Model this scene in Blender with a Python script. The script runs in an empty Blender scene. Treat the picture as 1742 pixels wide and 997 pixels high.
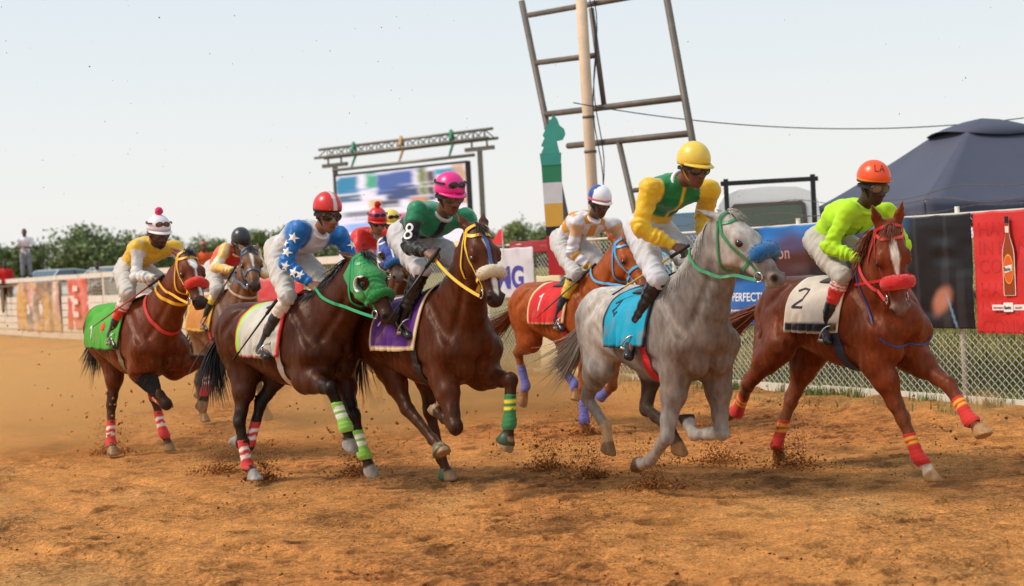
import bpy, bmesh, math, random
import numpy as np
from mathutils import Vector, Matrix

# ------------------------------------------------------------------ scene, camera, sky, sun, exposure
scene = bpy.context.scene
col = scene.collection
random.seed(7)
RNG = np.random.default_rng(7)

cam_data = bpy.data.cameras.new("camera")
cam = bpy.data.objects.new("camera", cam_data)
col.objects.link(cam)
cam_data.sensor_width = 36.0
cam_data.lens = 36.0 * 2600.0 / 1742.0
cam_data.clip_end = 2000.0
_pitch, _roll = math.atan(56.0 / 2600.0), math.radians(3.0)
_fw = Vector((0, math.cos(_pitch), -math.sin(_pitch)))
_up = Vector((0, math.sin(_pitch), math.cos(_pitch)))
_rt = Vector((1, 0, 0))
_r = _rt * math.cos(_roll) - _up * math.sin(_roll)
_u = _up * math.cos(_roll) + _rt * math.sin(_roll)
_m = Matrix((_r, _u, -_fw)).transposed().to_4x4()
_m.translation = (0, 0, 1.75)
cam.matrix_world = _m
cam_data.dof.use_dof = True
cam_data.dof.focus_distance = 11.6
cam_data.dof.aperture_fstop = 2.2
scene.camera = cam

SUN_EL, SUN_AZ = math.radians(48), math.radians(262)      # compass-like: 0 = +Y, clockwise
world = bpy.data.worlds.new("World")
scene.world = world
world.use_nodes = True
_nt = world.node_tree
_bg = _nt.nodes["Background"]
_sky = _nt.nodes.new("ShaderNodeTexSky")
_sky.sky_type = 'NISHITA'
_sky.sun_disc = False
_sky.sun_elevation = SUN_EL
_sky.sun_rotation = SUN_AZ
_sky.air_density = 1.0
_sky.dust_density = 3.0
_sky.ozone_density = 1.0
# a thin even veil of high cloud over the whole sky: whitens it everywhere alike
_veil = _nt.nodes.new("ShaderNodeMix"); _veil.data_type = 'RGBA'
_veil.inputs[0].default_value = 0.80
_nt.links.new(_sky.outputs[0], _veil.inputs[6])
_geo = _nt.nodes.new("ShaderNodeTexCoord")
_sep = _nt.nodes.new("ShaderNodeSeparateXYZ")
_nt.links.new(_geo.outputs['Generated'], _sep.inputs[0])
_rampw = _nt.nodes.new("ShaderNodeValToRGB")
_rampw.color_ramp.elements[0].position = 0.0
_rampw.color_ramp.elements[0].color = (11.1, 10.75, 10.2, 1)
_rampw.color_ramp.elements[1].position = 0.30
_rampw.color_ramp.elements[1].color = (7.2, 8.8, 10.0, 1)
_nt.links.new(_sep.outputs[2], _rampw.inputs[0])
_nt.links.new(_rampw.outputs[0], _veil.inputs[7])
_nt.links.new(_veil.outputs[2], _bg.inputs[0])
_bg.inputs[1].default_value = 0.10

sun_data = bpy.data.lights.new("sun", 'SUN')
sun_data.energy = 3.1
sun_data.angle = math.radians(13)
sun_data.color = (1.0, 0.90, 0.76)
sun = bpy.data.objects.new("sun", sun_data)
col.objects.link(sun)
_sd = Vector((math.sin(SUN_AZ) * math.cos(SUN_EL), math.cos(SUN_AZ) * math.cos(SUN_EL), math.sin(SUN_EL)))
sun.rotation_euler = _sd.to_track_quat('Z', 'Y').to_euler()

scene.view_settings.view_transform = 'Standard'
scene.view_settings.look = 'None'
scene.view_settings.gamma = 1.0
scene.view_settings.exposure = 0.0
scene.view_settings.use_curve_mapping = False
scene.render.engine = 'CYCLES'
scene.cycles.use_denoising = True
scene.cycles.max_bounces = 6
scene.cycles.diffuse_bounces = 3
scene.cycles.glossy_bounces = 2
scene.cycles.transmission_bounces = 4
scene.cycles.transparent_max_bounces = 12
scene.cycles.volume_bounces = 1
scene.cycles.volume_step_rate = 2.0
# ------------------------------------------------------------------ small mesh library
def V(*a): return np.array(a, float)
def unit(v):
    v = np.asarray(v, float); n = np.linalg.norm(v)
    return v / n if n > 1e-9 else v

def lin(c):
    """sRGB 0..255 triple to linear"""
    o = []
    for x in c[:3]:
        x = x / 255.0
        o.append(x / 12.92 if x <= 0.04045 else ((x + 0.055) / 1.055) ** 2.4)
    return tuple(o)

def mesh_from(name, verts, faces, colors=None, smooth=True):
    me = bpy.data.meshes.new(name)
    verts = np.asarray(verts, np.float32)
    if isinstance(faces, np.ndarray):
        k = faces.shape[1]; nf = len(faces)
        me.vertices.add(len(verts)); me.vertices.foreach_set("co", verts.ravel())
        me.loops.add(nf * k); me.loops.foreach_set("vertex_index", faces.astype(np.int32).ravel())
        me.polygons.add(nf)
        me.polygons.foreach_set("loop_start", np.arange(0, nf * k, k, dtype=np.int32))
        me.update(calc_edges=True)
    else:
        me.from_pydata([tuple(map(float, v)) for v in verts], [], [tuple(int(i) for i in f) for f in faces])
        me.update()
    if smooth:
        me.polygons.foreach_set("use_smooth", np.ones(len(me.polygons), bool))
    if colors is not None:
        at = me.color_attributes.new("Col", 'FLOAT_COLOR', 'POINT')
        c = np.ones((len(verts), 4), np.float32); c[:, :3] = colors
        at.data.foreach_set("color", c.ravel())
    return me

def link(name, me, mat=None, parent=None, loc=None):
    o = bpy.data.objects.new(name, me)
    col.objects.link(o)
    if me is not None and mat is not None:
        me.materials.clear()
        for m in (mat if isinstance(mat, (list, tuple)) else [mat]):
            me.materials.append(m)
    if parent is not None:
        o.parent = parent
    if loc is not None:
        o.location = loc
    return o

def tag(o, label, cat, group=None, kind=None):
    if label: o["label"] = label
    if cat: o["category"] = cat
    if group: o["group"] = group
    if kind: o["kind"] = kind
    return o

def empty(name, loc=(0, 0, 0), rz=0.0):
    o = bpy.data.objects.new(name, None)
    o.empty_display_size = 0.2
    col.objects.link(o)
    o.location = loc; o.rotation_euler = (0, 0, rz)
    return o

class MB:
    """collects simple shapes into one mesh"""
    def __init__(s): s.v = []; s.f = []; s.m = []
    def _add(s, vs, fs, mi=0):
        b = len(s.v); s.v += [tuple(map(float, v)) for v in vs]
        s.f += [tuple(b + i for i in f) for f in fs]; s.m += [mi] * len(fs)
    def box(s, c, size, rot=None, mi=0):
        hx, hy, hz = [x / 2 for x in size]
        vs = [Vector((x, y, z)) for x in (-hx, hx) for y in (-hy, hy) for z in (-hz, hz)]
        if rot is not None: vs = [rot @ v for v in vs]
        c = Vector(c)
        s._add([v + c for v in vs], [(0, 1, 3, 2), (4, 6, 7, 5), (0, 4, 5, 1), (2, 3, 7, 6), (0, 2, 6, 4), (1, 5, 7, 3)], mi)
        return s
    def bar(s, a, b, w, d, mi=0, upv=(0, 0, 1)):
        a, b = Vector(a), Vector(b); ax = (b - a); L = ax.length; ax.normalize()
        u = ax.cross(Vector(upv))
        if u.length < 1e-4: u = ax.cross(Vector((0, 1, 0)))
        u.normalize(); n = u.cross(ax)
        vs = []
        for p in (a, b):
            for su, sn in ((-1, -1), (1, -1), (1, 1), (-1, 1)):
                vs.append(p + u * (su * w / 2) + n * (sn * d / 2))
        s._add(vs, [(3, 2, 1, 0), (4, 5, 6, 7), (0, 1, 5, 4), (1, 2, 6, 5), (2, 3, 7, 6), (3, 0, 4, 7)], mi)
        return s
    def tube(s, pts, rad, n=8, mi=0, cap=True):
        pts = [np.asarray(p, float) for p in pts]
        m = len(pts)
        if np.isscalar(rad): rad = [rad] * m
        vs = []; ref = None
        for i, p in enumerate(pts):
            t = unit(pts[min(i + 1, m - 1)] - pts[max(i - 1, 0)])
            if ref is None:
                ref = np.cross(t, [0, 0, 1.0])
                if np.linalg.norm(ref) < 1e-3: ref = np.cross(t, [0, 1.0, 0])
            ref = unit(ref - t * (ref @ t)); q = np.cross(t, ref)
            for k in range(n):
                a = 2 * math.pi * k / n
                vs.append(p + (ref * math.cos(a) + q * math.sin(a)) * rad[i])
        fs = []
        for i in range(m - 1):
            for k in range(n):
                k2 = (k + 1) % n
                fs.append((i * n + k, i * n + k2, (i + 1) * n + k2, (i + 1) * n + k))
        if cap:
            fs.append(tuple(range(n - 1, -1, -1))); fs.append(tuple((m - 1) * n + k for k in range(n)))
        s._add(vs, fs, mi)
        return s
    def ribbon(s, pts, nrm, w, th, mi=0):
        """flat strap of width w and thickness th through pts with surface normals nrm"""
        pts = [np.asarray(p, float) for p in pts]; m = len(pts); vs = []
        for i, p in enumerate(pts):
            t = unit(pts[min(i + 1, m - 1)] - pts[max(i - 1, 0)])
            n = np.asarray(nrm[i], float); n = unit(n - t * (n @ t)); b = np.cross(t, n)
            ww = w[i] if not np.isscalar(w) else w
            for sb, sn in ((-1, 0), (1, 0), (1, 1), (-1, 1)):
                vs.append(p + b * (sb * ww / 2) + n * (sn * th))
        fs = []
        for i in range(m - 1):
            for k in range(4):
                k2 = (k + 1) % 4
                fs.append((i * 4 + k, i * 4 + k2, (i + 1) * 4 + k2, (i + 1) * 4 + k))
        fs.append((3, 2, 1, 0)); fs.append(tuple((m - 1) * 4 + k for k in range(4)))
        s._add(vs, fs, mi)
        return s
    def ball(s, c, r, nu=12, nv=8, mi=0):
        c = np.asarray(c, float); r = np.ones(3) * np.asarray(r, float)
        vs = [c + r * V(0, 0, 1)]
        for j in range(1, nv):
            th = math.pi * j / nv
            for i in range(nu):
                ph = 2 * math.pi * i / nu
                vs.append(c + r * V(math.sin(th) * math.cos(ph), math.sin(th) * math.sin(ph), math.cos(th)))
        vs.append(c - r * V(0, 0, 1)); fs = []
        for i in range(nu): fs.append((0, 1 + i, 1 + (i + 1) % nu))
        for j in range(nv - 2):
            for i in range(nu):
                a = 1 + j * nu
                fs.append((a + i, a + nu + i, a + nu + (i + 1) % nu, a + (i + 1) % nu))
        e = 1 + (nv - 1) * nu; a = 1 + (nv - 2) * nu
        for i in range(nu): fs.append((e, a + (i + 1) % nu, a + i))
        s._add(vs, fs, mi)
        return s
    def poly(s, pts, mi=0):
        s._add(pts, [tuple(range(len(pts)))], mi); return s
    def prism(s, pts2, frame, th, mi=0):
        """extruded outline: pts2 in (u,v), frame=(origin,udir,vdir,ndir)"""
        o, u, v, n = [np.asarray(x, float) for x in frame]
        k = len(pts2)
        a = [o + u * p[0] + v * p[1] for p in pts2]; b = [p + n * th for p in a]
        fs = [tuple(range(k - 1, -1, -1)), tuple(range(k, 2 * k))] + [(i, (i + 1) % k, k + (i + 1) % k, k + i) for i in range(k)]
        s._add(a + b, fs, mi); return s
    def build(s, name, mat, parent=None, smooth=False, loc=None):
        me = mesh_from(name, s.v, s.f, smooth=smooth)
        o = link(name, me, mat, parent, loc)
        if any(s.m): me.polygons.foreach_set("material_index", s.m)
        return o

# ------------------------------------------------------------------ implicit bodies
def _dot(P, v): return P[..., 0] * v[0] + P[..., 1] * v[1] + P[..., 2] * v[2]

class Field:
    """smooth union of soft shapes sampled on a grid, meshed by surface nets"""
    def __init__(s, lo, hi, h):
        s.lo = np.asarray(lo, float); s.h = h
        s.n = np.ceil((np.asarray(hi, float) - s.lo) / h).astype(int) + 1
        s.d = np.full(s.n, 0.25, np.float32)
    def _box(s, lo, hi):
        a = np.clip(np.floor((np.asarray(lo) - s.lo) / s.h).astype(int), 0, s.n)
        b = np.clip(np.ceil((np.asarray(hi) - s.lo) / s.h).astype(int) + 1, 0, s.n)
        if np.any(b <= a): return None, None
        sl = tuple(slice(i, j) for i, j in zip(a, b))
        ax = [(s.lo[k] + s.h * np.arange(a[k], b[k])).astype(np.float32) for k in range(3)]
        return sl, ax
    def _mix(s, sl, dd, k, sub):
        c = s.d[sl]
        if sub:
            dd = -dd
            hh = np.clip(0.5 - 0.5 * (dd - c) / k, 0, 1)
            s.d[sl] = dd * (1 - hh) + c * hh + k * hh * (1 - hh)
        else:
            hh = np.clip(0.5 + 0.5 * (dd - c) / k, 0, 1)
            s.d[sl] = dd * (1 - hh) + c * hh - k * hh * (1 - hh)
    def cone(s, a, b, ra, rb, side=(0, 1, 0), k=0.03, sub=False, cap=1.0):
        a, b = np.asarray(a, float), np.asarray(b, float)
        ra = (ra, ra) if np.isscalar(ra) else ra; rb = (rb, rb) if np.isscalar(rb) else rb
        R = max(*ra, *rb) + k + 3 * s.h
        sl, ax = s._box(np.minimum(a, b) - R, np.maximum(a, b) + R)
        if sl is None: return s
        d = b - a; L = max(np.linalg.norm(d), 1e-6); d = d / L
        lat = np.asarray(side, float); lat = lat - d * (lat @ d)
        if np.linalg.norm(lat) < 1e-3:
            lat = V(1, 0, 0) - d * d[0]
        lat = unit(lat); sg = np.cross(d, lat)
        x, y, z = ax[0][:, None, None] - np.float32(a[0]), ax[1][None, :, None] - np.float32(a[1]), ax[2][None, None, :] - np.float32(a[2])
        al = x * d[0] + y * d[1] + z * d[2]
        u = x * lat[0] + y * lat[1] + z * lat[2]
        w = x * sg[0] + y * sg[1] + z * sg[2]
        t = np.clip(al / L, 0, 1)
        ov = al - t * L
        rl = ra[0] + (rb[0] - ra[0]) * t; rs = ra[1] + (rb[1] - ra[1]) * t
        rc = np.minimum(rl, rs) * cap
        k0 = np.sqrt((u / rl) ** 2 + (w / rs) ** 2 + (ov / rc) ** 2)
        k1 = np.sqrt((u / rl ** 2) ** 2 + (w / rs ** 2) ** 2 + (ov / rc ** 2) ** 2) + 1e-4
        s._mix(sl, (k0 * (k0 - 1) / k1).astype(np.float32), k, sub)
        return s
    def ell(s, c, r, axes=None, k=0.03, sub=False):
        c = np.asarray(c, float); r = np.ones(3) * np.asarray(r, float)
        R = r.max() + k + 3 * s.h
        sl, ax = s._box(c - R, c + R)
        if sl is None: return s
        A = np.eye(3) if axes is None else np.array([unit(v) for v in axes])
        x, y, z = [q - np.float32(cc) for q, cc in zip((ax[0][:, None, None], ax[1][None, :, None], ax[2][None, None, :]), c)]
        q = [x * A[i][0] + y * A[i][1] + z * A[i][2] for i in range(3)]
        k0 = np.sqrt(sum((q[i] / r[i]) ** 2 for i in range(3)))
        k1 = np.sqrt(sum((q[i] / r[i] ** 2) ** 2 for i in range(3))) + 1e-4
        s._mix(sl, (k0 * (k0 - 1) / k1).astype(np.float32), k, sub)
        return s
    def chain(s, pts, rads, side=(0, 1, 0), k=0.03, sub=False):
        for i in range(len(pts) - 1):
            s.cone(pts[i], pts[i + 1], rads[i], rads[i + 1], side, k, sub)
        return s
    def trunk(s, rings, k=0.02, p=2.3):
        """rings (x, ztop, zbot, halfwidth) swept along local x"""
        R = np.array(rings, float)
        x0, x1 = R[0, 0], R[-1, 0]
        sl, ax = s._box((x0 - .1, -R[:, 3].max() - .1, R[:, 2].min() - .1), (x1 + .1, R[:, 3].max() + .1, R[:, 1].max() + .1))
        xs = ax[0]
        xc = np.clip(xs, x0, x1)
        xx = np.linspace(x0, x1, 160)
        def sm(v):
            q = np.interp(xx, R[:, 0], v); ker = np.hanning(13); ker /= ker.sum()
            q = np.convolve(np.pad(q, 6, mode='edge'), ker, 'valid')
            return np.interp(xc, xx, q)
        zt, zb, hw = sm(R[:, 1]), sm(R[:, 2]), sm(R[:, 3])
        zc, hh = (zt + zb) / 2, (zt - zb) / 2
        ov = (xs - xc)
        y, z = ax[1][None, :, None], ax[2][None, None, :]
        rw, rh, cz = hw[:, None, None], hh[:, None, None], zc[:, None, None]
        dz = (z - cz)
        q = (np.abs(y / rw) ** p + np.abs(dz / rh) ** p) ** (1 / p)
        q = np.sqrt(q ** 2 + (ov[:, None, None] / 0.10) ** 2)
        d = (q - 1) * np.minimum(rw, rh) * (0.75 + 0.25 * np.clip(q, 0, 2))
        s._mix(sl, d.astype(np.float32), k, False)
        return s
    def cut(s, point, normal, lo, hi):
        """keep what lies behind the plane inside the box lo..hi"""
        sl, ax = s._box(lo, hi)
        if sl is None: return s
        n = unit(normal); p = np.asarray(point, float)
        d = (ax[0][:, None, None] - p[0]) * n[0] + (ax[1][None, :, None] - p[1]) * n[1] + (ax[2][None, None, :] - p[2]) * n[2]
        s.d[sl] = np.maximum(s.d[sl], d.astype(np.float32))
        return s
    def sample(s, P):
        P = np.asarray(P, float); g = (P - s.lo) / s.h
        g = np.clip(g, 0, s.n - 1.001); i = g.astype(int); f = g - i
        d = s.d; r = 0
        for dx in (0, 1):
            for dy in (0, 1):
                for dz in (0, 1):
                    w = (f[..., 0] if dx else 1 - f[..., 0]) * (f[..., 1] if dy else 1 - f[..., 1]) * (f[..., 2] if dz else 1 - f[..., 2])
                    r = r + w * d[i[..., 0] + dx, i[..., 1] + dy, i[..., 2] + dz]
        return r
    def grad(s, P):
        P = np.asarray(P, float); e = s.h * 1.2
        g = np.stack([s.sample(P + e * np.eye(3)[k]) - s.sample(P - e * np.eye(3)[k]) for k in range(3)], -1)
        n = np.linalg.norm(g, axis=-1, keepdims=True)
        return g / np.maximum(n, 1e-9)
    def snap(s, P, off=0.0, it=14):
        """move points along the field to lie at distance off from the surface; returns points, normals"""
        P = np.array(P, float)
        for _ in range(it):
            g = s.grad(P); d = s.sample(P) - off
            P = P - g * np.clip(d, -.05, .05)[..., None] * 0.8
        return P, s.grad(P)
    def march(s, O, D, off, maxd=1.0):
        """from O walk along D until the field falls to off"""
        O = np.array(O, float); D = np.asarray(D, float); t = np.zeros(O.shape[:-1])
        for _ in range(60):
            d = s.sample(O + D * t[..., None]) - off
            t = np.minimum(t + np.clip(d, -.02, .06) * 0.7, maxd)
        P = O + D * t[..., None]
        return P, s.grad(P)
    def mesh(s, relax=2):
        d = s.d; ins = d < 0
        c = [ins[i:d.shape[0] - 1 + i, j:d.shape[1] - 1 + j, k:d.shape[2] - 1 + k] for i in (0, 1) for j in (0, 1) for k in (0, 1)]
        cnt = sum(x.astype(np.int8) for x in c)
        act = (cnt > 0) & (cnt < 8)
        I = np.argwhere(act)
        idx = np.full(act.shape, -1, np.int32); idx[act] = np.arange(len(I))
        acc = np.zeros((len(I), 3)); num = np.zeros(len(I))
        off = [(i, j, k) for i in (0, 1) for j in (0, 1) for k in (0, 1)]
        val = {o: d[I[:, 0] + o[0], I[:, 1] + o[1], I[:, 2] + o[2]] for o in off}
        for o in off:
            for k in range(3):
                if o[k] == 0:
                    q = list(o); q[k] = 1; q = tuple(q)
                    a, b = val[o], val[q]; m = (a < 0) != (b < 0)
                    t = np.where(m, a / np.where(m, a - b, 1), 0)
                    p = np.tile(np.array(o, float), (len(I), 1)); p[:, k] = t
                    acc[m] += p[m]; num[m] += 1
        v = s.lo + s.h * (I + acc / num[:, None])
        F = []
        for k in range(3):
            a = [slice(None)] * 3; b = [slice(None)] * 3
            a[k] = slice(0, -1); b[k] = slice(1, None)
            A, B = ins[tuple(a)], ins[tuple(b)]
            u, w = [(1, 2), (2, 0), (0, 1)][k]
            E = np.argwhere(A != B)
            ok = (E[:, u] > 0) & (E[:, w] > 0) & (E[:, u] < act.shape[u]) & (E[:, w] < act.shape[w])
            E = E[ok]
            fl = A[E[:, 0], E[:, 1], E[:, 2]]
            def cell(du, dw):
                q = E.copy(); q[:, u] -= du; q[:, w] -= dw
                return idx[q[:, 0], q[:, 1], q[:, 2]]
            Q = np.stack([cell(1, 1), cell(0, 1), cell(0, 0), cell(1, 0)], 1)
            Q[~fl] = Q[~fl][:, ::-1]
            F.append(Q)
        F = np.concatenate(F); F = F[(F >= 0).all(1)]
        for _ in range(relax):
            sm = np.zeros_like(v); ct = np.zeros(len(v))
            for a, b in ((0, 1), (1, 2), (2, 3), (3, 0)):
                np.add.at(sm, F[:, a], v[F[:, b]]); np.add.at(ct, F[:, a], 1)
            v = v * 0.5 + 0.5 * sm / np.maximum(ct, 1)[:, None]
        return v, F

def relaxed(v, F, it):
    for _ in range(it):
        sm = np.zeros_like(v); ct = np.zeros(len(v))
        for a, b in ((0, 1), (1, 2), (2, 3), (3, 0)):
            np.add.at(sm, F[:, a], v[F[:, b]]); np.add.at(ct, F[:, a], 1)
        v = v * 0.5 + 0.5 * sm / np.maximum(ct, 1)[:, None]
    return v

def vnoise(P, sc, seed=0):
    """cheap smooth value noise in -1..1 on points"""
    P = np.asarray(P, float) * sc + seed * 17.37
    i = np.floor(P).astype(np.int64); f = P - i; f = f * f * (3 - 2 * f)
    def hsh(a, b, c):
        n = (a * 374761393 + b * 668265263 + c * 1440662683 + seed * 1274126177) & 0xffffffff
        n = ((n ^ (n >> 13)) * 1274126177) & 0xffffffff
        return ((n ^ (n >> 16)) & 0xffff) / 32767.5 - 1.0
    r = 0
    for dx in (0, 1):
        for dy in (0, 1):
            for dz in (0, 1):
                w = (f[..., 0] if dx else 1 - f[..., 0]) * (f[..., 1] if dy else 1 - f[..., 1]) * (f[..., 2] if dz else 1 - f[..., 2])
                r = r + w * hsh(i[..., 0] + dx, i[..., 1] + dy, i[..., 2] + dz)
    return r
def fbm(P, sc, oct=4, seed=0):
    r = 0; a = 1.0; t = 0
    for o in range(oct):
        r = r + a * vnoise(P, sc * 2 ** o, seed + o); t += a; a *= .5
    return r / t
def sstep(a, b, x):
    t = np.clip((np.asarray(x, float) - a) / (b - a), 0, 1)
    return t * t * (3 - 2 * t)

# ------------------------------------------------------------------ materials
def new_mat(name):
    m = bpy.data.materials.new(name); m.use_nodes = True
    nt = m.node_tree; b = nt.nodes["Principled BSDF"]
    return m, nt, b
def mat(name, color, rough=0.6, metal=0.0, spec=0.5, vary=0.12, scale=8.0, bump=0.0, bscale=60.0, sheen=0.0, coat=0.0):
    m, nt, b = new_mat(name)
    b.inputs['Roughness'].default_value = rough
    b.inputs['Metallic'].default_value = metal
    b.inputs['Specular IOR Level'].default_value = spec
    if sheen: b.inputs['Sheen Weight'].default_value = sheen
    if coat: b.inputs['Coat Weight'].default_value = coat
    tc = nt.nodes.new("ShaderNodeTexCoord")
    nz = nt.nodes.new("ShaderNodeTexNoise"); nz.inputs['Scale'].default_value = scale; nz.inputs['Detail'].default_value = 5
    nt.links.new(tc.outputs['Object'], nz.inputs['Vector'])
    mx = nt.nodes.new("ShaderNodeMix"); mx.data_type = 'RGBA'
    c = color
    mx.inputs[6].default_value = (*[max(0, x * (1 - vary)) for x in c], 1)
    mx.inputs[7].default_value = (*[min(1, x * (1 + vary)) for x in c], 1)
    nt.links.new(nz.outputs[0], mx.inputs[0])
    nt.links.new(mx.outputs[2], b.inputs['Base Color'])
    if bump:
        n2 = nt.nodes.new("ShaderNodeTexNoise"); n2.inputs['Scale'].default_value = bscale; n2.inputs['Detail'].default_value = 6
        nt.links.new(tc.outputs['Object'], n2.inputs['Vector'])
        bp = nt.nodes.new("ShaderNodeBump"); bp.inputs['Strength'].default_value = bump; bp.inputs['Distance'].default_value = 0.01
        nt.links.new(n2.outputs[0], bp.inputs['Height']); nt.links.new(bp.outputs[0], b.inputs['Normal'])
    return m
def attr_mat(name, rough=0.5, spec=0.4, vary=0.2, scale=30.0, bump=0.15, bscale=120.0, sheen=0.0, stretch=None, bdist=0.004, aniso=0.0):
    """base colour from the vertex attribute Col, broken up by noise"""
    m, nt, b = new_mat(name)
    b.inputs['Roughness'].default_value = rough
    b.inputs['Specular IOR Level'].default_value = spec
    if sheen:
        b.inputs['Sheen Weight'].default_value = sheen; b.inputs['Sheen Roughness'].default_value = 0.4
    if aniso: b.inputs['Anisotropic'].default_value = aniso
    at = nt.nodes.new("ShaderNodeAttribute"); at.attribute_name = "Col"
    tc = nt.nodes.new("ShaderNodeTexCoord")
    mp = nt.nodes.new("ShaderNodeMapping")
    if stretch: mp.inputs['Scale'].default_value = stretch
    nt.links.new(tc.outputs['Object'], mp.inputs[0])
    nz = nt.nodes.new("ShaderNodeTexNoise"); nz.inputs['Scale'].default_value = scale; nz.inputs['Detail'].default_value = 6
    nt.links.new(mp.outputs[0], nz.inputs['Vector'])
    mr = nt.nodes.new("ShaderNodeMapRange")
    mr.inputs['From Min'].default_value = 0.3; mr.inputs['From Max'].default_value = 0.7
    mr.inputs['To Min'].default_value = 1 - vary; mr.inputs['To Max'].default_value = 1 + vary
    nt.links.new(nz.outputs[0], mr.inputs[0])
    vm = nt.nodes.new("ShaderNodeVectorMath"); vm.operation = 'SCALE'
    nt.links.new(at.outputs['Color'], vm.inputs[0]); nt.links.new(mr.outputs[0], vm.inputs['Scale'])
    nt.links.new(vm.outputs[0], b.inputs['Base Color'])
    if bump:
        n2 = nt.nodes.new("ShaderNodeTexNoise"); n2.inputs['Scale'].default_value = bscale; n2.inputs['Detail'].default_value = 5
        nt.links.new(mp.outputs[0], n2.inputs['Vector'])
        bp = nt.nodes.new("ShaderNodeBump"); bp.inputs['Strength'].default_value = bump; bp.inputs['Distance'].default_value = bdist
        nt.links.new(n2.outputs[0], bp.inputs['Height']); nt.links.new(bp.outputs[0], b.inputs['Normal'])
    return m
_MC = {}
def cmat(rgb, rough=0.6, **kw):
    """cached plain procedural material by sRGB colour"""
    key = (tuple(rgb), rough, tuple(sorted(kw.items())))
    if key not in _MC:
        _MC[key] = mat("paint_%d_%d_%d" % tuple(rgb), lin(rgb), rough, **kw)
    return _MC[key]
# ------------------------------------------------------------------ the place: track, bank, infield, fence line
FD = V(-0.51304, 0.85836, 0); FN = V(0.85836, 0.51304, 0); F0 = V(4.64, 15.57, 0)
def FP(s, z=0.0, off=0.0):
    """s metres along the fence, z up, off metres behind it"""
    return F0 + FD * s + FN * off + V(0, 0, z)
def infield_z(off): return 0.02 + 0.83 * float(sstep(.2, 2.6, off))

def ground_mat():
    m, nt, b = new_mat("track_dirt")
    b.inputs['Roughness'].default_value = .95; b.inputs['Specular IOR Level'].default_value = .15
    tc = nt.nodes.new("ShaderNodeTexCoord"); at = nt.nodes.new("ShaderNodeAttribute"); at.attribute_name = "Col"
    def noise(sc, det=8, st=(1, 1, 1), rough=.6):
        mp = nt.nodes.new("ShaderNodeMapping"); mp.inputs['Scale'].default_value = st
        n = nt.nodes.new("ShaderNodeTexNoise"); n.inputs['Scale'].default_value = sc; n.inputs['Detail'].default_value = det; n.inputs['Roughness'].default_value = rough
        nt.links.new(tc.outputs['Object'], mp.inputs[0]); nt.links.new(mp.outputs[0], n.inputs['Vector']); return n.outputs[0]
    n1 = noise(7); n2 = noise(55, 6); n3 = noise(1.3, 5, (1, .5, 1))
    def ramp(src, lo, hi, a, c):
        r = nt.nodes.new("ShaderNodeMapRange"); nt.links.new(src, r.inputs[0])
        for k, x in zip((1, 2, 3, 4), (lo, hi, a, c)): r.inputs[k].default_value = x
        return r.outputs[0]
    def scale(colr, fac):
        v = nt.nodes.new("ShaderNodeVectorMath"); v.operation = 'SCALE'; nt.links.new(colr, v.inputs[0]); nt.links.new(fac, v.inputs['Scale']); return v.outputs[0]
    c = scale(at.outputs['Color'], ramp(n1, .3, .7, .70, 1.2)); c = scale(c, ramp(n2, .36, .62, .62, 1.14)); c = scale(c, ramp(n3, .3, .7, .86, 1.14))  # dirt grain; the fine n2 contrast also paints small clod shadows into the colour
    def addm(x, y, k):
        m_ = nt.nodes.new("ShaderNodeMath"); m_.operation = 'MULTIPLY_ADD'; nt.links.new(y, m_.inputs[0]); m_.inputs[1].default_value = k; nt.links.new(x, m_.inputs[2]); return m_.outputs[0]
    big = noise(1.1, 4, (1, .7, 1))
    c = scale(c, ramp(addm(noise(24, 6), big, .55), .80, .89, 1.0, .62)); c = scale(c, ramp(addm(noise(70, 5), big, .45), .77, .85, 1.0, .66)); c = scale(c, ramp(addm(noise(6, 6), big, .6), .82, 1.0, 1.0, .80))
    nt.links.new(c, b.inputs['Base Color'])
    ad = nt.nodes.new("ShaderNodeMath"); ad.operation = 'ADD'
    nt.links.new(noise(30, 8), ad.inputs[0]); nt.links.new(noise(150, 4), ad.inputs[1])
    bp = nt.nodes.new("ShaderNodeBump"); bp.inputs['Strength'].default_value = .9; bp.inputs['Distance'].default_value = .03
    nt.links.new(ad.outputs[0], bp.inputs['Height']); nt.links.new(bp.outputs[0], b.inputs['Normal'])
    return m
DIRT = ground_mat()
def dirt_h(P):
    """loosened soil relief"""
    q = P * V(1.0, 1.25, 1)
    h = .016 * fbm(q, .8, 3, 1) + .008 * fbm(q, 3.2, 3, 2)
    r = 1 - np.abs(fbm(q, 6.5, 3, 5)); h = h + .009 * (r - .7)
    c = fbm(q, 14, 3, 8); h = h + .011 * np.clip(c - .12, 0, 1) + .005 * vnoise(q, 45, 3)
    return h
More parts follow.
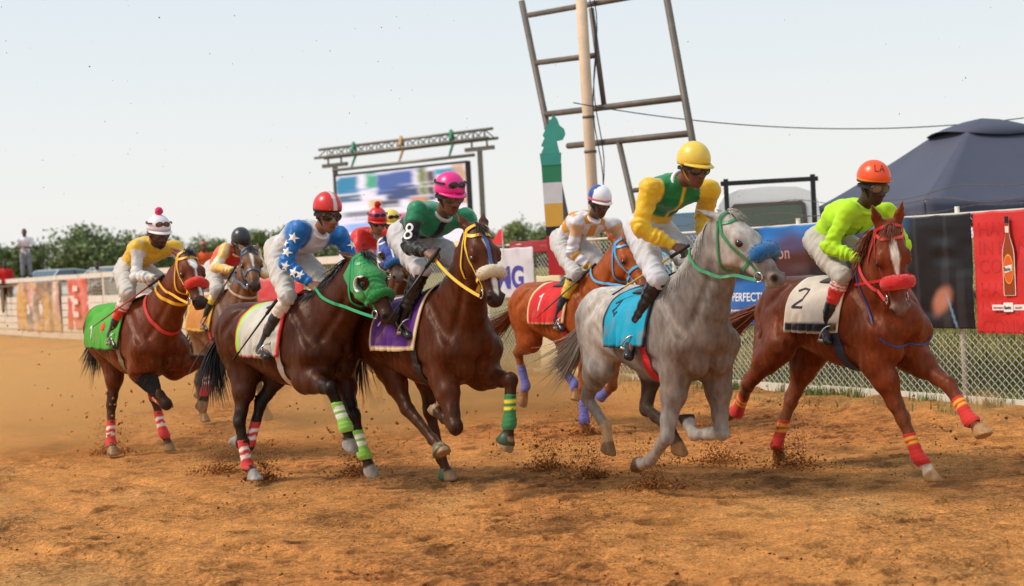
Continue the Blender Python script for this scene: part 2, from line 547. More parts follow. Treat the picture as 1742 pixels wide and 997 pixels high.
def build_track():
    n = 400; m = 530
    inv = np.linspace(1 / 5.6, 1 / 62.0, n); D = 1 / inv
    t = np.linspace(-1, 1, m)
    X = t[None] * (.40 * D[:, None] + .6); Yg = np.repeat(D[:, None], m, 1)
    P = np.stack([X, Yg, np.zeros_like(X)], -1)
    off = (P - F0) @ FN; s = (P - F0) @ FD
    h = dirt_h(P)
    colr = np.tile(np.array(lin((246, 166, 92))), (n, m, 1))
    # wheel ruts and harrow lines sweeping along the track
    across = off + .9 * np.sin(s * .16 + .6) + .25 * fbm(P, .5, 2, 15)
    for c0, w, dep in ((-11.6, .09, .034), (-11.25, .06, .024), (-10.2, .08, .030), (-9.9, .06, .022), (-8.3, .10, .026), (-12.6, .09, .03), (-6.0, .13, .018), (-7.4, .07, .02), (-9.0, .06, .018)):
        g = np.exp(-((across - c0) / w) ** 2); h = h - dep * g + dep * .6 * np.exp(-((across - c0 - 2 * w) / w) ** 2)
    harrow = np.sin(across * 24 + 2 * fbm(P, 1.2, 2, 4)) * sstep(.0, .5, fbm(P, .35, 2, 19)); h = h + .004 * harrow
    churn = sstep(-.05, .35, fbm(P * V(1, .75, 0), .55, 4, 31))
    rg_ = 1 - np.abs(fbm(P * V(1, 1.1, 0), 9, 3, 64)); h = h + churn * (.022 * (rg_ - .62) + .007 * vnoise(P, 30, 66))
    # hoof prints
    moist = np.zeros_like(h)
    rg = np.random.default_rng(5)
    for k in range(520):
        d = 1 / rg.uniform(1 / 26., 1 / 6.2); x = rg.uniform(-.37, .37) * d
        if (V(x, d, 0) - F0) @ FN > -.8: continue
        i = int(np.clip(np.searchsorted(-inv, -1 / d), 0, n - 1)); j = int(np.clip((x / (.40 * d + .6) + 1) / 2 * (m - 1), 0, m - 1))
        rad = rg.uniform(.05, .10) * (1.0 if d > 9 else .8)
        di = int(rad * 3.2 / max(1e-3, abs(D[min(i + 1, n - 1)] - D[i])) + 2); dj = int(rad * 3.2 / (2 * (.40 * d + .6) / m) + 2)
        sl = (slice(max(0, i - di), i + di), slice(max(0, j - dj), j + dj))
        dx = P[sl][..., 0] - x; dy = P[sl][..., 1] - d; a = rg.uniform(0, 6.28)
        rr = np.sqrt((dx * math.cos(a) + dy * math.sin(a)) ** 2 + ((dy * math.cos(a) - dx * math.sin(a)) * 1.35) ** 2) / rad
        rr = rr + .25 * fbm(P[sl], 12, 2, k % 7)
        dep = rg.uniform(.008, .024)
        h[sl] += -dep * np.exp(-(rr / .8) ** 4) + dep * .8 * np.exp(-((rr - 1.25) / .35) ** 2)
        moist[sl] = np.maximum(moist[sl], np.exp(-((rr) / 1.25) ** 4) * rg.uniform(.25, .95))
    bank = sstep(-1.5, -.1, off)
    h = h * (1 - .5 * bank) + bank * (.05 + .06 * np.clip(fbm(P, 3.0, 3, 44), -.3, 1)) + .05 * np.exp(-((off + .9) / .4) ** 2) * (1 + fbm(P, 4, 2, 3))
    P[..., 2] = np.where(off > .35, -.5, h)
    def mixc(rgb, w):
        nonlocal colr
        w = np.clip(w, 0, 1)[..., None]; colr = colr * (1 - w) + np.array(lin(rgb)) * w
    clod = sstep(.12, .4, fbm(P * V(1, 1.2, 0), 14, 3, 8)); patch_ = sstep(-.15, .35, fbm(P * V(1, .6, 0), .55, 4, 31))
    mixc((232, 144, 77), .75 * patch_)
    mixc((116, 66, 31), .8 * clod * (.15 + .85 * patch_))
    mixc((128, 74, 36), .75 * churn * sstep(-.1, .35, fbm(P * V(1, .9, 0), 3.5, 4, 71)))
    mixc((104, 58, 28), moist * .85)
    mixc((240, 180, 112), .6 * sstep(.1, .5, fbm(P * V(1, .5, 0), .9, 3, 77)) * (1 - patch_))
    mixc((196, 142, 84), bank * .6)
    idx = np.arange(n * m).reshape(n, m)
    fs = np.stack([idx[:-1, :-1], idx[:-1, 1:], idx[1:, 1:], idx[1:, :-1]], -1).reshape(-1, 4)
    o = link("track", mesh_from("track", P.reshape(-1, 3), fs, colr.reshape(-1, 3)), DIRT)
    o["kind"] = "structure"
    # the same dirt carries on all round
    b = MB()
    b.poly([(-400, -60, -.10), (400, -60, -.10), (400, 5.55, -.10), (-400, 5.55, -.10)])
    b.poly([(-400, 5.55, -.10), (400, 5.55, -.10), (400, 400, -.52), (-400, 400, -.52)])
    o2 = b.build("ground", mat("far_dirt", lin((200, 138, 78)), .95, vary=.2, scale=.5)); o2["kind"] = "structure"
build_track()

def build_infield():
    ss = np.concatenate([np.linspace(-60, -6, 12), np.linspace(-5, 20, 60), np.linspace(21, 60, 30), np.linspace(70, 600, 12)])
    oo = np.concatenate([np.linspace(0, 9, 46), np.linspace(10, 60, 16), np.linspace(80, 700, 10)])
    S_, O_ = np.meshgrid(ss, oo, indexing='ij')
    P = F0 + S_[..., None] * FD + O_[..., None] * FN
    z = .02 + .83 * sstep(.2, 2.6, O_); P[..., 2] = z + .03 * fbm(P, .8, 3, 2)
    c = np.tile(np.array(lin((118, 112, 58))), P.shape[:2] + (1,))
    w = sstep(-.2, .4, fbm(P, .7, 3, 9))[..., None]; c = c * (1 - w) + np.array(lin((150, 128, 82))) * w
    a, b = P.shape[:2]; idx = np.arange(a * b).reshape(a, b)
    fs = np.stack([idx[:-1, :-1], idx[:-1, 1:], idx[1:, 1:], idx[1:, :-1]], -1).reshape(-1, 4)[:, ::-1]
    o = link("infield", mesh_from("infield", P.reshape(-1, 3), fs, c.reshape(-1, 3)), attr_mat("grass_ground", rough=.95, spec=.1, vary=.35, scale=9, bump=.8, bscale=40, bdist=.03))
    o["kind"] = "structure"
build_infield()

def grass(name, pts, hmin, hmax, rgbs, label):
    vs, fs, cs = [], [], []
    for p in pts:
        h = random.uniform(hmin, hmax); a = random.uniform(0, 6.28); ln = random.uniform(.1, .6) * h; w = random.uniform(.004, .009)
        d = V(math.cos(a), math.sin(a), 0); n = V(-d[1], d[0], 0); b = len(vs); p = np.asarray(p)
        vs += [p - n * w, p + n * w, p + d * ln * .35 + V(0, 0, h * .6) + n * w * .7, p + d * ln * .35 + V(0, 0, h * .6) - n * w * .7, p + d * ln + V(0, 0, h)]
        fs += [(b, b + 1, b + 2), (b, b + 2, b + 3), (b + 3, b + 2, b + 4)]; cs += [lin(random.choice(rgbs))] * 5
    o = link(name, mesh_from(name, np.array(vs), np.array(fs), np.array(cs)), attr_mat(name + "_blades", rough=.7, vary=.2, scale=4, bump=0))
    tag(o, label, "grass", kind="stuff")
def tufts(n, s0, s1, o0, o1, zf, clump=None):
    out = []
    while len(out) < n:
        s, o = random.uniform(s0, s1), random.uniform(o0, o1)
        if clump:
            for _ in range(random.randint(*clump)):
                q = FP(s + random.gauss(0, .06), 0, o + random.gauss(0, .05)); q[2] = zf(o) - .02; out.append(q)
        else:
            q = FP(s, 0, o); q[2] = zf(o) - .02; out.append(q)
    return out
GREENS = [(96, 110, 44), (128, 128, 62), (150, 138, 78), (84, 98, 40), (166, 150, 96)]
grass("infield_grass", tufts(15000, -2.5, 12, .12, 3.2, infield_z) + tufts(3500, 12, 30, .15, 2.0, infield_z), .06, .26, GREENS, "rough dry green grass growing behind the chain link fence")
grass("bank_grass", tufts(2600, -1.5, 9.5, -.40, -.04, lambda o: .05, (25, 60)) + tufts(500, -1.0, 9, -1.2, -.4, lambda o: .04, (6, 14)), .04, .16, GREENS[:3] + [(92, 118, 58)], "tufts of grass along the foot of the fence")

# ---- chain link fence
WHITE_P = mat("weathered_white", lin((214, 204, 190)), .75, vary=.18, scale=6, bump=.4, bscale=40)
GALV = mat("galvanised_wire", lin((226, 220, 208)), .6, metal=.0, vary=.15)
def fence(root, s0, s1, zb, zt, px, pz, r):
    vs, fs = [], []
    n = int((s1 - s0) / px * 2); k = int((zt - zb) / (pz / 2))
    for i in range(n):
        s = s0 + i * px / 2
        pts = [FP(s + (px * .52 if (j + i) % 2 else -px * .02), zb + j * pz / 2, .004 if (j + i) % 2 else -.004) for j in range(k + 1)]
        b = len(vs)
        for j, p in enumerate(pts):
            t = FD * (1 if (j + i) % 2 else -1) * px / 2 + V(0, 0, pz / 2); u = unit(np.cross(t, FN))
            vs += [p + u * r, p - u * r * .5 + FN * r * .87, p - u * r * .5 - FN * r * .87]
        for j in range(k):
            for q in range(3):
                q2 = (q + 1) % 3; fs.append((b + j * 3 + q, b + j * 3 + q2, b + j * 3 + 3 + q2, b + j * 3 + 3 + q))
    o = link("chain_link", mesh_from("chain_link", np.array(vs), np.array(fs)), GALV, root); o["kind"] = "stuff"
fr = empty("chain_link_fence", tuple(FP(0)))
fr.matrix_world = Matrix.Identity(4)
tag(fr, "white wire chain link fence with plank along its foot beside the track", "fence")
fence(fr, -2.6, 13.5, .10, 1.97, .092, .082, .0042)
for s in np.arange(-2.3, 14, 2.42):
    b = MB(); b.tube([FP(s, -.1, .03), FP(s, 2.06, .03)], .026, 8); b.build("post", WHITE_P, fr, True)
for z in (1.98, ):
    b = MB(); b.tube([FP(-3, z, .0), FP(14, z, .0)], .018, 6); b.build("top_rail", WHITE_P, fr, True)
s = -3.0; i = 0
while s < 14:
    L = random.uniform(2.2, 3.2)
    a, c = FP(s + .01, .06 + random.uniform(-.015, .015), -.03), FP(s + L - .01, .06 + random.uniform(-.02, .02), -.03 + random.uniform(-.015, .0))
    b = MB(); b.bar(a, c, .035, .125 + random.uniform(-.015, .015)); b.build("kick_board", WHITE_P, fr); s += L
for k, (z, amp) in enumerate(((2.12, .03), (2.22, .04), (2.05, .02))):
    pts = [FP(s, z + amp * math.sin(s * 2.2 + k * 2) + .02 * math.sin(s * 5 + k), .03 * math.sin(s * 3 + k)) for s in np.arange(-2.6, 5.2, .12)]
    b = MB(); b.tube(pts, .0032, 4)
    for s in np.arange(-2.5, 5.1, .11):
        p = FP(s, z + amp * math.sin(s * 2.2 + k * 2) + .02 * math.sin(s * 5 + k), .03 * math.sin(s * 3 + k))
        b.tube([p - V(.006, 0, .012), p + V(.006, .004, .012)], .0022, 3)
    b.build("barbed_wire", cmat((92, 70, 54), .6), fr)

# ---- white board fence further up the track
wf = empty("board_fence"); tag(wf, "white wooden board fence far up the track behind leftmost horse", "fence")
for s in np.arange(14.2, 60, 2.4):
    b = MB(); b.bar(FP(s, -.1, .05), FP(s, 1.98, .05), .13, .09, upv=tuple(FN)); b.build("post", WHITE_P, wf)
for s in np.arange(14.2, 58, 2.4):
    for z, hgt in ((1.93, .14), (1.28, .20), (1.06, .19), (.85, .19), (.63, .20), (.41, .19), (.19, .19)):
        b = MB(); b.bar(FP(s + .03, z + random.uniform(-.01, .01), -.005), FP(s + 2.37, z + random.uniform(-.012, .012), -.005), .03, hgt); b.build("board", WHITE_P, wf)
fence2_v, fence2_f = [], []
b = MB()
for s in np.arange(14.3, 46, .10):
    b.tube([FP(s, 1.2, .02), FP(s, 1.9, .02)], .006, 3)
for z in np.arange(1.25, 1.9, .10):
    b.tube([FP(14.3, z, .022), FP(46, z, .022)], .006, 3)
o = b.build("wire_mesh", cmat((176, 158, 132), .7), wf); o["kind"] = "stuff"

# ---- printed banners: wrinkled sheets hung on the fence
PRINT = attr_mat("vinyl_print", rough=.42, spec=.4, vary=.05, scale=5, bump=.12, bscale=6, bdist=.03)
def text_mesh(txt, size, bold=0.0):
    cu = bpy.data.curves.new("lettering", 'FONT'); cu.body = txt; cu.size = size; cu.extrude = .0006; cu.offset = bold * size; cu.align_x = 'LEFT'
    o = bpy.data.objects.new("lettering", cu); col.objects.link(o)
    bpy.context.view_layer.update()
    me = bpy.data.meshes.new_from_object(o.evaluated_get(bpy.context.evaluated_depsgraph_get()))
    bpy.data.objects.remove(o); bpy.data.curves.remove(cu)
    return me
def letter(txt, size, s, z, off, rgb, parent, sx=1.0, bold=0.01, rough=.5, wav=None, name="lettering"):
    """lettering on the fence plane, read from the track; s is the left end as seen"""
    if " " in txt:        # word by word
        for wd in txt.split():
            o = letter(wd, size, s, z, off, rgb, parent, sx, bold, rough, wav, name); s = s - (o["run"] + .28 * size) * sx
        return o
    me = text_mesh(txt, size, bold)
    n = len(me.vertices); co = np.zeros(n * 3); me.vertices.foreach_get("co", co); co = co.reshape(-1, 3)
    P = np.array([FP(s - x * sx, z + y, off - zz) for x, y, zz in co])
    if wav is not None: P = P - FN * wav((P - F0) @ FD, P[:, 2])[:, None]
    me.vertices.foreach_set("co", P.astype(np.float32).ravel()); me.update()
    me.name = name
    o = link(name, me, cmat(rgb, rough), parent); o["run"] = float(co[:, 0].max())
    return o
def wave(seed, amp): return lambda s, z: amp * (vnoise(np.stack([s * 1.6, z * .8, 0 * s], -1), 1.5, seed) + .4 * vnoise(np.stack([s * 1.2, z * 3, 0 * s], -1), 3, seed + 1))
def banner(name, label, s0, s1, zb, zt, fn, off=-.045, seed=0, amp=.025, nx=110, nz=60, cat="banner", skew=0.0):
    u, w = np.meshgrid(np.linspace(0, 1, nx), np.linspace(0, 1, nz), indexing='ij')
    S_ = s0 + (s1 - s0) * u; Z_ = zb + (zt - zb) * w + skew * (u - .5)
    wv = wave(seed, amp)
    P = F0 + S_[..., None] * FD + FN * (off - wv(S_, Z_))[..., None]; P[..., 2] = Z_ - .012 * np.abs(np.sin(u * math.pi * max(2, abs(s1 - s0) / .45))) * w
    c = fn(u, w, S_, Z_)
    idx = np.arange(nx * nz).reshape(nx, nz)
    fs = np.stack([idx[:-1, :-1], idx[:-1, 1:], idx[1:, 1:], idx[1:, :-1]], -1).reshape(-1, 4)
    root = empty(name); tag(root, label, cat)
    o = link("sheet", mesh_from("sheet", P.reshape(-1, 3), fs, c.reshape(-1, 3)), PRINT, root)
    md = o.modifiers.new("thick", 'SOLIDIFY'); md.thickness = .004; md.offset = 0
    return root, wv, off
def paint(shape, rgb): return np.tile(np.array(lin(rgb)), shape + (1,))
def over(c, rgb, w): w = np.clip(w, 0, 1)[..., None]; return c * (1 - w) + np.array(lin(rgb)) * w

def dark_print(u, w, s, z):
    c = paint(u.shape, (25, 23, 27))
    P3 = np.stack([s, z, 0 * s], -1)
    c = over(c, (60, 58, 62), .5 * sstep(.1, .6, vnoise(np.stack([s * 14, z * .8, 0 * s], -1), 1, 3)))
    c = over(c, (70, 140, 204), .95 * sstep(.55, .0, np.hypot((s - 1.15) / 1.0, (z - 2.0) / .9)))                       # blue glow
    c = over(c, (36, 118, 196), sstep(1.72, 1.84, z + .10 * np.sin(s * 3)) * sstep(1.5, 2.0, s) * sstep(3.3, 3.0, s))        # blue fold along the top
    c = over(c, (84, 42, 36), .8 * sstep(.55, .2, np.hypot((s - 2.6) / 1.0, (z - 1.65) / .7)))
    c = over(c, (150, 176, 206), .6 * sstep(.62, .8, vnoise(np.stack([(s + z * .35) * 9, z * .5, 0 * s], -1), 1, 8)) * sstep(3.0, 2.4, s) * sstep(1.2, 1.6, s) * sstep(1.8, 1.5, z))
    c = over(c, (40, 104, 178), sstep(.0, .08, (s - 2.35) - (z - .82) * 1.0) * sstep(1.42, 1.3, z))                           # blue lower corner
    c = over(c, (190, 122, 98), .9 * sstep(.19, .07, np.hypot((s - .33) * 1.0 + (z - 1.08) * .5, (z - 1.10) * .9) + .03 * vnoise(P3, 6, 3)))
    c = over(c, (120, 160, 190), .7 * sstep(.022, .008, np.abs((s - .10) - (z - .8) * .35)) * sstep(1.2, 1.1, z))
    return c
bn, wv, of = banner("banner", "long black and blue printed banner on fence beside the neon rider", -.13, 4.3, .81, 1.985, dark_print, seed=2, nx=200, nz=60)
letter("PERFECTLY BREWED", .145, 3.72, 1.105, of - .006, (226, 226, 232), bn, sx=.98, bold=.014, wav=wv)
letter("PERFECTLY INDEPENDENT", .145, 3.76, .90, of - .006, (206, 206, 216), bn, sx=.98, bold=.010, wav=wv)
for q_, (ch, ds) in enumerate((("o", 0), ("n", .115))): letter(ch, .20, 2.84 - ds, 1.60, of - .006, (176, 128, 122), bn, bold=.012, wav=wv)

def red_print(u, w, s, z):
    c = paint(u.shape, (212, 50, 48))
    c = over(c, (232, 150, 140), .55 * sstep(.03, .0, np.abs((s + .95) + (z - 1.3) * .42)) )
    return over(c, (186, 36, 36), .4 * sstep(0, .5, vnoise(np.stack([s * 3, z, 0 * s], -1), 2, 4)))
bn, wv, of = banner("banner", "red printed beer banner with bottle on fence at right edge", -1.75, -.15, .77, 1.99, red_print, seed=5, nx=60, nz=50)
for i, t in enumerate(("HAVE", "IN BANKS", "COMMON", "HAVE", "IN BANKS", "COMMON")):
    letter(t, .20, -.20, 1.74 - i * .185 - (.05 if i > 2 else 0), of - .0035, (190, 40, 40), bn, sx=.95, bold=.004, wav=wv)
def bottle(parent, s, z, off, k):
    out = [(-.050, 0), (.050, 0), (.052, .02), (.052, .31), (.046, .36), (.022, .44), (.016, .48), (.016, .60), (-.016, .60), (-.016, .48), (-.022, .44), (-.046, .36), (-.052, .31), (-.052, .02)]
    fr_ = (FP(s, z, off), -FD, V(0, 0, 1), -FN)
    def pr(pts, rgb, th, nm): b = MB(); b.prism([(x * k, y * k) for x, y in pts], fr_, th); b.build(nm, cmat(rgb, .4), parent)
    el = lambda cx, cy, rx, ry, n=20: [(cx + rx * math.cos(2 * math.pi * i / n), cy + ry * math.sin(2 * math.pi * i / n)) for i in range(n)]
    pr([(x * 1.13, y * 1.015 - .005) for x, y in out], (240, 226, 214), .003, "bottle_halo")
    pr(out, (150, 62, 24), .006, "bottle_print")
    pr([(-.018, .555), (.018, .555), (.018, .605), (-.018, .605)], (26, 20, 22), .009, "bottle_cap")
    pr([(-.017, .48), (.017, .48), (.017, .53), (-.017, .53)], (232, 214, 190), .009, "neck_label")
    pr(el(0, .20, .048, .115), (232, 176, 60), .009, "bottle_label"); pr(el(0, .20, .042, .105), (222, 92, 36), .011, "label_field")
    pr([(-.034, .17), (.034, .185), (.034, .235), (-.034, .22)], (240, 236, 230), .013, "name_plate")
bottle(bn, -.60, 1.15, of - .020, 1.28)
letter("Banks", .052, -.552, 1.392, of - .042, (30, 26, 28), bn, sx=.68, bold=.012)
b = MB(); b.prism([(0, 0), (.42, 0), (.42, .055), (0, .055)], (FP(-.37, 1.0, of - .018), -FD, V(0, 0, 1), -FN), .004); b.build("caption_plate", cmat((238, 230, 226), .5), bn)
letter("PARTNERS IN", .026, -.385, 1.016, of - .026, (150, 40, 40), bn, sx=.85)
letter("CRICKET", .026, -.655, 1.016, of - .026, (150, 40, 40), bn, sx=.85)
b = MB(); b.prism([(0, 0), (.115, 0), (.115, .09), (0, .09)], (FP(-.52, .985, of - .024), -FD, V(0, 0, 1), -FN), .005); b.build("name_plate", cmat((240, 236, 230), .5), bn)
letter("Banks", .048, -.527, 1.012, of - .032, (30, 26, 28), bn, sx=.78, bold=.012)

bn, wv, of = banner("banner", "white sign banner with large blue letters behind the sheepskin horse", 8.30, 9.75, 1.17, 1.94, lambda u, w, s, z: over(paint(u.shape, (206, 202, 208)), (176, 170, 178), .5 * sstep(0, .5, vnoise(np.stack([s * 3, z * 2, 0 * s], -1), 2, 4))), seed=7, nx=40, nz=30, amp=.015)
letter("SMG", .46, 9.66, 1.33, of - .006, (58, 52, 150), bn, sx=1.2, bold=.035, wav=wv)
b = MB(); b.bar(FP(8.62, 1.36, of - .012), FP(8.86, .84, of - .012), .09, .01, upv=tuple(FN)); b.build("printed_bar", cmat((72, 66, 140), .6), bn)

def cream_print(u, w, s, z):
    c = paint(u.shape, (222, 206, 166))
    zig = .62 + .13 * np.abs(((s * 5) % 1) - .5) * 2
    c = over(c, (204, 44, 44), ((z > zig) & (z < 1.0)) * sstep(.3, .5, vnoise(np.stack([s, z, 0 * s], -1), 3, 4) + .75))
    c = over(c, (70, 74, 140), (np.abs(z - zig) < .022).astype(float)); c = over(c, (240, 190, 70), sstep(.12, .09, np.hypot(s - 7.75, z - .92)))
    return c
banner("signboard", "cream board with red and yellow print low on fence behind chestnut horse", 6.4, 8.2, .04, 1.50, cream_print, off=-.07, seed=9, nx=90, nz=70, amp=.004, cat="sign")
banner("banner", "narrow red banner strip along fence top beside the painted column", 7.0, 9.0, 1.84, 2.03, lambda u, w, s, z: over(paint(u.shape, (150, 34, 42)), (214, 130, 130), .4 * sstep(.45, .6, vnoise(np.stack([s * 5, z * 9, 0 * s], -1), 1, 4))), off=-.03, seed=11, nx=90, nz=10)
def crowd_print(u, w, s, z):
    c = paint(u.shape, (150, 122, 98))
    for k, rgb in enumerate(((206, 170, 120), (120, 96, 82), (206, 150, 140), (226, 206, 186), (200, 150, 70), (96, 82, 76))):
        c = over(c, rgb, .9 * sstep(.15, .5, vnoise(np.stack([s * .8, z * .45, 0 * s + k * 3.1], -1), 2.2, 20 + k)))
    return c
banner("banner", "faded photo print banner hung on the white board fence at left", 35.4, 41.0, .30, 1.84, crowd_print, seed=13, nx=80, nz=40, amp=.05)
bn, wv, of = banner("banner", "orange red pennant banner hung on the white board fence at left", 32.5, 34.6, .40, 1.88, lambda u, w, s, z: over(paint(u.shape, (206, 84, 62)), (226, 150, 130), .5 * sstep(.1, .5, vnoise(np.stack([s * .7, z * .4, 0 * s], -1), 3, 4))), seed=14, nx=30, nz=30, amp=.05)
for k, z in enumerate((1.5, 1.12, .75)):
    b = MB(); b.prism([(0, 0), (.55, .02), (.5, .16), (.05, .18)], (FP(33.7, z, of - .08), -FD, V(0, 0, 1), -FN), .004); b.build("printed_patch", cmat((232, 204, 190), .6), bn)
banner("banner", "red and white banner on fence behind the starred rider's knee", 17.0, 20.0, .9, 2.0, lambda u, w, s, z: over(paint(u.shape, (196, 52, 56)), (232, 206, 200), .85 * sstep(1.55, 1.7, z) + .7 * sstep(.5, .7, vnoise(np.stack([s * 4, z * 5, 0 * s], -1), 2, 4))), seed=15, nx=60, nz=30, amp=.03)
# ------------------------------------------------------------------ poses, metres in each horse's own frame (x forward, y left, z up)
POSE = {
 'h1': {'o': (-3.7, 14.9, 36), 'dz': 0.0, 'RF': [[0.5, -0.17, 0.89], [0.777, -0.042, 0.573], [0.496, -0.029, 0.643], [0.578, -0.122, 0.744]], 'LF': [[0.5, 0.17, 0.89], [0.863, 0.407, 0.968], [0.853, 0.334, 0.688], [0.847, 0.288, 0.535]], 'RH': [[-0.498, 0.005, 0.94], [-0.494, -0.081, 0.509], [-0.47, -0.122, 0.152], [-0.339, -0.155, 0.067]], 'LH': [[-0.28, 0.2, 1.0], [-0.217, 0.257, 0.568], [-0.156, 0.306, 0.217], [-0.12, 0.35, 0.067]], 'head': [[1.159, 0.078, 1.951], [1.548, 0.012, 1.499]]},
 'h3': {'o': (-1.88, 12.6, 42), 'dz': 0.0, 'RF': [[0.5, -0.17, 0.89], [0.931, -0.234, 0.831], [1.008, -0.175, 0.557], [1.043, -0.158, 0.402]], 'LF': [[0.5, 0.17, 0.89], [0.798, 0.064, 0.584], [0.86, 0.087, 0.302], [0.912, 0.125, 0.155]], 'RH': [[-0.498, -0.07, 0.917], [-0.451, -0.214, 0.504], [-0.388, -0.197, 0.15], [-0.244, -0.218, 0.083]], 'LH': [[-0.28, 0.2, 1.0], [-0.39, -0.035, 0.645], [-0.417, -0.152, 0.305], [-0.574, -0.172, 0.329]], 'head': [[1.113, -0.01, 1.822], [1.488, -0.034, 1.354]]},
 'h5': {'o': (-0.71, 11.9, 37), 'dz': 0.0, 'RF': [[0.5, -0.17, 0.89], [0.761, -0.264, 0.548], [0.49, -0.169, 0.593], [0.338, -0.142, 0.636]], 'LF': [[0.5, 0.17, 0.89], [0.937, 0.13, 0.863], [0.948, 0.09, 0.576], [0.95, 0.06, 0.418]], 'RH': [[-0.44, -0.037, 0.943], [-0.143, -0.083, 0.621], [0.143, -0.057, 0.405], [0.288, -0.073, 0.339]], 'LH': [[-0.28, 0.2, 1.0], [-0.237, 0.186, 0.562], [-0.162, 0.215, 0.211], [-0.113, 0.248, 0.063]], 'head': [[1.014, -0.157, 1.984], [1.306, -0.228, 1.465]]},
 'h6': {'o': (0.56, 15.5, 34), 'dz': 0.0, 'RF': [[0.5, -0.17, 0.89], [0.503, -0.232, 0.454], [0.524, -0.256, 0.166], [0.497, -0.23, 0.011]], 'LF': [[0.5, 0.17, 0.89], [0.514, 0.119, 0.453], [0.259, 0.161, 0.322], [0.113, 0.157, 0.387]], 'RH': [[-0.529, -0.116, 0.905], [-0.931, -0.012, 0.761], [-0.869, 0.026, 0.409], [-0.878, -0.012, 0.254]], 'LH': [[-0.28, 0.2, 1.0], [-0.491, 0.233, 0.616], [-0.19, 0.175, 0.428], [-0.094, 0.112, 0.316]], 'head': [[1.05, -0.091, 1.854], [1.454, -0.132, 1.413]]},
 'h7': {'o': (1.03, 11.2, 28), 'dz': 0.0, 'RF': [[0.5, -0.17, 0.89], [0.497, -0.273, 0.462], [0.276, -0.269, 0.274], [0.125, -0.269, 0.222]], 'LF': [[0.5, 0.17, 0.89], [0.556, 0.156, 0.454], [0.271, 0.118, 0.419], [0.142, 0.145, 0.51]], 'RH': [[-0.545, -0.153, 0.902], [-0.894, -0.073, 0.645], [-0.608, -0.084, 0.426], [-0.548, -0.108, 0.28]], 'LH': [[-0.28, 0.2, 1.0], [-0.302, 0.086, 0.576], [0.038, 0.068, 0.458], [0.088, 0.108, 0.312]], 'head': [[1.066, -0.082, 1.959], [1.467, 0.031, 1.527]]},
 'h8': {'o': (2.46, 11.5, 27), 'dz': 0.0, 'RF': [[0.56, -0.16, 0.88], [0.71, -0.062, 0.478], [0.802, -0.018, 0.207], [0.879, 0.038, 0.078]], 'LF': [[0.56, 0.16, 0.9], [0.956, 0.158, 0.708], [1.142, 0.148, 0.486], [1.285, 0.129, 0.417]], 'RH': [[-0.384, -0.284, 0.978], [-0.69, -0.384, 0.677], [-0.953, -0.305, 0.445], [-1.104, -0.288, 0.396]], 'LH': [[-0.536, 0.154, 0.902], [-0.668, 0.006, 0.51], [-0.709, -0.123, 0.176], [-0.797, -0.033, 0.076]], 'head': [[0.892, -0.265, 1.843], [0.949, -0.243, 1.246]]},
 'h2': {'o': (-3.36, 17.8, 30), 'dz': 0.0, 'RF': [[0.5, -0.17, 0.89], [0.931, -0.234, 0.831], [1.008, -0.175, 0.557], [1.043, -0.158, 0.402]], 'LF': [[0.5, 0.17, 0.89], [0.798, 0.064, 0.584], [0.86, 0.087, 0.302], [0.912, 0.125, 0.155]], 'RH': [[-0.498, -0.07, 0.917], [-0.451, -0.214, 0.504], [-0.388, -0.197, 0.15], [-0.244, -0.218, 0.083]], 'LH': [[-0.28, 0.2, 1.0], [-0.39, -0.035, 0.645], [-0.417, -0.152, 0.305], [-0.574, -0.172, 0.329]], 'head': [[1.104, -0.054, 2.0], [1.529, -0.176, 1.595]]},
 'h4': {'o': (-2.0, 18.4, 30), 'dz': 0.0, 'RF': [[0.5, -0.17, 0.89], [0.777, -0.042, 0.573], [0.496, -0.029, 0.643], [0.578, -0.122, 0.744]], 'LF': [[0.5, 0.17, 0.89], [0.863, 0.407, 0.968], [0.853, 0.334, 0.688], [0.847, 0.288, 0.535]], 'RH': [[-0.498, 0.005, 0.94], [-0.494, -0.081, 0.509], [-0.47, -0.122, 0.152], [-0.339, -0.155, 0.067]], 'LH': [[-0.28, 0.2, 1.0], [-0.217, 0.257, 0.568], [-0.156, 0.306, 0.217], [-0.12, 0.35, 0.067]], 'head': [[1.139, 0.027, 2.049], [1.544, -0.024, 1.609]]},
 'h9': {'o': (-1.8, 20.0, 30), 'dz': 0.0, 'RF': [[0.5, -0.17, 0.89], [0.503, -0.232, 0.454], [0.524, -0.256, 0.166], [0.497, -0.23, 0.011]], 'LF': [[0.5, 0.17, 0.89], [0.514, 0.119, 0.453], [0.259, 0.161, 0.322], [0.113, 0.157, 0.387]], 'RH': [[-0.529, -0.116, 0.905], [-0.931, -0.012, 0.761], [-0.869, 0.026, 0.409], [-0.878, -0.012, 0.254]], 'LH': [[-0.28, 0.2, 1.0], [-0.491, 0.233, 0.616], [-0.19, 0.175, 0.428], [-0.094, 0.112, 0.316]], 'head': [[1.1, -0.048, 1.983], [1.502, -0.096, 1.541]]},
}
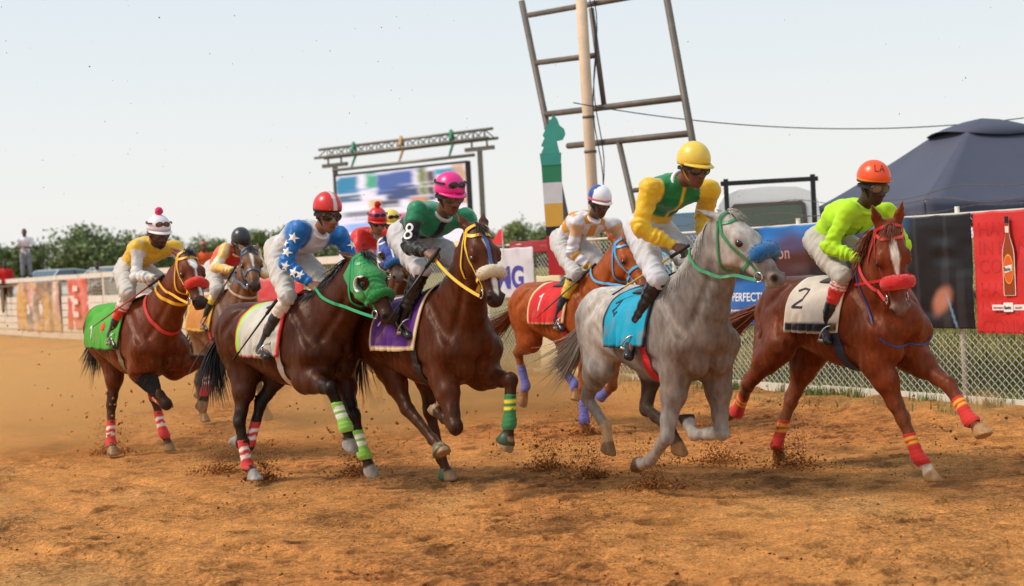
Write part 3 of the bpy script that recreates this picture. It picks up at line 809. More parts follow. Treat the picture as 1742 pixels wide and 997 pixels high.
RIDE = {
 'h1': {'P': [-0.077, 0.056, 1.878], 'N': [0.397, 0.088, 2.072], 'Hd': [0.51, 0.096, 2.207], 'chin': [0.587, 0.068, 2.01], 'RS': [0.384, -0.062, 2.055], 'LS': [0.381, 0.309, 2.036], 'RE': [0.452, -0.135, 1.783], 'RW': [0.699, -0.059, 1.757], 'LE': [0.461, 0.399, 1.771], 'LW': [0.635, 0.205, 1.775], 'RHp': [-0.047, -0.044, 1.838], 'LHp': [-0.047, 0.156, 1.838], 'RK': [0.415, -0.21, 1.625], 'RA': [0.18, -0.29, 1.249], 'RT': [0.303, -0.31, 1.132], 'LK': [0.415, 0.21, 1.625], 'LA': [0.18, 0.29, 1.249], 'LT': [0.303, 0.31, 1.132]},
 'h3': {'P': [-0.053, 0.067, 1.938], 'N': [0.423, 0.092, 2.051], 'Hd': [0.541, 0.101, 2.225], 'chin': [0.612, 0.077, 2.019], 'RS': [0.407, -0.083, 2.085], 'LS': [0.412, 0.307, 2.027], 'RE': [0.338, -0.185, 1.823], 'RW': [0.525, -0.108, 1.659], 'LE': [0.492, 0.397, 1.762], 'LW': [0.538, 0.148, 1.702], 'RHp': [-0.023, -0.033, 1.898], 'LHp': [-0.023, 0.167, 1.898], 'RK': [0.369, -0.216, 1.551], 'RA': [0.134, -0.311, 1.158], 'RT': [0.264, -0.356, 1.082], 'LK': [0.369, 0.216, 1.551], 'LA': [0.134, 0.311, 1.158], 'LT': [0.264, 0.356, 1.082]},
 'h5': {'P': [-0.1, -0.007, 1.996], 'N': [0.36, -0.002, 2.118], 'Hd': [0.471, -0.003, 2.289], 'chin': [0.538, -0.034, 2.1], 'RS': [0.325, -0.206, 2.16], 'LS': [0.354, 0.22, 2.095], 'RE': [0.339, -0.307, 1.889], 'RW': [0.594, -0.332, 1.841], 'LE': [0.434, 0.31, 1.83], 'LW': [0.529, 0.069, 1.846], 'RHp': [-0.07, -0.107, 1.956], 'LHp': [-0.07, 0.093, 1.956], 'RK': [0.361, -0.228, 1.7], 'RA': [0.161, -0.29, 1.335], 'RT': [0.294, -0.31, 1.218], 'LK': [0.361, 0.228, 1.7], 'LA': [0.161, 0.29, 1.335], 'LT': [0.294, 0.31, 1.218]},
 'h6': {'P': [-0.054, 0.06, 1.939], 'N': [0.41, 0.065, 2.113], 'Hd': [0.526, 0.069, 2.298], 'chin': [0.588, 0.036, 2.064], 'RS': [0.384, -0.121, 2.079], 'LS': [0.426, 0.315, 2.052], 'RE': [0.346, -0.172, 1.796], 'RW': [0.518, -0.077, 1.625], 'LE': [0.506, 0.405, 1.787], 'LW': [0.537, 0.168, 1.683], 'RHp': [-0.024, -0.04, 1.899], 'LHp': [-0.024, 0.16, 1.899], 'RK': [0.431, -0.21, 1.578], 'RA': [0.215, -0.29, 1.152], 'RT': [0.322, -0.31, 1.041], 'LK': [0.431, 0.21, 1.578], 'LA': [0.215, 0.29, 1.152], 'LT': [0.322, 0.31, 1.041]},
 'h7': {'P': [-0.074, 0.035, 1.951], 'N': [0.385, 0.022, 2.248], 'Hd': [0.519, 0.057, 2.366], 'chin': [0.587, 0.028, 2.176], 'RS': [0.336, -0.197, 2.207], 'LS': [0.395, 0.27, 2.179], 'RE': [0.285, -0.267, 1.93], 'RW': [0.41, -0.082, 1.796], 'LE': [0.182, 0.364, 2.005], 'LW': [0.326, 0.246, 1.823], 'RHp': [-0.044, -0.065, 1.911], 'LHp': [-0.044, 0.135, 1.911], 'RK': [0.387, -0.21, 1.557], 'RA': [0.149, -0.29, 1.16], 'RT': [0.248, -0.389, 1.023], 'LK': [0.387, 0.21, 1.557], 'LA': [0.149, 0.29, 1.16], 'LT': [0.248, 0.389, 1.023]},
 'h8': {'P': [-0.107, -0.009, 1.796], 'N': [0.343, -0.018, 1.991], 'Hd': [0.458, -0.011, 2.185], 'chin': [0.506, -0.059, 1.971], 'RS': [0.349, -0.165, 1.974], 'LS': [0.335, 0.197, 1.963], 'RE': [0.256, -0.282, 1.725], 'RW': [0.481, -0.193, 1.63], 'LE': [0.415, 0.287, 1.698], 'LW': [0.489, 0.041, 1.661], 'RHp': [-0.077, -0.109, 1.756], 'LHp': [-0.077, 0.091, 1.756], 'RK': [0.348, -0.252, 1.508], 'RA': [0.198, -0.29, 1.142], 'RT': [0.279, -0.343, 1.034], 'LK': [0.348, 0.252, 1.508], 'LA': [0.198, 0.29, 1.142], 'LT': [0.279, 0.343, 1.034]},
 'h2': {'P': [-0.1, -0.001, 1.843], 'N': [0.378, 0.052, 2.012], 'Hd': [0.494, 0.074, 2.135], 'chin': [0.578, 0.055, 1.972], 'RS': [0.373, -0.07, 2.044], 'LS': [0.359, 0.272, 2.003], 'RE': [0.476, -0.244, 1.835], 'RW': [0.7, -0.118, 1.798], 'LE': [0.439, 0.362, 1.738], 'LW': [0.612, 0.172, 1.786], 'RHp': [-0.07, -0.101, 1.803], 'LHp': [-0.07, 0.099, 1.803], 'RK': [0.404, -0.21, 1.588], 'RA': [0.168, -0.29, 1.237], 'RT': [0.305, -0.31, 1.14], 'LK': [0.404, 0.21, 1.588], 'LA': [0.168, 0.29, 1.237], 'LT': [0.305, 0.31, 1.14]},
 'h4': {'P': [-0.023, 0.165, 1.98], 'N': [0.45, 0.19, 2.138], 'Hd': [0.569, 0.206, 2.306], 'chin': [0.65, 0.187, 2.123], 'RS': [0.437, 0.036, 2.137], 'LS': [0.441, 0.424, 2.123], 'RE': [0.56, -0.108, 1.918], 'RW': [0.776, -0.027, 1.799], 'LE': [0.521, 0.514, 1.858], 'LW': [0.677, 0.306, 1.836], 'RHp': [0.007, 0.065, 1.94], 'LHp': [0.007, 0.265, 1.94], 'RK': [0.455, -0.21, 1.709], 'RA': [0.24, -0.29, 1.365], 'RT': [0.377, -0.31, 1.27], 'LK': [0.455, 0.21, 1.709], 'LA': [0.24, 0.29, 1.365], 'LT': [0.377, 0.31, 1.27]},
 'h9': {'P': [-0.1, -0.007, 2.037], 'N': [0.383, 0.044, 2.17], 'Hd': [0.503, 0.063, 2.33], 'chin': [0.582, 0.04, 2.154], 'RS': [0.375, -0.102, 2.161], 'LS': [0.377, 0.282, 2.146], 'RE': [0.497, -0.239, 1.936], 'RW': [0.726, -0.188, 1.823], 'LE': [0.457, 0.372, 1.881], 'LW': [0.612, 0.164, 1.862], 'RHp': [-0.07, -0.107, 1.997], 'LHp': [-0.07, 0.093, 1.997], 'RK': [0.397, -0.21, 1.739], 'RA': [0.186, -0.29, 1.411], 'RT': [0.323, -0.31, 1.321], 'LK': [0.397, 0.21, 1.739], 'LA': [0.186, 0.29, 1.411], 'LT': [0.323, 0.31, 1.321]},
}
# ------------------------------------------------------------------ what each horse looks like and wears
RED, WHT = (208, 70, 62), (240, 226, 216)
def stripes(c, s, b=((.22, .32), (.42, .54))): return dict(c=c, bands=[(x, y, s) for x, y in b])
TWO = [[(0, .8), (.25, 1.0), (.6, .95), (.7, .7), (.5, .4), (0, 0), (.75, 0)]]
ONE = [[(.2, .8), (.45, 1.0), (.45, 0)]]
SPECS = {
 'h1': dict(coat=(100, 44, 20), points=(30, 24, 22), hair=(24, 20, 19), under=(78, 36, 17), dust=.35, yaw=-4, ears=.75,
    blaze=[(.06, .012, 0), (.12, .034, .004), (.19, .028, .006), (.23, .006, .008), (.36, .006, .010), (.40, .012, .012), (.50, .014, .014)],
    wraps={k: stripes((212, 72, 66), WHT) for k in ('RF', 'LF', 'RH', 'LH')}, hoof=(150, 120, 88), hoofs={'RF': (28, 26, 26)},
    tail=[(-.98, 0, 1.22), (-1.05, .0, 1.02), (-1.10, -.02, .86)],
    tack=dict(bridle=(228, 168, 40), w=.026, roll=(226, 52, 30), rollr=.045, ra0=5, ra1=175, necklaces=[((196, 44, 46), .038, 1.7, -.1), ((226, 166, 36), .03, 3.1, -.4)]),
    cloth=dict(c=(74, 158, 48), x0=-.46, x1=.40, slant=-.07, phi=105, edge=(34, 60, 30), ew=.025, flare=.03,
        marks=[dict(strokes=ONE, u=.15, v=.62, s=.22, c=(240, 240, 235), w=.014), dict(strokes=[[(.3, .2), (.5, .8), (.7, .3)], [(.2, .5), (.8, .55)]], u=.48, v=.55, s=.2, c=(226, 60, 40), w=.04, name="emblem")]),
    girth=[(.30, .075, (120, 96, 70))]),
 'h3': dict(coat=(66, 30, 16), points=(22, 19, 19), hair=(19, 17, 17), under=(50, 25, 15), dust=.10, ears=.9, mane_side=-1, muzzle=(58, 46, 42),
    wraps={'RF': stripes((142, 194, 84), (238, 240, 226), ((.18, .30), (.38, .52))), 'LF': stripes((142, 194, 84), (238, 240, 226), ((.18, .30), (.38, .52))),
           'RH': stripes((206, 66, 64), WHT), 'LH': stripes((206, 66, 64), WHT)}, hoof=(150, 146, 140), pointw=.95,
    tail=[(-1.02, -.04, 1.22), (-1.04, -.1, .98), (-.98, -.12, .70)],
    tack=dict(bridle=(22, 150, 92), w=.026, hood=(40, 140, 64), roll=(36, 136, 60), rollr=.036, noseband=False),
    cloth=dict(c=(196, 190, 178), x0=-.22, x1=.40, slant=-.07, phi=109, edge=(206, 36, 40), ew=.05, flare=.02, zones=[('u', 0, .12, (150, 226, 70))],
        marks=[dict(strokes=[[(.1, .2), (.9, .2)], [(.1, .5), (.9, .5)], [(.3, .8), (.7, .8)]], u=.66, v=.52, s=.16, c=(208, 40, 40), w=.04, name="emblem")]),
    girth=[(.30, .06, (196, 186, 170))]),
 'h5': dict(coat=(76, 35, 17), points=(44, 28, 22), pointw=.7, hair=(60, 38, 28), under=(92, 45, 22), dust=.15, yaw=-10, ears=.55, muzzle=(44, 32, 30),
    blaze=[(.08, .010, 0), (.13, .016, 0), (.20, .004, 0), (.34, .010, 0), (.44, .020, 0), (.51, .016, 0), (.56, .0, 0)],
    wraps={'LF': dict(c=(64, 124, 74), t0=.32, bands=[(.16, .26, (236, 208, 62)), (.34, .42, (236, 208, 62))])},
    bells={'LF': (52, 74, 48), 'LH': (72, 104, 74), 'RH': (104, 100, 70)}, hoof=(150, 122, 92),
    tail=[(-.98, 0, 1.22), (-1.04, -.02, 1.0), (-1.06, -.04, .76)],
    tack=dict(bridle=(236, 190, 60), w=.024, roll=(226, 208, 178), rollr=.045, ra0=4, ra1=176, facestrap=(66, 88, 150)),
    cloth=dict(c=(84, 36, 120), x0=-.20, x1=.40, slant=-.07, phi=103, edge=(226, 200, 160), ew=.06, flare=.03,
        marks=[dict(strokes=[[(.1, .1), (.5, .9), (.9, .2)], [(.2, .5), (.8, .6)]], u=.16, v=.5, s=.2, c=(226, 214, 226), w=.015, name="emblem")]),
    girth=[(.30, .07, (34, 28, 26))]),
 'h6': dict(coat=(150, 72, 31), points=(112, 62, 40), pointw=.4, hair=(118, 66, 40), under=(120, 66, 40), dust=.4, ears=.3, muzzle=(110, 70, 52),
    wraps={k: dict(c=(104, 108, 178), bands=[(.2, .26, (82, 84, 150))]) for k in ('RF', 'LF', 'RH', 'LH')}, hoof=(150, 112, 76),
    tail=[(-1.02, .05, 1.20), (-1.28, .02, 1.02), (-1.58, -.05, .94)],
    tack=dict(bridle=(78, 160, 206), w=.026),
    cloth=dict(c=(206, 36, 40), x0=-.20, x1=.40, slant=-.07, phi=105, edge=(226, 200, 150), ew=.05, flare=.03,
        marks=[dict(strokes=ONE, u=.18, v=.48, s=.3, c=(240, 226, 220), w=.015)]),
    girth=[(.30, .07, (200, 40, 40))]),
 'h7': dict(coat=(126, 119, 114), points=(150, 142, 134), pointw=.5, hair=(168, 160, 152), dust=.28, ears=.75, yaw=16, dapple=.2, muzzle=(112, 92, 84), muzw=.75, rough=.46,
    patch=[((112, 92, 80), (.58, 0, 1.05), (.36, .5, .5), .85), ((128, 120, 116), (.35, -.25, 1.2), (.3, .3, .45), .6), ((104, 98, 95), (.75, 0, 1.5), (.3, .4, .35), .6), ((206, 196, 187), (-.6, 0, 1.3), (.5, .6, .55), .8), ((190, 180, 172), (1.25, 0, 1.85), (.28, .4, .3), .6)],
    socks={'LH': (.5, (74, 62, 54)), 'LF': (1.0, (186, 180, 172)), 'RH': (1.9, (196, 160, 116))}, hoof=(150, 112, 76), hoofs={'LF': (40, 34, 32), 'RF': (52, 44, 40)},
    tail=[(-1.02, 0, 1.15), (-1.18, -.02, .92), (-1.50, -.02, .82)], mane_side=-1, mane_fly=.2,
    tack=dict(bridle=(52, 132, 84), w=.020, roll=(28, 100, 158), rollr=.056, ra0=0, ra1=180),
    cloth=dict(c=(24, 156, 190), x0=-.14, x1=.40, slant=-.07, phi=107, edge=(20, 26, 34), ew=.04, flare=.035,
        marks=[dict(strokes=[[(.1, .8), (.5, 1), (.6, .7), (.2, .4), (.6, .1), (.9, .3)]], u=.1, v=.42, s=.24, c=(18, 60, 84), w=.014)]),
    girth=[(.28, .085, (196, 40, 46))]),
 'h8': dict(coat=(110, 49, 25), points=(96, 50, 34), pointw=.4, hair=(130, 70, 44), under=(116, 53, 26), dust=.35, ears=-.1, yaw=-30, mane_side=-1, fore=-.05, muzzle=(116, 92, 84), muzw=.8,
    patch=[((62, 38, 34), (-.3, 0, 1.42), (.55, .5, .22), .55), ((78, 46, 36), (-.6, -.2, 1.1), (.3, .3, .4), .4)],
    blaze=[(.07, .004, .0), (.12, .024, .0), (.22, .028, .002), (.30, .012, .004), (.36, .006, .004)],
    wraps={k: dict(c=(206, 56, 50), bands=[(.12, .20, (240, 168, 62)), (.27, .34, (240, 168, 62))]) for k in ('RF', 'LF', 'RH', 'LH')}, hoof=(176, 134, 92), socks={'RF': (2.35, (226, 206, 180))},
    tail=[(-1.02, -.05, 1.24), (-1.22, -.14, 1.10), (-1.48, -.22, 1.03)],
    tack=dict(bridle=(196, 44, 50), w=.021, brow=(222, 70, 50), roll=(218, 38, 40), rollr=.052, ra0=8, ra1=172, facestrap=(222, 200, 180), necklaces=[((38, 66, 130), .012, 1.3, .4)]),
    cloth=dict(c=(204, 190, 176), x0=-.20, x1=.40, slant=-.07, phi=105, edge=(228, 212, 186), ew=.02, flare=.02, zones=[('v', .86, 1.0, (26, 24, 28))],
        marks=[dict(strokes=TWO, u=.14, v=.42, s=.26, c=(48, 32, 40), w=.017)]),
    girth=[(.29, .08, (52, 62, 84))]),
 'h2': dict(coat=(112, 72, 46), points=(44, 34, 30), hair=(30, 25, 24), under=(126, 92, 66), dust=.5, yaw=-14, ears=.5, blaze=[(.08, .016, 0), (.14, .018, 0), (.24, .010, .004), (.32, .004, .006)],
    patch=[((110, 108, 112), (.6, -.2, 1.25), (.25, .25, .35), .25)],
    tack=dict(bridle=(52, 92, 124), w=.026, necklaces=[((196, 168, 150), .025, 2.6, -.5)]), cloth=dict(c=(190, 122, 52), x0=-.42, x1=.40, slant=-.07, phi=101, edge=(214, 170, 70), ew=.06, flare=.03),
    girth=[(.30, .07, (200, 50, 50))]),
 'h4': dict(coat=(84, 60, 48), points=(40, 32, 28), hair=(28, 24, 22), dust=.5, yaw=-14, ears=.5, socks={'RF': (1.5, (220, 206, 188)), 'LF': (1.5, (220, 206, 188))}, muzzle=(104, 88, 80),
    tack=dict(bridle=(226, 220, 210), w=.022, hood=(34, 58, 150), roll=(46, 104, 160), rollr=.04, facestrap=(236, 232, 226), noseband=True), cloth=dict(c=(200, 44, 44), x0=-.4, x1=.40, slant=-.07, phi=101, edge=(236, 226, 216), ew=.06)),
 'h9': dict(coat=(96, 62, 44), points=(50, 36, 30), hair=(34, 27, 24), dust=.5, wraps={k: dict(c=(226, 178, 60)) for k in ('RF', 'LF', 'RH', 'LH')},
    tack=dict(bridle=(60, 44, 36), w=.022), cloth=dict(c=(226, 186, 60), x0=-.4, x1=.40, slant=-.07, phi=101, edge=(60, 50, 40), ew=.04)),
}
# ------------------------------------------------------------------ horses
HAIR = {}
def hair_mat(rgb):
    if rgb not in HAIR:
        HAIR[rgb] = mat("hair_%d_%d_%d" % rgb, lin(rgb), 0.42, spec=0.4, vary=0.45, scale=40)
    return HAIR[rgb]

COAT = {}
def coat_mat(rough):
    if rough not in COAT:
        COAT[rough] = attr_mat("coat_%d" % int(rough * 100), rough=rough, spec=0.20, vary=0.28, scale=26, bump=0.45, bscale=60, sheen=0.0, stretch=(1, 1, .45), bdist=0.006)
        COAT[rough].node_tree.nodes['Principled BSDF'].inputs['Specular Tint'].default_value = (.92, .76, .62, 1)
    return COAT[rough]

def seg_param(P, a, b):
    a, b = np.asarray(a), np.asarray(b); d = b - a
    t = np.clip(((P - a) @ d) / (d @ d), 0, 1)
    return t, np.linalg.norm(P - (a + t[:, None] * d), axis=1)

def strands(name, roots, paths, rad, matl, parent, n=3):
    """tapering locks; each path is a list of points"""
    vs, fs = [], []
    for p in paths:
        p = np.asarray(p); m = len(p); b = len(vs)
        r0 = rad * random.uniform(.6, 1.3)
        t = unit(p[-1] - p[0]); u = unit(np.cross(t, V(.3, .8, .52))); w = np.cross(t, u)
        for i in range(m):
            r = r0 * (1 - (i / (m - 1)) ** 1.6 * .88)
            for k in range(n):
                a = 2 * math.pi * k / n
                vs.append(p[i] + (u * math.cos(a) + w * math.sin(a)) * r)
        for i in range(m - 1):
            for k in range(n):
                k2 = (k + 1) % n
                fs.append((b + i * n + k, b + i * n + k2, b + (i + 1) * n + k2, b + (i + 1) * n + k))
    return link(name, mesh_from(name, np.array(vs), np.array(fs)), matl, parent)

def bez(p, n):
    p = [np.asarray(q, float) for q in p]; o = []
    for i in range(n):
        t = i / (n - 1); q = p
        while len(q) > 1: q = [q[j] * (1 - t) + q[j + 1] * t for j in range(len(q) - 1)]
        o.append(q[0])
    return o

def dense(pts, step=0.02):
    o = []
    for a, b in zip(pts[:-1], pts[1:]):
        a, b = np.asarray(a, float), np.asarray(b, float)
        n = max(1, int(np.linalg.norm(b - a) / step))
        for i in range(n): o.append(a + (b - a) * i / n)
    o.append(np.asarray(pts[-1], float))
    return np.array(o)

def smooth_line(P, it=3):
    P = P.copy()
    for _ in range(it): P[1:-1] = .5 * P[1:-1] + .25 * (P[:-2] + P[2:])
    return P

def build_horse(key, label, S, h=0.011):
    pose = S['pose']; X, Y, hd = pose['o'] if 'at' not in S else S['at']
    root = empty("horse", (X, Y, 0), math.radians(hd - 90))
    tag(root, label, "horse", "race horses galloping along the track")
    dz = pose.get('dz', 0)
    poll, nose = map(np.array, pose['head'])
    e1 = unit(nose - poll)
    yaw = math.radians(S.get('yaw', 0))
    lat = V(-math.sin(yaw), math.cos(yaw), 0); lat = unit(lat - e1 * (lat @ e1)); e3 = np.cross(e1, lat)
    HS = 1.10
    def hp(a, l, d): return poll + e1 * (a * 1.04) + lat * (l * HS) + e3 * (d * HS)
    F = Field((-1.25, -.62, -.02), (1.75, .62, 2.15), h)
    rings = [(-.88, 1.24, 1.06, .07), (-.82, 1.34, 1.00, .155), (-.72, 1.425, .96, .225), (-.58, 1.49, .95, .268), (-.45, 1.51, .97, .285), (-.30, 1.50, .945, .292),
             (-.10, 1.47, .88, .305), (.10, 1.465, .82, .315), (.25, 1.50, .805, .30), (.40, 1.55, .815, .262), (.52, 1.53, .86, .23), (.64, 1.43, .94, .195), (.73, 1.30, 1.02, .13)]
    F.trunk([(a, b + dz, c + dz, d) for a, b, c, d in rings], p=2.25)
    D = V(0, 0, dz)
    for leg in ('RF', 'LF', 'RH', 'LH'):
        sy = -1 if leg[0] == 'R' else 1
        j = [np.array(q) for q in pose[leg]]
        if leg[1] == 'F':
            el, kn, fe, ho = j
            sh = V(.60 + .3 * (el[0] - .5), sy * .165, 1.10) + D
            F.cone(V(.36, sy * .12, 1.44) + D, sh, (.085, .13), (.11, .135), k=.07)          # shoulder blade
            F.cone(sh, el, (.115, .13), (.10, .12), k=.06)
            F.ell((el + V(.40, sy * .17, 1.22) + D) / 2 + V(-.06, sy * .015, 0), (.12, .075, .15), k=.07)  # triceps
            F.cone(V(.45, sy * .02, 1.0) + D, V(.66, sy * .10, 1.06) + D, (.11, .12), (.085, .09), k=.05)   # breast muscle
            F.ell(V(.665 + .12 * (el[0] - .5), sy * .095, .98) + D, (.085, .10, .11), k=.022)
            ax = unit(kn - el); fr = unit(np.cross(ax, V(0, 1, 0)))
            if fr[0] * 1 + fr[2] * .3 < 0: fr = -fr
            m = el + (kn - el) * .33
            F.cone(el, m + fr * .015, (.095, .115), (.088, .104), k=.05)
            F.cone(m + fr * .012, el + (kn - el) * .72, (.082, .094), (.054, .060), k=.04)
            F.cone(el + (kn - el) * .72, kn, (.052, .056), (.049, .053), k=.03)
            F.ell(kn + fr * .008, (.052, .052, .062), k=.02)
            F.ell(el - fr * .055 + V(0, 0, .03), (.05, .045, .06), k=.04)
            cr = ((.035, .045), (.031, .038))
        else:
            st, kn, fe, ho = j
            hip = V(-.56, sy * .145, 1.30) + D
            F.cone(hip, st, (.13, .235), (.105, .155), k=.06)
            F.cone(V(-.74, sy * .10, 1.27) + D, st * .45 + kn * .55 + V(-.02, 0, .06), (.10, .12), (.062, .066), k=.06)  # hamstring
            F.ell(V(-.50, sy * .13, 1.38) + D, (.20, .115, .12), k=.06)                  # croup muscle
            ax = unit(kn - st); fr = unit(np.cross(ax, V(0, 1, 0)))
            if fr @ (fe - kn) < 0: pass
            if fr[0] < 0: fr = -fr
            m = st + (kn - st) * .4
            F.cone(st, m - fr * .01, (.098, .135), (.078, .105), k=.05)
            F.cone(m - fr * .008, st + (kn - st) * .8, (.072, .096), (.044, .058), k=.04)
            F.cone(st + (kn - st) * .8, kn, (.044, .054), (.046, .056), k=.03)
            F.cone(m - fr * .07, kn - fr * .055 - ax * .045, (.026, .024), (.022, .024), k=.03)  # tendon to the point of hock
            F.ell(kn - fr * .04 - ax * .03, (.034, .032, .045), k=.025)
            F.ell(kn, (.052, .047, .058), k=.02)
            cr = ((.036, .048), (.032, .040))
        ca = unit(fe - kn)
        F.cone(kn, kn + (fe - kn) * .45, (.046, .052), cr[0], k=.015)
        F.cone(kn + (fe - kn) * .4, fe, cr[0], cr[1], k=.015)
        e = unit(ho - fe); tp = -np.cross(V(0, 1, 0), e)
        F.ell(fe - tp * .006, (.042, .042, .047), k=.02)
        F.ell(fe - tp * .030, (.022, .022, .026), k=.02)
        cor = fe + (ho - fe) * .74
        F.cone(fe, cor, (.038, .039), (.040, .041), k=.02)
        n = unit(e * math.cos(.7) - tp * math.sin(.7))
        if ho[2] < .11: n = V(0, 0, -1.0)
        toe = unit(tp - n * (tp @ n))
        sole = ho + n * .042 + toe * .012
        hv = Field.cone
        F.cone(cor + n * .012, sole + n * .02, (.050, .052), (.067, .073), k=.012, cap=.8)
        F.cut(sole, n, np.minimum(cor, sole) - .10, np.maximum(cor, sole) + .10)
    # neck
    b0 = V(.44, 0, 1.23) + D; b2 = hp(.07, 0, -.085)
    b1 = (b0 + b2) / 2 + V(.02, 0, -.035)
    nk = bez([b0, b1, b2], 6)
    nr = [(.185, .31), (.165, .288), (.14, .25), (.118, .213), (.103, .186), (.094, .163)]
    nlat = [V(0, 1, 0) * (1 - i / 5) + lat * (i / 5) for i in range(6)]
    for i in range(5): F.cone(nk[i], nk[i + 1], nr[i], nr[i + 1], nlat[i], k=.05)
    # head
    F.cone(hp(.02, 0, -.035), hp(.20, 0, -.01), (.084, .094), (.106, .086), lat, k=.03)
    F.cone(hp(.20, 0, -.012), hp(.44, 0, -.012), (.098, .086), (.053, .061), lat, k=.03)
    F.cone(hp(.44, 0, -.016), hp(.555, 0, -.022), (.052, .059), (.061, .054), lat, k=.025)
    F.cone(hp(.24, 0, -.13), hp(.45, 0, -.075), (.054, .046), (.036, .036), lat, k=.035)
    F.ell(hp(.535, 0, -.075), (.038, .036, .032), k=.02)
    for sy in (-1, 1):
        F.ell(hp(.165, sy * .048, -.115), (.125, .038, .108), axes=(e1, lat, e3), k=.035)
        F.ell(hp(.205, sy * .088, .022), (.055, .026, .03), axes=(e1, lat, e3), k=.02)
        F.ell(hp(.238, sy * .103, -.002), (.022, .018, .019), axes=(e1, lat, e3), k=.012, sub=True)
        F.cone(hp(.28, sy * .072, -.03), hp(.40, sy * .052, -.03), .014, .008, lat, k=.02)
        F.ell(hp(.550, sy * .046, .002), (.040, .029, .036), axes=(e1, lat, e3), k=.015)
        F.ell(hp(.570, sy * .060, .004), (.030, .022, .030), axes=(e1, lat, e3), k=.01, sub=True)
        # ears
        back = S.get('ears', 0.5)
        ed = unit(-e1 * (1.0) + lat * sy * .32 + e3 * (.35 - back))
        eb = hp(-.005, sy * .052, -.01)
        F.cone(eb, eb + ed * .085, (.035, .03), (.04, .025), lat, k=.025)
        F.cone(eb + ed * .085, eb + ed * .185, (.039, .023), (.007, .007), lat, k=.012)
        ef = unit(e3 - ed * (e3 @ ed) + lat * sy * .5)
        F.cone(eb + ed * .05 + ef * .024, eb + ed * .15 + ef * .018, (.016, .012), (.006, .006), lat, k=.008, sub=True)
    for sy in (-1, 1): F.cone(hp(.44, sy * .058, -.056), hp(.585, sy * .044, -.050), .008, .009, k=.014, sub=True)        # mouth line
    # shallow grooves between the muscles
    def groove(pts, r=.020, off=.014):
        P, _ = F.snap(dense([np.array(p) + D for p in pts], .05), off)
        for a_, b_ in zip(P[:-1], P[1:]): F.cone(a_, b_, r, r, k=.04, sub=True)
    for sy in (-1, 1):
        groove([(.24, sy * .33, 1.18), (.25, sy * .33, 1.0)])
        groove([(.40, sy * .18, 1.47), (.56, sy * .22, 1.30), (.70, sy * .22, 1.13)], .024)
        groove([(.28, sy * .3, 1.01), (.40, sy * .29, .97)])
        groove([(-.60, sy * .27, 1.36), (-.66, sy * .26, 1.17), (-.60, sy * .24, 1.0)])
        groove([(-.37, sy * .3, 1.22), (-.29, sy * .31, 1.07), (-.22, sy * .28, .94)], .024)
        groove([(-.30, sy * .2, 1.46), (-.50, sy * .28, 1.28)])
        for x_ in (-.18, -.09, 0., .09): groove([(x_, sy * .32, 1.22), (x_ - .03, sy * .32, 1.0)], .014, .012)
    groove([(.78, 0, 1.14), (.80, 0, .92)], .026)
    for sy in (-1, 1): groove([tuple(nk[1] - D + V(.12, sy * .16, -.13)), tuple(nk[3] - D + V(.08, sy * .12, -.09)), tuple(nk[4] - D + V(.05, sy * .1, -.06))], .018, .014)
    v, f = F.mesh(2)
    # surface relief: sinew and vein ridges under the skin
    gn = F.grad(v)
    rid = 1 - np.abs(fbm(v * V(1, 1, .55), 10, 2, 12)); rid2 = 1 - np.abs(vnoise(v * V(1.2, 1, .5), 24, 14))
    bodyw = sstep(1.75, 1.5, v[:, 2])
    v = v + gn * ((.010 * (rid - .75) + .0035 * (rid2 - .6)) * bodyw)[:, None]
    v = relaxed(v, f, 1)
    # coat colours
    C = np.tile(lin(S['coat']), (len(v), 1))
    vary = fbm(v, 4.0, 3, 3)[:, None]
    C = C * (1 + .22 * vary)
    def blend(c, w):
        nonlocal C
        w = np.clip(w, 0, 1)[:, None]; C = C * (1 - w) + np.array(lin(c)) * w
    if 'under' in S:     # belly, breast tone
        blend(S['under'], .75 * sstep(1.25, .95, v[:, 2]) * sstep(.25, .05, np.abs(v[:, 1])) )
    if 'patch' in S:
        for c, cen, r, wt in S['patch']:
            q = np.linalg.norm((v - np.array(cen)) / np.array(r), axis=1) + .25 * fbm(v, 9, 3, 5)
            blend(c, wt * sstep(1.15, .6, q))
    if S.get('dapple'):
        dp = vnoise(v, 17, 9)
        blend((205, 202, 198), S['dapple'] * sstep(.0, .6, dp + .3 * fbm(v, 40, 2, 2)) * sstep(1.9, 1.2, v[:, 2]) * sstep(.35, -.1, v[:, 0]))
    lv = np.full(len(v), -1.0); ld = np.full(len(v), 9.0); lg = np.zeros(len(v), int)
    for q, leg in enumerate(('RF', 'LF', 'RH', 'LH')):
        j = [np.array(x) for x in pose[leg]]
        for i in range(3):
            t, d = seg_param(v, j[i], j[i + 1])
            m = (d < ld) & (d < .13)
            ld[m] = d[m]; lv[m] = (i + t)[m]; lg[m] = q
    sh = np.array([1.0 + vary[:, 0] * .2])[0]
    if 'points' in S:
        blend(S['points'], S.get('pointw', .9) * sstep(.45, 1.0, lv + .15 * vary[:, 0]))
    for q, leg in enumerate(('RF', 'LF', 'RH', 'LH')):
        sk = S.get('socks', {}).get(leg)
        if sk: blend(sk[1], sstep(sk[0] - .06, sk[0] + .06, lv + .05 * vary[:, 0]) * (lg == q))
    hcol = S.get('hoof', (96, 82, 66))
    hoofm = (lv > 2.86) & (ld < .11)
    for q, leg in enumerate(('RF', 'LF', 'RH', 'LH')):
        fe, ho = np.array(pose[leg][2]), np.array(pose[leg][3])
        a = (v - fe) @ unit(ho - fe) - .74 * np.linalg.norm(ho - fe)
        w = sstep(-.004, .010, a) * (np.linalg.norm(v - ho, axis=1) < .13)
        blend(S.get('hoofs', {}).get(leg, hcol), w)
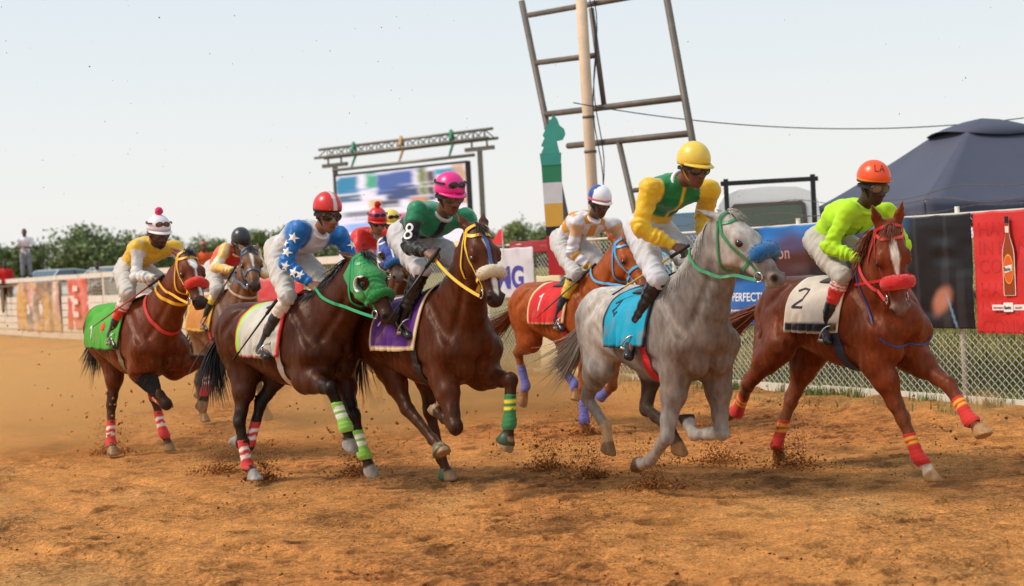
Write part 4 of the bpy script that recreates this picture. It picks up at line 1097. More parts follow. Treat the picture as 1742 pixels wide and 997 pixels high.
    ha = (v - poll) @ e1 / 1.04; hl = (v - poll) @ lat / HS; hdp = (v - poll) @ e3 / HS
    inh = (np.abs(hl) < .14) & (hdp > -.24) & (hdp < .14) & (ha > -.02) & (ha < .645) & (hdp > -.24 + .22 * np.clip(ha / .6, 0, 1))
    blend(S.get('muzzle', (42, 36, 34)), S.get('muzw', .85) * sstep(.41, .55, ha + .03 * vary[:, 0]) * inh)
    blend((22, 16, 14), sstep(.036, .018, np.linalg.norm(np.stack([ha - .570, np.abs(hl) - .060, hdp - .004], 1), axis=1)) * inh)
    if 'blaze' in S:
        for (a0, w0, l0), (a1, w1, l1) in zip(S['blaze'][:-1], S['blaze'][1:]):
            t = np.clip((ha - a0) / (a1 - a0), 0, 1); w = w0 + (w1 - w0) * t; cl = l0 + (l1 - l0) * t
            blend((228, 220, 212), (sstep(w + .006, w - .006, np.abs(hl - cl) + .006 * vary[:, 0]) * (ha >= a0) * (ha < a1) * (hdp > .0)) * inh)
    # dust and mud thrown up on the coat
    dn = fbm(v, 14, 3, 21)
    blend((150, 105, 66), np.clip(S.get('dust', .35) * (sstep(.75, .05, v[:, 2]) * .8 + .25 * sstep(.1, .5, dn) * sstep(1.5, .8, v[:, 2])), 0, .9))
    sp = vnoise(v, 60, 31)
    blend((165, 120, 80), .7 * S.get('dust', .35) * sstep(.62, .8, sp) * sstep(1.5, 1.0, v[:, 2]))
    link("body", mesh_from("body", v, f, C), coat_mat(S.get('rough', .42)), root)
    # eyes
    for sy in (-1, 1):
        b = MB(); b.ball(hp(.236, sy * .088, .0), .028, 10, 8); b.build("eye", cmat((22, 12, 8), .06, spec=.8), root, True)
    # mane
    hm = hair_mat(S['hair'])
    crest = []
    for i in range(6):
        ax = unit(nk[min(i + 1, 5)] - nk[max(i - 1, 0)]); dr = np.cross(ax, V(0, 1, 0)); dr = dr if dr[2] > 0 or dr[0] < 0 else -dr
        dr = dr if dr[2] > 0 else -dr
        crest.append((nk[i] + dr * nr[i][1] * .93, dr))
    paths = []
    side = S.get('mane_side', 1); fly = S.get('mane_fly', .5)
    for q in range(S.get('mane_n', 420)):
        t = random.uniform(.35, 5.0); i = min(int(t), 4); u = t - i
        p = crest[i][0] * (1 - u) + crest[i + 1][0] * u; dr = unit(crest[i][1] * (1 - u) + crest[i + 1][1] * u)
        L = random.uniform(.12, .30); sd = side * random.uniform(.2, 1.0)
        back = V(-1, 0, .15)
        p1 = p + dr * L * .22 * random.uniform(.3, 1.2) * (.4 + fly) + back * L * .25 * fly + V(0, sd * .05, 0)
        p2 = p1 + back * L * .6 * fly * random.uniform(.4, 1.3) + V(0, sd * L * .35, -L * (.75 - .6 * fly)) - dr * L * .2 + RNG.normal(0, .012, 3)
        paths.append(bez([p - dr * .012, p1, p2], 7))
    PP = np.array(paths); q = PP[:, 2:].reshape(-1, 3)
    for _ in range(4):
        d = F.sample(q); g_ = F.grad(q); q = q + g_ * np.clip(.008 - d, 0, .05)[:, None]
    PP[:, 2:] = q.reshape(PP[:, 2:].shape); paths = list(PP)
    strands("mane", None, paths, .006, hm, root)
    paths = []
    for q in range(34):
        p = hp(random.uniform(-.02, .02), random.uniform(-.03, .03), .045)
        L = random.uniform(.1, .2)
        paths.append(bez([p, p + e3 * .03 - e1 * .02, p + e1 * L * .7 + e3 * random.uniform(.02, .05) + lat * random.uniform(-.06, .06) + lat * S.get('fore', 0)], 5))
    strands("forelock", None, paths, .006, hm, root)
    # tail
    tl = S.get('tail', [(-.98, 0, 1.24), (-1.10, 0, 1.0), (-1.12, 0, .70)])
    t0 = V(-.85, 0, 1.30 + dz)
    paths = []
    for q in range(S.get('tail_n', 190)):
        sp = RNG.normal(0, 1, 3) * V(.05, .045, .05)
        k = random.uniform(.62, 1.08)
        c = [t0 + RNG.normal(0, .016, 3), np.array(tl[0]) + sp * .35]
        c += [np.array(tl[1]) + sp * .9, np.array(tl[1]) + (np.array(tl[2]) - np.array(tl[1])) * k + sp * 1.5 + RNG.normal(0, .02, 3)]
        paths.append(bez(c, 9))
    strands("tail", None, paths, .008, hm, root)
    H = dict(root=root, F=F, hp=hp, e1=e1, lat=lat, e3=e3, poll=poll, nk=nk, nr=nr, S=S, pose=pose, dz=dz)
    leg_gear(H); tack(H)
    return H

def leg_gear(H):
    S, root, pose = H['S'], H['root'], H['pose']
    for leg, w in S.get('wraps', {}).items():
        kn, fe, ho = [np.array(q) for q in pose[leg][1:4]]
        t0 = w.get('t0', .38); n = 22; k = 14
        line = [kn + (fe - kn) * (t0 + (1 - t0) * i / (n * .72)) if i < n * .72 else fe + (ho - fe) * (i / n - .72) / .28 * .42 for i in range(n + 1)]
        line = smooth_line(np.array(line), 4)
        ax = unit(fe - kn); fr = np.cross(ax, V(0, 1, 0)); fr = unit(fr)
        vs, cs = [], []
        for i, p in enumerate(line):
            u = i / n
            r = .048 + .012 * sstep(.5, .8, u) - .010 * sstep(.88, 1.0, u) + .0022 * math.sin(i * 2.1) + (.0 if 0 < i < n else -.006)
            for q in range(k):
                a = 2 * math.pi * q / k
                vs.append(p + (V(0, 1, 0) * math.cos(a) * .92 + fr * math.sin(a) * 1.06) * r)
                c = w['c']
                for (s0, s1, sc) in w.get('bands', []):
                    wob = .012 * math.sin(a * 2 + 1)
                    if s0 + wob <= u <= s1 + wob: c = sc
                cs.append(lin(c))
        fs = np.array([(i * k + q, i * k + (q + 1) % k, (i + 1) * k + (q + 1) % k, (i + 1) * k + q) for i in range(n) for q in range(k)])
        link("leg_wrap", mesh_from("leg_wrap", np.array(vs), fs, np.array(cs)), WRAP, root)
    for leg, c in S.get('bells', {}).items():
        fe, ho = [np.array(q) for q in pose[leg][2:4]]
        e = unit(ho - fe); tp = -np.cross(V(0, 1, 0), e); n = unit(e * math.cos(.35) - tp * math.sin(.35))
        cor = fe + (ho - fe) * .55
        b = MB(); b.tube([cor, cor + n * .03, cor + n * .075, cor + n * .085], [.044, .056, .075, .070], 14)
        b.build("bell_boot", cmat(c, .5), root, True)

def head_line(H, pts, off=.004, step=.015, snap=True):
    P = dense([H['hp'](*p) for p in pts], step)
    if snap: P, N = H['F'].snap(P, off)
    else: N = H['F'].grad(P)
    P = smooth_line(P, 2)
    return P, N

def ring_line(H, cen, ax, u, v, ru, rv, a0, a1, off, n=40):
    """loop round cen in the plane (u,v), walked inwards on to the surface"""
    A = np.linspace(a0, a1, n)
    D = np.outer(np.cos(A), u) + np.outer(np.sin(A), v)
    O = cen + np.outer(np.cos(A), u) * ru + np.outer(np.sin(A), v) * rv
    return H['F'].march(O, -np.array([unit(d) for d in (O - cen)]), off, 1.0)

def patch(H, x0, x1, phi0, phi1, off, nx=26, nphi=46, zc=1.18, slant=0.0, flare=0.0, seed=1):
    """sheet draped over the barrel; returns points (nphi,nx,3) and u,v"""
    xs = np.linspace(0, 1, nx); ph = np.linspace(phi0, phi1, nphi)
    P = np.zeros((nphi, nx, 3)); D = np.zeros_like(P)
    for i, p in enumerate(ph):
        a = math.radians(p)
        dn = abs(p) / max(abs(phi0), abs(phi1))
        x = x0 + (x1 - x0) * xs + slant * dn
        P[i] = np.stack([x, np.full(nx, math.sin(a) * .62), np.full(nx, zc + H['dz'] + math.cos(a) * .62)], 1)
        D[i] = V(0, -math.sin(a), -math.cos(a))
    Q, N = H['F'].march(P, D, off, .6)
    # relax to a taut sheet
    for _ in range(4):
        Q[1:-1] = .5 * Q[1:-1] + .25 * (Q[:-2] + Q[2:])
    w = vnoise(Q * V(1.6, 1, .5), 9, seed) * .014 + (1 - np.abs(vnoise(Q * V(1.8, 1, .6), 16, seed + 3))) * .007 - .003
    dn = np.abs(ph) / max(abs(phi0), abs(phi1))
    lift = (w + .004) * 1.0 + flare * np.clip((dn[:, None] - .55) / .45, 0, 1) ** 1.5 * (1 - .6 * xs[None])
    Q = Q + N * np.maximum(lift, 0)[..., None]
    return Q, N

def sheet(name, Q, matl, parent, colors=None, thick=.008):
    a, b = Q.shape[:2]
    idx = np.arange(a * b).reshape(a, b)
    fs = np.stack([idx[:-1, :-1], idx[:-1, 1:], idx[1:, 1:], idx[1:, :-1]], -1).reshape(-1, 4)
    me = mesh_from(name, Q.reshape(-1, 3), fs, None if colors is None else colors.reshape(-1, 3))
    o = link(name, me, matl, parent)
    md = o.modifiers.new("thick", 'SOLIDIFY'); md.thickness = thick; md.offset = 0
    return o

WRAP = attr_mat("wrap_knit", rough=.85, spec=.2, vary=.12, scale=90, bump=.5, bscale=260, sheen=.2)
CLOTH = attr_mat("cloth", rough=.75, spec=.25, vary=.07, scale=14, bump=.3, bscale=300, sheen=.1, bdist=.003)

def fluffy(name, pts, rad, rgb, parent, n=12, seed=0):
    """sheepskin roll: fat tube with a woolly surface"""
    P = smooth_line(dense(pts, .012), 3); m = len(P); vs = []
    ref = None
    for i in range(m):
        t = unit(P[min(i + 1, m - 1)] - P[max(i - 1, 0)])
        if ref is None: ref = unit(np.cross(t, V(.2, .3, .9)))
        ref = unit(ref - t * (ref @ t)); q = np.cross(t, ref)
        e = min(i, m - 1 - i) / (m - 1)
        r = rad * (1 - (1 - min(1, e * 5)) ** 2 * .85)
        for k in range(n):
            a = 2 * math.pi * k / n
            p = P[i] + (ref * math.cos(a) + q * math.sin(a)) * r
            vs.append(p + (ref * math.cos(a) + q * math.sin(a)) * (.10 * rad * float(vnoise(p[None], 70, seed)[0]) + .12 * rad * float(vnoise(p[None], 25, seed + 1)[0])))
    fs = np.array([(i * n + k, i * n + (k + 1) % n, (i + 1) * n + (k + 1) % n, (i + 1) * n + k) for i in range(m - 1) for k in range(n)])
    roll_fuzz(name, P, rad, rgb, parent)
    return link(name, mesh_from(name, np.array(vs), fs), mat("fleece_%d_%d_%d" % rgb, lin(rgb), .95, spec=.1, vary=.25, scale=60, bump=1.0, bscale=180, sheen=.4), parent)

def roll_fuzz(name, P, rad, rgb, parent):
    m = len(P); paths = []
    for q in range(800):
        i = random.randrange(1, m - 1); t = unit(P[i + 1] - P[i - 1]); d = RNG.normal(0, 1, 3); d = unit(d - t * (d @ t) * .7)
        e = min(i, m - 1 - i) / (m - 1); r = rad * (1 - (1 - min(1, e * 5)) ** 2 * .85)
        a = P[i] + d * r * .92; L = random.uniform(.005, .013); k = unit(d + RNG.normal(0, .5, 3))
        paths.append([a, a + d * L * .5, a + d * L * .5 + k * L * .6])
    strands("fleece", None, paths, .003, mat("fuzz_%d_%d_%d" % rgb, lin(rgb), .95, spec=.1, vary=.3, scale=60), parent)
def tack(H):
    S, root, hp, F = H['S'], H['root'], H['hp'], H['F']
    T = S['tack']; lat, e1, e3 = H['lat'], H['e1'], H['e3']
    bm = cmat(T['bridle'], T.get('rough', .4), spec=.5, vary=.15, scale=40)
    w = T.get('w', .021)
    for sy in (-1, 1):
        b = MB(); P, N = head_line(H, [(-.01, sy * .02, .06), (.01, sy * .085, -.0), (.10, sy * .11, -.05), (.30, sy * .09, -.06), (.455, sy * .058, -.065)])
        b.ribbon(P, N, w, .005); b.build("cheekpiece", bm, root)
        b = MB(); c = hp(.475, sy * .064, -.065)
        A = np.linspace(0, 2 * math.pi, 17)
        b.tube([c + e1 * .032 * math.cos(a) + e3 * .032 * math.sin(a) for a in A], .005, 6)
        b.build("bit_ring", STEEL, root, True)
    b = MB(); P, N = head_line(H, [(.045, -.10, .0), (.075, -.085, .05), (.08, 0, .09), (.075, .085, .05), (.045, .10, .0)])
    b.ribbon(P, N, w, .005); b.build("browband", bm if 'brow' not in T else cmat(T['brow'], .4), root)
    if T.get('noseband', True):
        b = MB(); P, N = ring_line(H, hp(.345, 0, -.055), e1, lat, e3, .2, .2, 0, 2 * math.pi, .004)
        b.ribbon(P, N, w, .005); b.build("noseband", bm, root)
    for sy in (-1, 1):
        b = MB(); P, N = head_line(H, [(.012, sy * .085, -.015), (.10, sy * .10, -.10), (.17, sy * .09, -.17), (.215, sy * .055, -.215), (.22, 0, -.225)], .006)
        b.ribbon(P, N, w * .7, .005); b.build("throat_latch", bm, root)
    if 'facestrap' in T:
        b = MB(); P, N = head_line(H, [(.03, .0, .08), (.2, 0, .09), (.37, 0, .06)], .005)
        b.ribbon(P, N, w * .9, .005); b.build("face_strap", cmat(T['facestrap'], .5), root)
    if 'roll' in T:
        r = T.get('rollr', .042)
        P, N = ring_line(H, hp(.375, 0, -.02), e1, lat, e3, .2, .2, math.radians(T.get('ra0', -18)), math.radians(T.get('ra1', 198)), r * .45, 24)
        fluffy("sheepskin_noseband", P, r, T['roll'], root)
    if 'hood' in T: hood(H, T['hood'])
    for c, wd, t, tilt in T.get('necklaces', []):
        i = min(int(t), 4); u = t - i
        cen = H['nk'][i] * (1 - u) + H['nk'][i + 1] * u; ax = unit(H['nk'][i + 1] - H['nk'][i])
        up = unit(np.cross(ax, V(0, 1, 0))); up = up if up[2] > 0 else -up
        ax2 = unit(up * math.cos(tilt) + ax * math.sin(tilt))
        b = MB(); P, N = ring_line(H, cen, ax, V(0, 1, 0), ax2, .5, .6, 0, 2 * math.pi, .007, 60)
        P = smooth_line(P, 3); b.ribbon(P, N, wd, .006); b.build("neck_strap", cmat(c, .5), root)
    # saddle cloth
    c = S['cloth']
    nx, nphi = 34, 56
    Q, N = patch(H, c['x0'], c['x1'], -c['phi'], c['phi'], .012, nx, nphi, slant=c.get('slant', 0), flare=c.get('flare', .02), seed=3)
    u = np.linspace(0, 1, nx)[None].repeat(nphi, 0); vv = np.abs(np.linspace(-1, 1, nphi))[:, None].repeat(nx, 1)
    colr = np.tile(np.array(lin(c['c'])), (nphi, nx, 1))
    for kind, a, b_, cc in c.get('zones', []):
        m = ((u >= a) & (u <= b_)) if kind == 'u' else ((vv >= a) & (vv <= b_))
        colr[m] = lin(cc)
    if 'edge' in c:
        m = (u < c.get('ew', .05)) | (u > 1 - c.get('ew', .05)) | (vv > 1 - c.get('ew', .05) * .7); colr[m] = lin(c['edge'])
    cn = fbm(Q, 7, 3, 5)[..., None]; colr = colr * (1 + .13 * cn)
    wd = (.45 * sstep(.15, .55, fbm(Q, 12, 3, 15)) * sstep(.3, .95, vv))[..., None]; colr = colr * (1 - wd) + np.array(lin((150, 112, 78))) * wd
    cl = sheet("saddle_cloth", Q, CLOTH, root, colr, .010)
    H['cloth'] = (Q, N)
    for mk in c.get('marks', []):       # numbers and emblems sewn on, both sides
        for sgn in (-1, 1):
            b = MB()
            for st in mk['strokes']:
                pts = []; nn = []
                st2 = dense([V(x, y, 0) for x, y in st], .03)
                for x, y, _ in st2:
                    uu = mk['u'] + (x * mk['s']) * (1 if sgn < 0 else -1)
                    ph = (mk['v'] + (1 - y) * mk['s'] * 1.0)
                    fi = (0.5 + sgn * .5 * ph) * (nphi - 1); fj = np.clip(uu, 0, 1) * (nx - 1)
                    i, j = min(int(fi), nphi - 2), min(int(fj), nx - 2); a, b2 = fi - i, fj - j
                    q = Q[i, j] * (1 - a) * (1 - b2) + Q[i + 1, j] * a * (1 - b2) + Q[i, j + 1] * (1 - a) * b2 + Q[i + 1, j + 1] * a * b2
                    n_ = N[i, j]; pts.append(q + n_ * .007); nn.append(n_)
                b.ribbon(pts, nn, mk.get('w', .022), .003)
            b.build(mk.get('name', "number"), cmat(mk['c'], .7), cl)
    # saddle
    Q, N = patch(H, -.02, c['x1'] - .08, -30, 30, .022, 20, 30, flare=0, seed=8)
    xs = np.linspace(0, 1, 20)
    Q[..., 2] += (np.clip(1 - np.abs(np.linspace(-1, 1, 30))[:, None] * 2.2, 0, 1) * (.05 * sstep(.45, .0, xs)[None] + .035 * sstep(.8, 1., xs)[None]))
    sheet("saddle", Q, cmat(S.get('saddle', (38, 28, 24)), .45), root, None, .02)
    # girth
    for x, wd, cc in S.get('girth', [(.27, .075, (40, 34, 32))]):
        b = MB(); P, N = ring_line(H, V(x, 0, 1.18 + H['dz']), V(1, 0, 0), V(0, 1, 0), V(0, 0, 1), .5, .5, math.radians(140), math.radians(400), .006, 60)
        b.ribbon(smooth_line(P, 2), N, wd, .007); b.build("girth", cmat(cc, .6), root)

STEEL = mat("steel", (.55, .54, .52), .28, metal=1.0, vary=.1)

def hood(H, rgb):
    """blinker hood: a fitted cover over the face with eye cups"""
    hp, e1, lat, e3 = H['hp'], H['e1'], H['lat'], H['e3']
    F0 = H['F']
    lo, hi = hp(.15, 0, -.05) - .36, hp(.15, 0, -.05) + .36
    G = Field(lo, hi, .009)
    sh = G.n
    ax = [G.lo[k] + G.h * np.arange(sh[k]) for k in range(3)]
    P = np.stack(np.meshgrid(*ax, indexing='ij'), -1)
    a = (P - H['poll']) @ e1; l = (P - H['poll']) @ lat; d = (P - H['poll']) @ e3
    body = F0.sample(P) - .007
    d0 = np.maximum(body, -(F0.sample(P) + .006))           # shell
    d0 = np.maximum(d0, -(a - (.005 + .10 * np.clip(-d, 0, 1))))                       # upper edge
    d0 = np.maximum(d0, a - (.40 + .3 * np.minimum(d, 0)))
    d0 = np.maximum(d0, -(d + .17))
    for sy in (-1, 1):
        c = hp(.235, sy * .10, .0); eb = hp(-.01, sy * .055, -.01)
        d0 = np.maximum(d0, .058 - np.linalg.norm((P - c) / V(1, 1, 1), axis=-1))
        d0 = np.maximum(d0, .045 - np.linalg.norm(P - eb, axis=-1))
    G.d[:] = d0
    v, f = G.mesh(2)
    n = G.grad(v)
    aa = (v - H['poll']) @ e1
    v = v + n * (.004 * np.sin(aa * 120 + 6 * vnoise(v, 10, 2)) * sstep(.15, .3, aa))[:, None]
    o = link("blinker_hood", mesh_from("blinker_hood", v, f), mat("hood_%d_%d_%d" % rgb, lin(rgb), .6, vary=.12, scale=12, bump=.3, bscale=200, sheen=.2), H['root'])
    for sy in (-1, 1):       # half cups behind the eyes
        b = MB(); c = hp(.235, sy * .10, .0)
        rows = []
        for k in range(13):
            an = math.radians(-20 - 200 * k / 12) if True else 0
            r = .056
            base = c + e1 * (r * math.sin(an) * 1.0) * 1 + e3 * (r * math.cos(an))
            out = unit(lat * sy * 1.0 + e1 * .35)
            rows.append((base, base + out * .045))
        vs = [p for r_ in rows for p in r_]
        b._add(vs, [(2 * i, 2 * i + 1, 2 * i + 3, 2 * i + 2) for i in range(12)])
        q = b.build("blinker_cup", cmat((226, 222, 214), .4), H['root'], True)
        md = q.modifiers.new("thick", 'SOLIDIFY'); md.thickness = .006
# ------------------------------------------------------------------ riders and other people
SKIN = attr_mat("skin", rough=.5, spec=.4, vary=.12, scale=40, bump=.15, bscale=160)
SILK = attr_mat("racing_silk", rough=.46, spec=.32, vary=.10, scale=9, bump=.35, bscale=24, sheen=.25, bdist=.012, stretch=(1, 1, 1.6))
COTTON = attr_mat("cotton", rough=.8, spec=.2, vary=.07, scale=14, bump=.35, bscale=40, sheen=.15, bdist=.008)
LEATHER = attr_mat("boot_leather", rough=.28, spec=.55, vary=.2, scale=20, bump=.25, bscale=60)

def head_prims(B, Hc, f, l, u, s=1.0):
    def q(a, b, c): return Hc + (f * a + l * b + u * c) * s
    ax = (f, l, u)
    B.ell(q(0, 0, .015), V(.098, .078, .105) * s, ax, k=.02)
    B.ell(q(.030, 0, -.060), V(.072, .062, .080) * s, ax, k=.025)
    B.ell(q(.058, 0, -.112), V(.034, .034, .026) * s, ax, k=.02)
    B.cone(q(.090, 0, -.008), q(.120, 0, -.052), .011 * s, .016 * s, l, k=.012)
    B.ell(q(.105, .013, -.056), V(.012, .010, .009) * s, ax, k=.008); B.ell(q(.105, -.013, -.056), V(.012, .010, .009) * s, ax, k=.008)
    B.ell(q(.094, 0, -.082), V(.014, .026, .009) * s, ax, k=.008); B.ell(q(.092, 0, -.093), V(.014, .023, .009) * s, ax, k=.008)
    B.ell(q(.082, 0, .022), V(.022, .058, .014) * s, ax, k=.015)
    for e in (-1, 1):
        B.ell(q(.086, e * .032, -.004), V(.014, .018, .013) * s, ax, k=.012, sub=True)
        B.ell(q(.070, e * .044, -.040), V(.022, .020, .022) * s, ax, k=.015)
        B.ell(q(-.008, e * .080, -.022), V(.026, .010, .032) * s, ax, k=.008)

def hand_prims(B, W, hd, palm, side, curl=1.0, s=1.0):
    """hand from wrist W along hd; fingers curl towards palm; side = thumb side"""
    B.cone(W - hd * .03, W + hd * .03, .027 * s, (.030 * s, .02 * s), side, k=.015)
    B.cone(W + hd * .03, W + hd * .085 * s, (.040 * s, .017 * s), (.043 * s, .016 * s), side, k=.012)
    L = (.030, .034, .032, .026)
    for i in range(4):
        k = W + hd * (.090 - .006 * abs(i - 1.3)) * s + side * (.032 - .0215 * i) * s
        d1 = unit(hd * .55 + palm * .85 * curl); d2 = unit(palm * .9 * curl - hd * .5); d3 = unit(-hd * .9 + palm * .1)
        p1 = k + d1 * L[i] * 1.25 * s; p2 = p1 + d2 * L[i] * .9 * s; p3 = p2 + d3 * L[i] * .7 * s
        B.chain([k, p1, p2, p3], [.0100 * s, .0092 * s, .0085 * s, .0075 * s], k=.004)
    b = W + hd * .035 * s + side * .034 * s
    p1 = b + unit(hd * .7 + side * .6 + palm * .35) * .038 * s; p2 = p1 + unit(hd * .6 + palm * .75 - side * .35) * .030 * s
    B.chain([b, p1, p2], [.014 * s, .0115 * s, .009 * s], k=.008)

def build_rider(J, S, root, sc=1.0, voxel=.009):
    """J joints in the root's frame, S colours and kit"""
    J = {k: np.array(v, float) for k, v in J.items()}
    P, N, Hd, ch = J['P'], J['N'], J['Hd'], J['chin']
    axis = unit(N - P); lat = J['LS'] - J['RS']; lat = unit(lat - axis * (lat @ axis)); chest = np.cross(lat, axis)
    yaw = math.radians(S.get('yaw', 0)); pit = math.radians(S.get('pitch', 14))
    f = V(math.cos(yaw) * math.cos(pit), math.sin(yaw) * math.cos(pit), -math.sin(pit))
    l = unit(np.cross(V(0, 0, 1), f)); u = np.cross(f, l)
    tilt = math.radians(S.get('tilt', 0)); l, u = l * math.cos(tilt) + u * math.sin(tilt), u * math.cos(tilt) - l * math.sin(tilt)
    hs = S.get('hs', 1.04)
    Hc = Hd - u * .025
    allp = np.array(list(J.values()))
    lo, hi = allp.min(0) - .26, allp.max(0) + .26
    # ---- body: one continuous skin
    B = Field(lo, hi, voxel)
    head_prims(B, Hc, f, l, u, hs)
    B.cone(N - axis * .03, Hc - u * .06 - f * .015, .056, .055, lat, k=.03)
    mid = (P + N) / 2 - chest * .03
    B.cone(P, mid, (.13, .10), (.12, .085), lat, k=.05); B.cone(mid, N - axis * .10, (.12, .085), (.15, .09), lat, k=.05)
    for sd in 'RL':
        g = -1 if sd == 'R' else 1
        Sh, E, W = J[sd + 'S'], J[sd + 'E'], J[sd + 'W']
        B.cone(N - axis * .06, Sh, .05, .045, k=.03)
        B.cone(Sh, E, .045, .036, k=.02); B.cone(E, W, .036, .026, k=.02)
        hd = unit((W - E)); tgt = V(.9, -g * .25, -.35); hd = unit(hd + tgt * .6)
        palm = unit(V(-.1, -g * .6, -.75) - hd * (V(-.1, -g * .6, -.75) @ hd)); side = unit(np.cross(palm, hd) * (g)); 
        if side[2] < 0: side = -side
        hand_prims(B, W + hd * .01, hd, palm, side)
        J[sd + 'hand'] = W + hd * .085 + palm * .03
        Hp, K, A, T = J[sd + 'Hp'], J[sd + 'K'], J[sd + 'A'], J[sd + 'T']
        B.cone(Hp, K, .07, .05, k=.03); B.cone(K, A, .045, .035, k=.02); B.cone(A, T, .03, .026, k=.02)
    v, fc = B.mesh(2)
    C = np.tile(lin(S['skin']), (len(v), 1)) * (1 + .10 * fbm(v, 20, 2, 4)[:, None])
    a, b, c = (v - Hc) @ f / hs, (v - Hc) @ l / hs, (v - Hc) @ u / hs
    def blend(rgb, w):
        nonlocal C
        w = np.clip(w, 0, 1)[:, None]; C = C * (1 - w) + np.array(lin(rgb)) * w
    near = (np.abs(a) < .16) & (np.abs(b) < .12) & (np.abs(c) < .16)
    lip = tuple(int(x * .72 + 20 * (i == 0)) for i, x in enumerate(S['skin']))
    blend(lip, near * sstep(.075, .095, a) * sstep(.014, .008, np.abs(c + .0875)) * sstep(.028, .02, np.abs(b)))
    if S.get('beard'):
        blend((26, 20, 18), S['beard'] * near * sstep(-.055, -.075, c - .25 * np.maximum(np.abs(b) - .03, 0)) * sstep(-.04, -.01, a) * (1 - sstep(.012, .006, np.abs(c + .0875)) * sstep(.085, .095, a)))
    if S.get('moustache'): blend((30, 22, 18), .8 * near * sstep(.085, .095, a) * sstep(.008, .004, np.abs(c + .070)) * sstep(.03, .02, np.abs(b)))
    if 'haircap' in S: blend(S['haircap'], near * sstep(.035, .055, c - .35 * np.maximum(a, 0)) + near * sstep(-.03, -.06, a) * sstep(-.06, -.03, c))
    body = link("body", mesh_from("body", v, fc, C), SKIN, root)
    # ---- jersey
    G = Field(lo, hi, voxel)
    bil = S.get('billow', .03)
    chP = N - axis * .13
    G.cone(P + axis * .02, mid - chest * bil * .5, (.138, .112), (.145, .115), lat, k=.05)
    G.cone(mid - chest * bil, chP - chest * bil * .6, (.145, .115), (.160, .118), lat, k=.05)
    G.cone(chP, N - axis * .02, (.140, .105), (.068, .066), lat, k=.05)
    for sd in 'RL':
        Sh, E, W = J[sd + 'S'], J[sd + 'E'], J[sd + 'W']
        if S.get('short'):
            G.cone(chP, Sh, (.10, .10), (.072, .072), k=.07); G.cone(Sh, Sh + (E - Sh) * .6, .066, .062, k=.05); continue
        G.cone(chP, Sh, (.092, .092), (.064, .064), k=.07)
        q_ = S.get('puff', 1.0); G.cone(Sh, E, .060 * q_, .052 * q_, k=.05); G.cone(E, E + (W - E) * .55, .052 * q_, .046 * q_, k=.03); G.cone(E + (W - E) * .5, W - unit(W - E) * .01, .052, .036, k=.02)
    hole = Hc - u * .03
    G.ell(hole, V(.062, .062, .12), (f, l, u), k=.01, sub=True)
    v, fc = G.mesh(2); n = G.grad(v)
    info = {}
    tt = np.full(len(v), -1.); dd = np.full(len(v), 9.); side = np.zeros(len(v))
    for g, sd in ((-1, 'R'), (1, 'L')):
        for i, (x, y) in enumerate((('S', 'E'), ('E', 'W'))):
            t, d = seg_param(v, J[sd + x], J[sd + y]); m = d < dd
            tt[m] = (i + t)[m]; dd[m] = d[m]; side[m] = g
    ts, td = seg_param(v, P, N)
    outb = np.abs((v - N) @ lat)
    sleeve = sstep(.125, .15, outb + .0 * td) * (dd < .11) + (dd < .085) * sstep(.10, .16, td)
    sleeve = np.clip(sleeve, 0, 1)
    folds = np.where(sleeve > .5, .004 * np.sin(tt * 26 + 5 * vnoise(v, 12, 2)) * (.4 + sstep(.4, 1.0, tt)), .0)
    q = v @ np.stack([axis * 16, lat * 7, chest * 5], 1)
    rdg = (1 - np.abs(vnoise(q * 1.1, 1.0, 7))) ** 2
    folds = folds + .013 * S.get('wr', 1.0) * (rdg - .45) + .003 * vnoise(v, 34, 9)
    v2 = v + n * folds[:, None]
    info.update(v=v, n=n, t=tt, d=dd, side=side, s=ts, l=(v - N) @ lat, c=(v - (P + N) / 2) @ chest, sleeve=sleeve, along=(v - N) @ axis)
    C = np.tile(np.array(lin(S['jersey'])), (len(v), 1))
    for rgb, fn in S.get('pattern', []):
        w = np.clip(fn(info), 0, 1)[:, None]; C = C * (1 - w) + np.array(lin(rgb)) * w
    jer = link("jersey", mesh_from("jersey", v2, fc, C), SILK if S.get('silk', True) else COTTON, root)
    for mk in S.get('badges', []): mk(root, jer, G, J, info)
    nd = unit(Hc - u * .06 - N); ca = np.cross(lat, nd); cb = N + nd * .012
    b = MB(); b.tube([cb + (lat * math.cos(q) + ca * math.sin(q)) * .066 - nd * .012 * math.sin(q) for q in np.linspace(0, 2 * math.pi, 25)], .015, 8, cap=False); b.build('collar', cmat(S.get('collar', S['jersey']), .6), jer, True)
    # ---- breeches
    K_ = Field(lo, hi, voxel * 1.15)
    K_.cone(P - axis * .03 - lat * .05, P - axis * .03 + lat * .05, .112, .112, axis, k=.04)
    K_.cone(P - axis * .04, P + axis * .10, (.128, .105), (.130, .10), lat, k=.04)
    for sd in 'RL':
        Hp, K, A = J[sd + 'Hp'], J[sd + 'K'], J[sd + 'A']
        K_.cone(Hp - axis * .01, Hp * .5 + K * .5, .100, .086, k=.05); K_.cone(Hp * .5 + K * .5, K, .086, .068, k=.04)
        K_.cone(K, K + (A - K) * (S.get('boot0', .30) + .03), .068, .054, k=.03)
    v, fc = K_.mesh(2); n = K_.grad(v)
    rd = 1 - np.abs(vnoise(v @ np.array([[1., .3, .6], [0, 1, .2], [-.5, .2, .8]]) * V(22, 9, 9), 1.0, 5)); rd = rd ** 2
    v = v + n * (.017 * (rd - .45) + .004 * vnoise(v, 30, 6))[:, None]
    C = .70 * np.tile(np.array(lin(S['breeches'])), (len(v), 1)) * (1 + .04 * fbm(v, 6, 2, 3)[:, None])
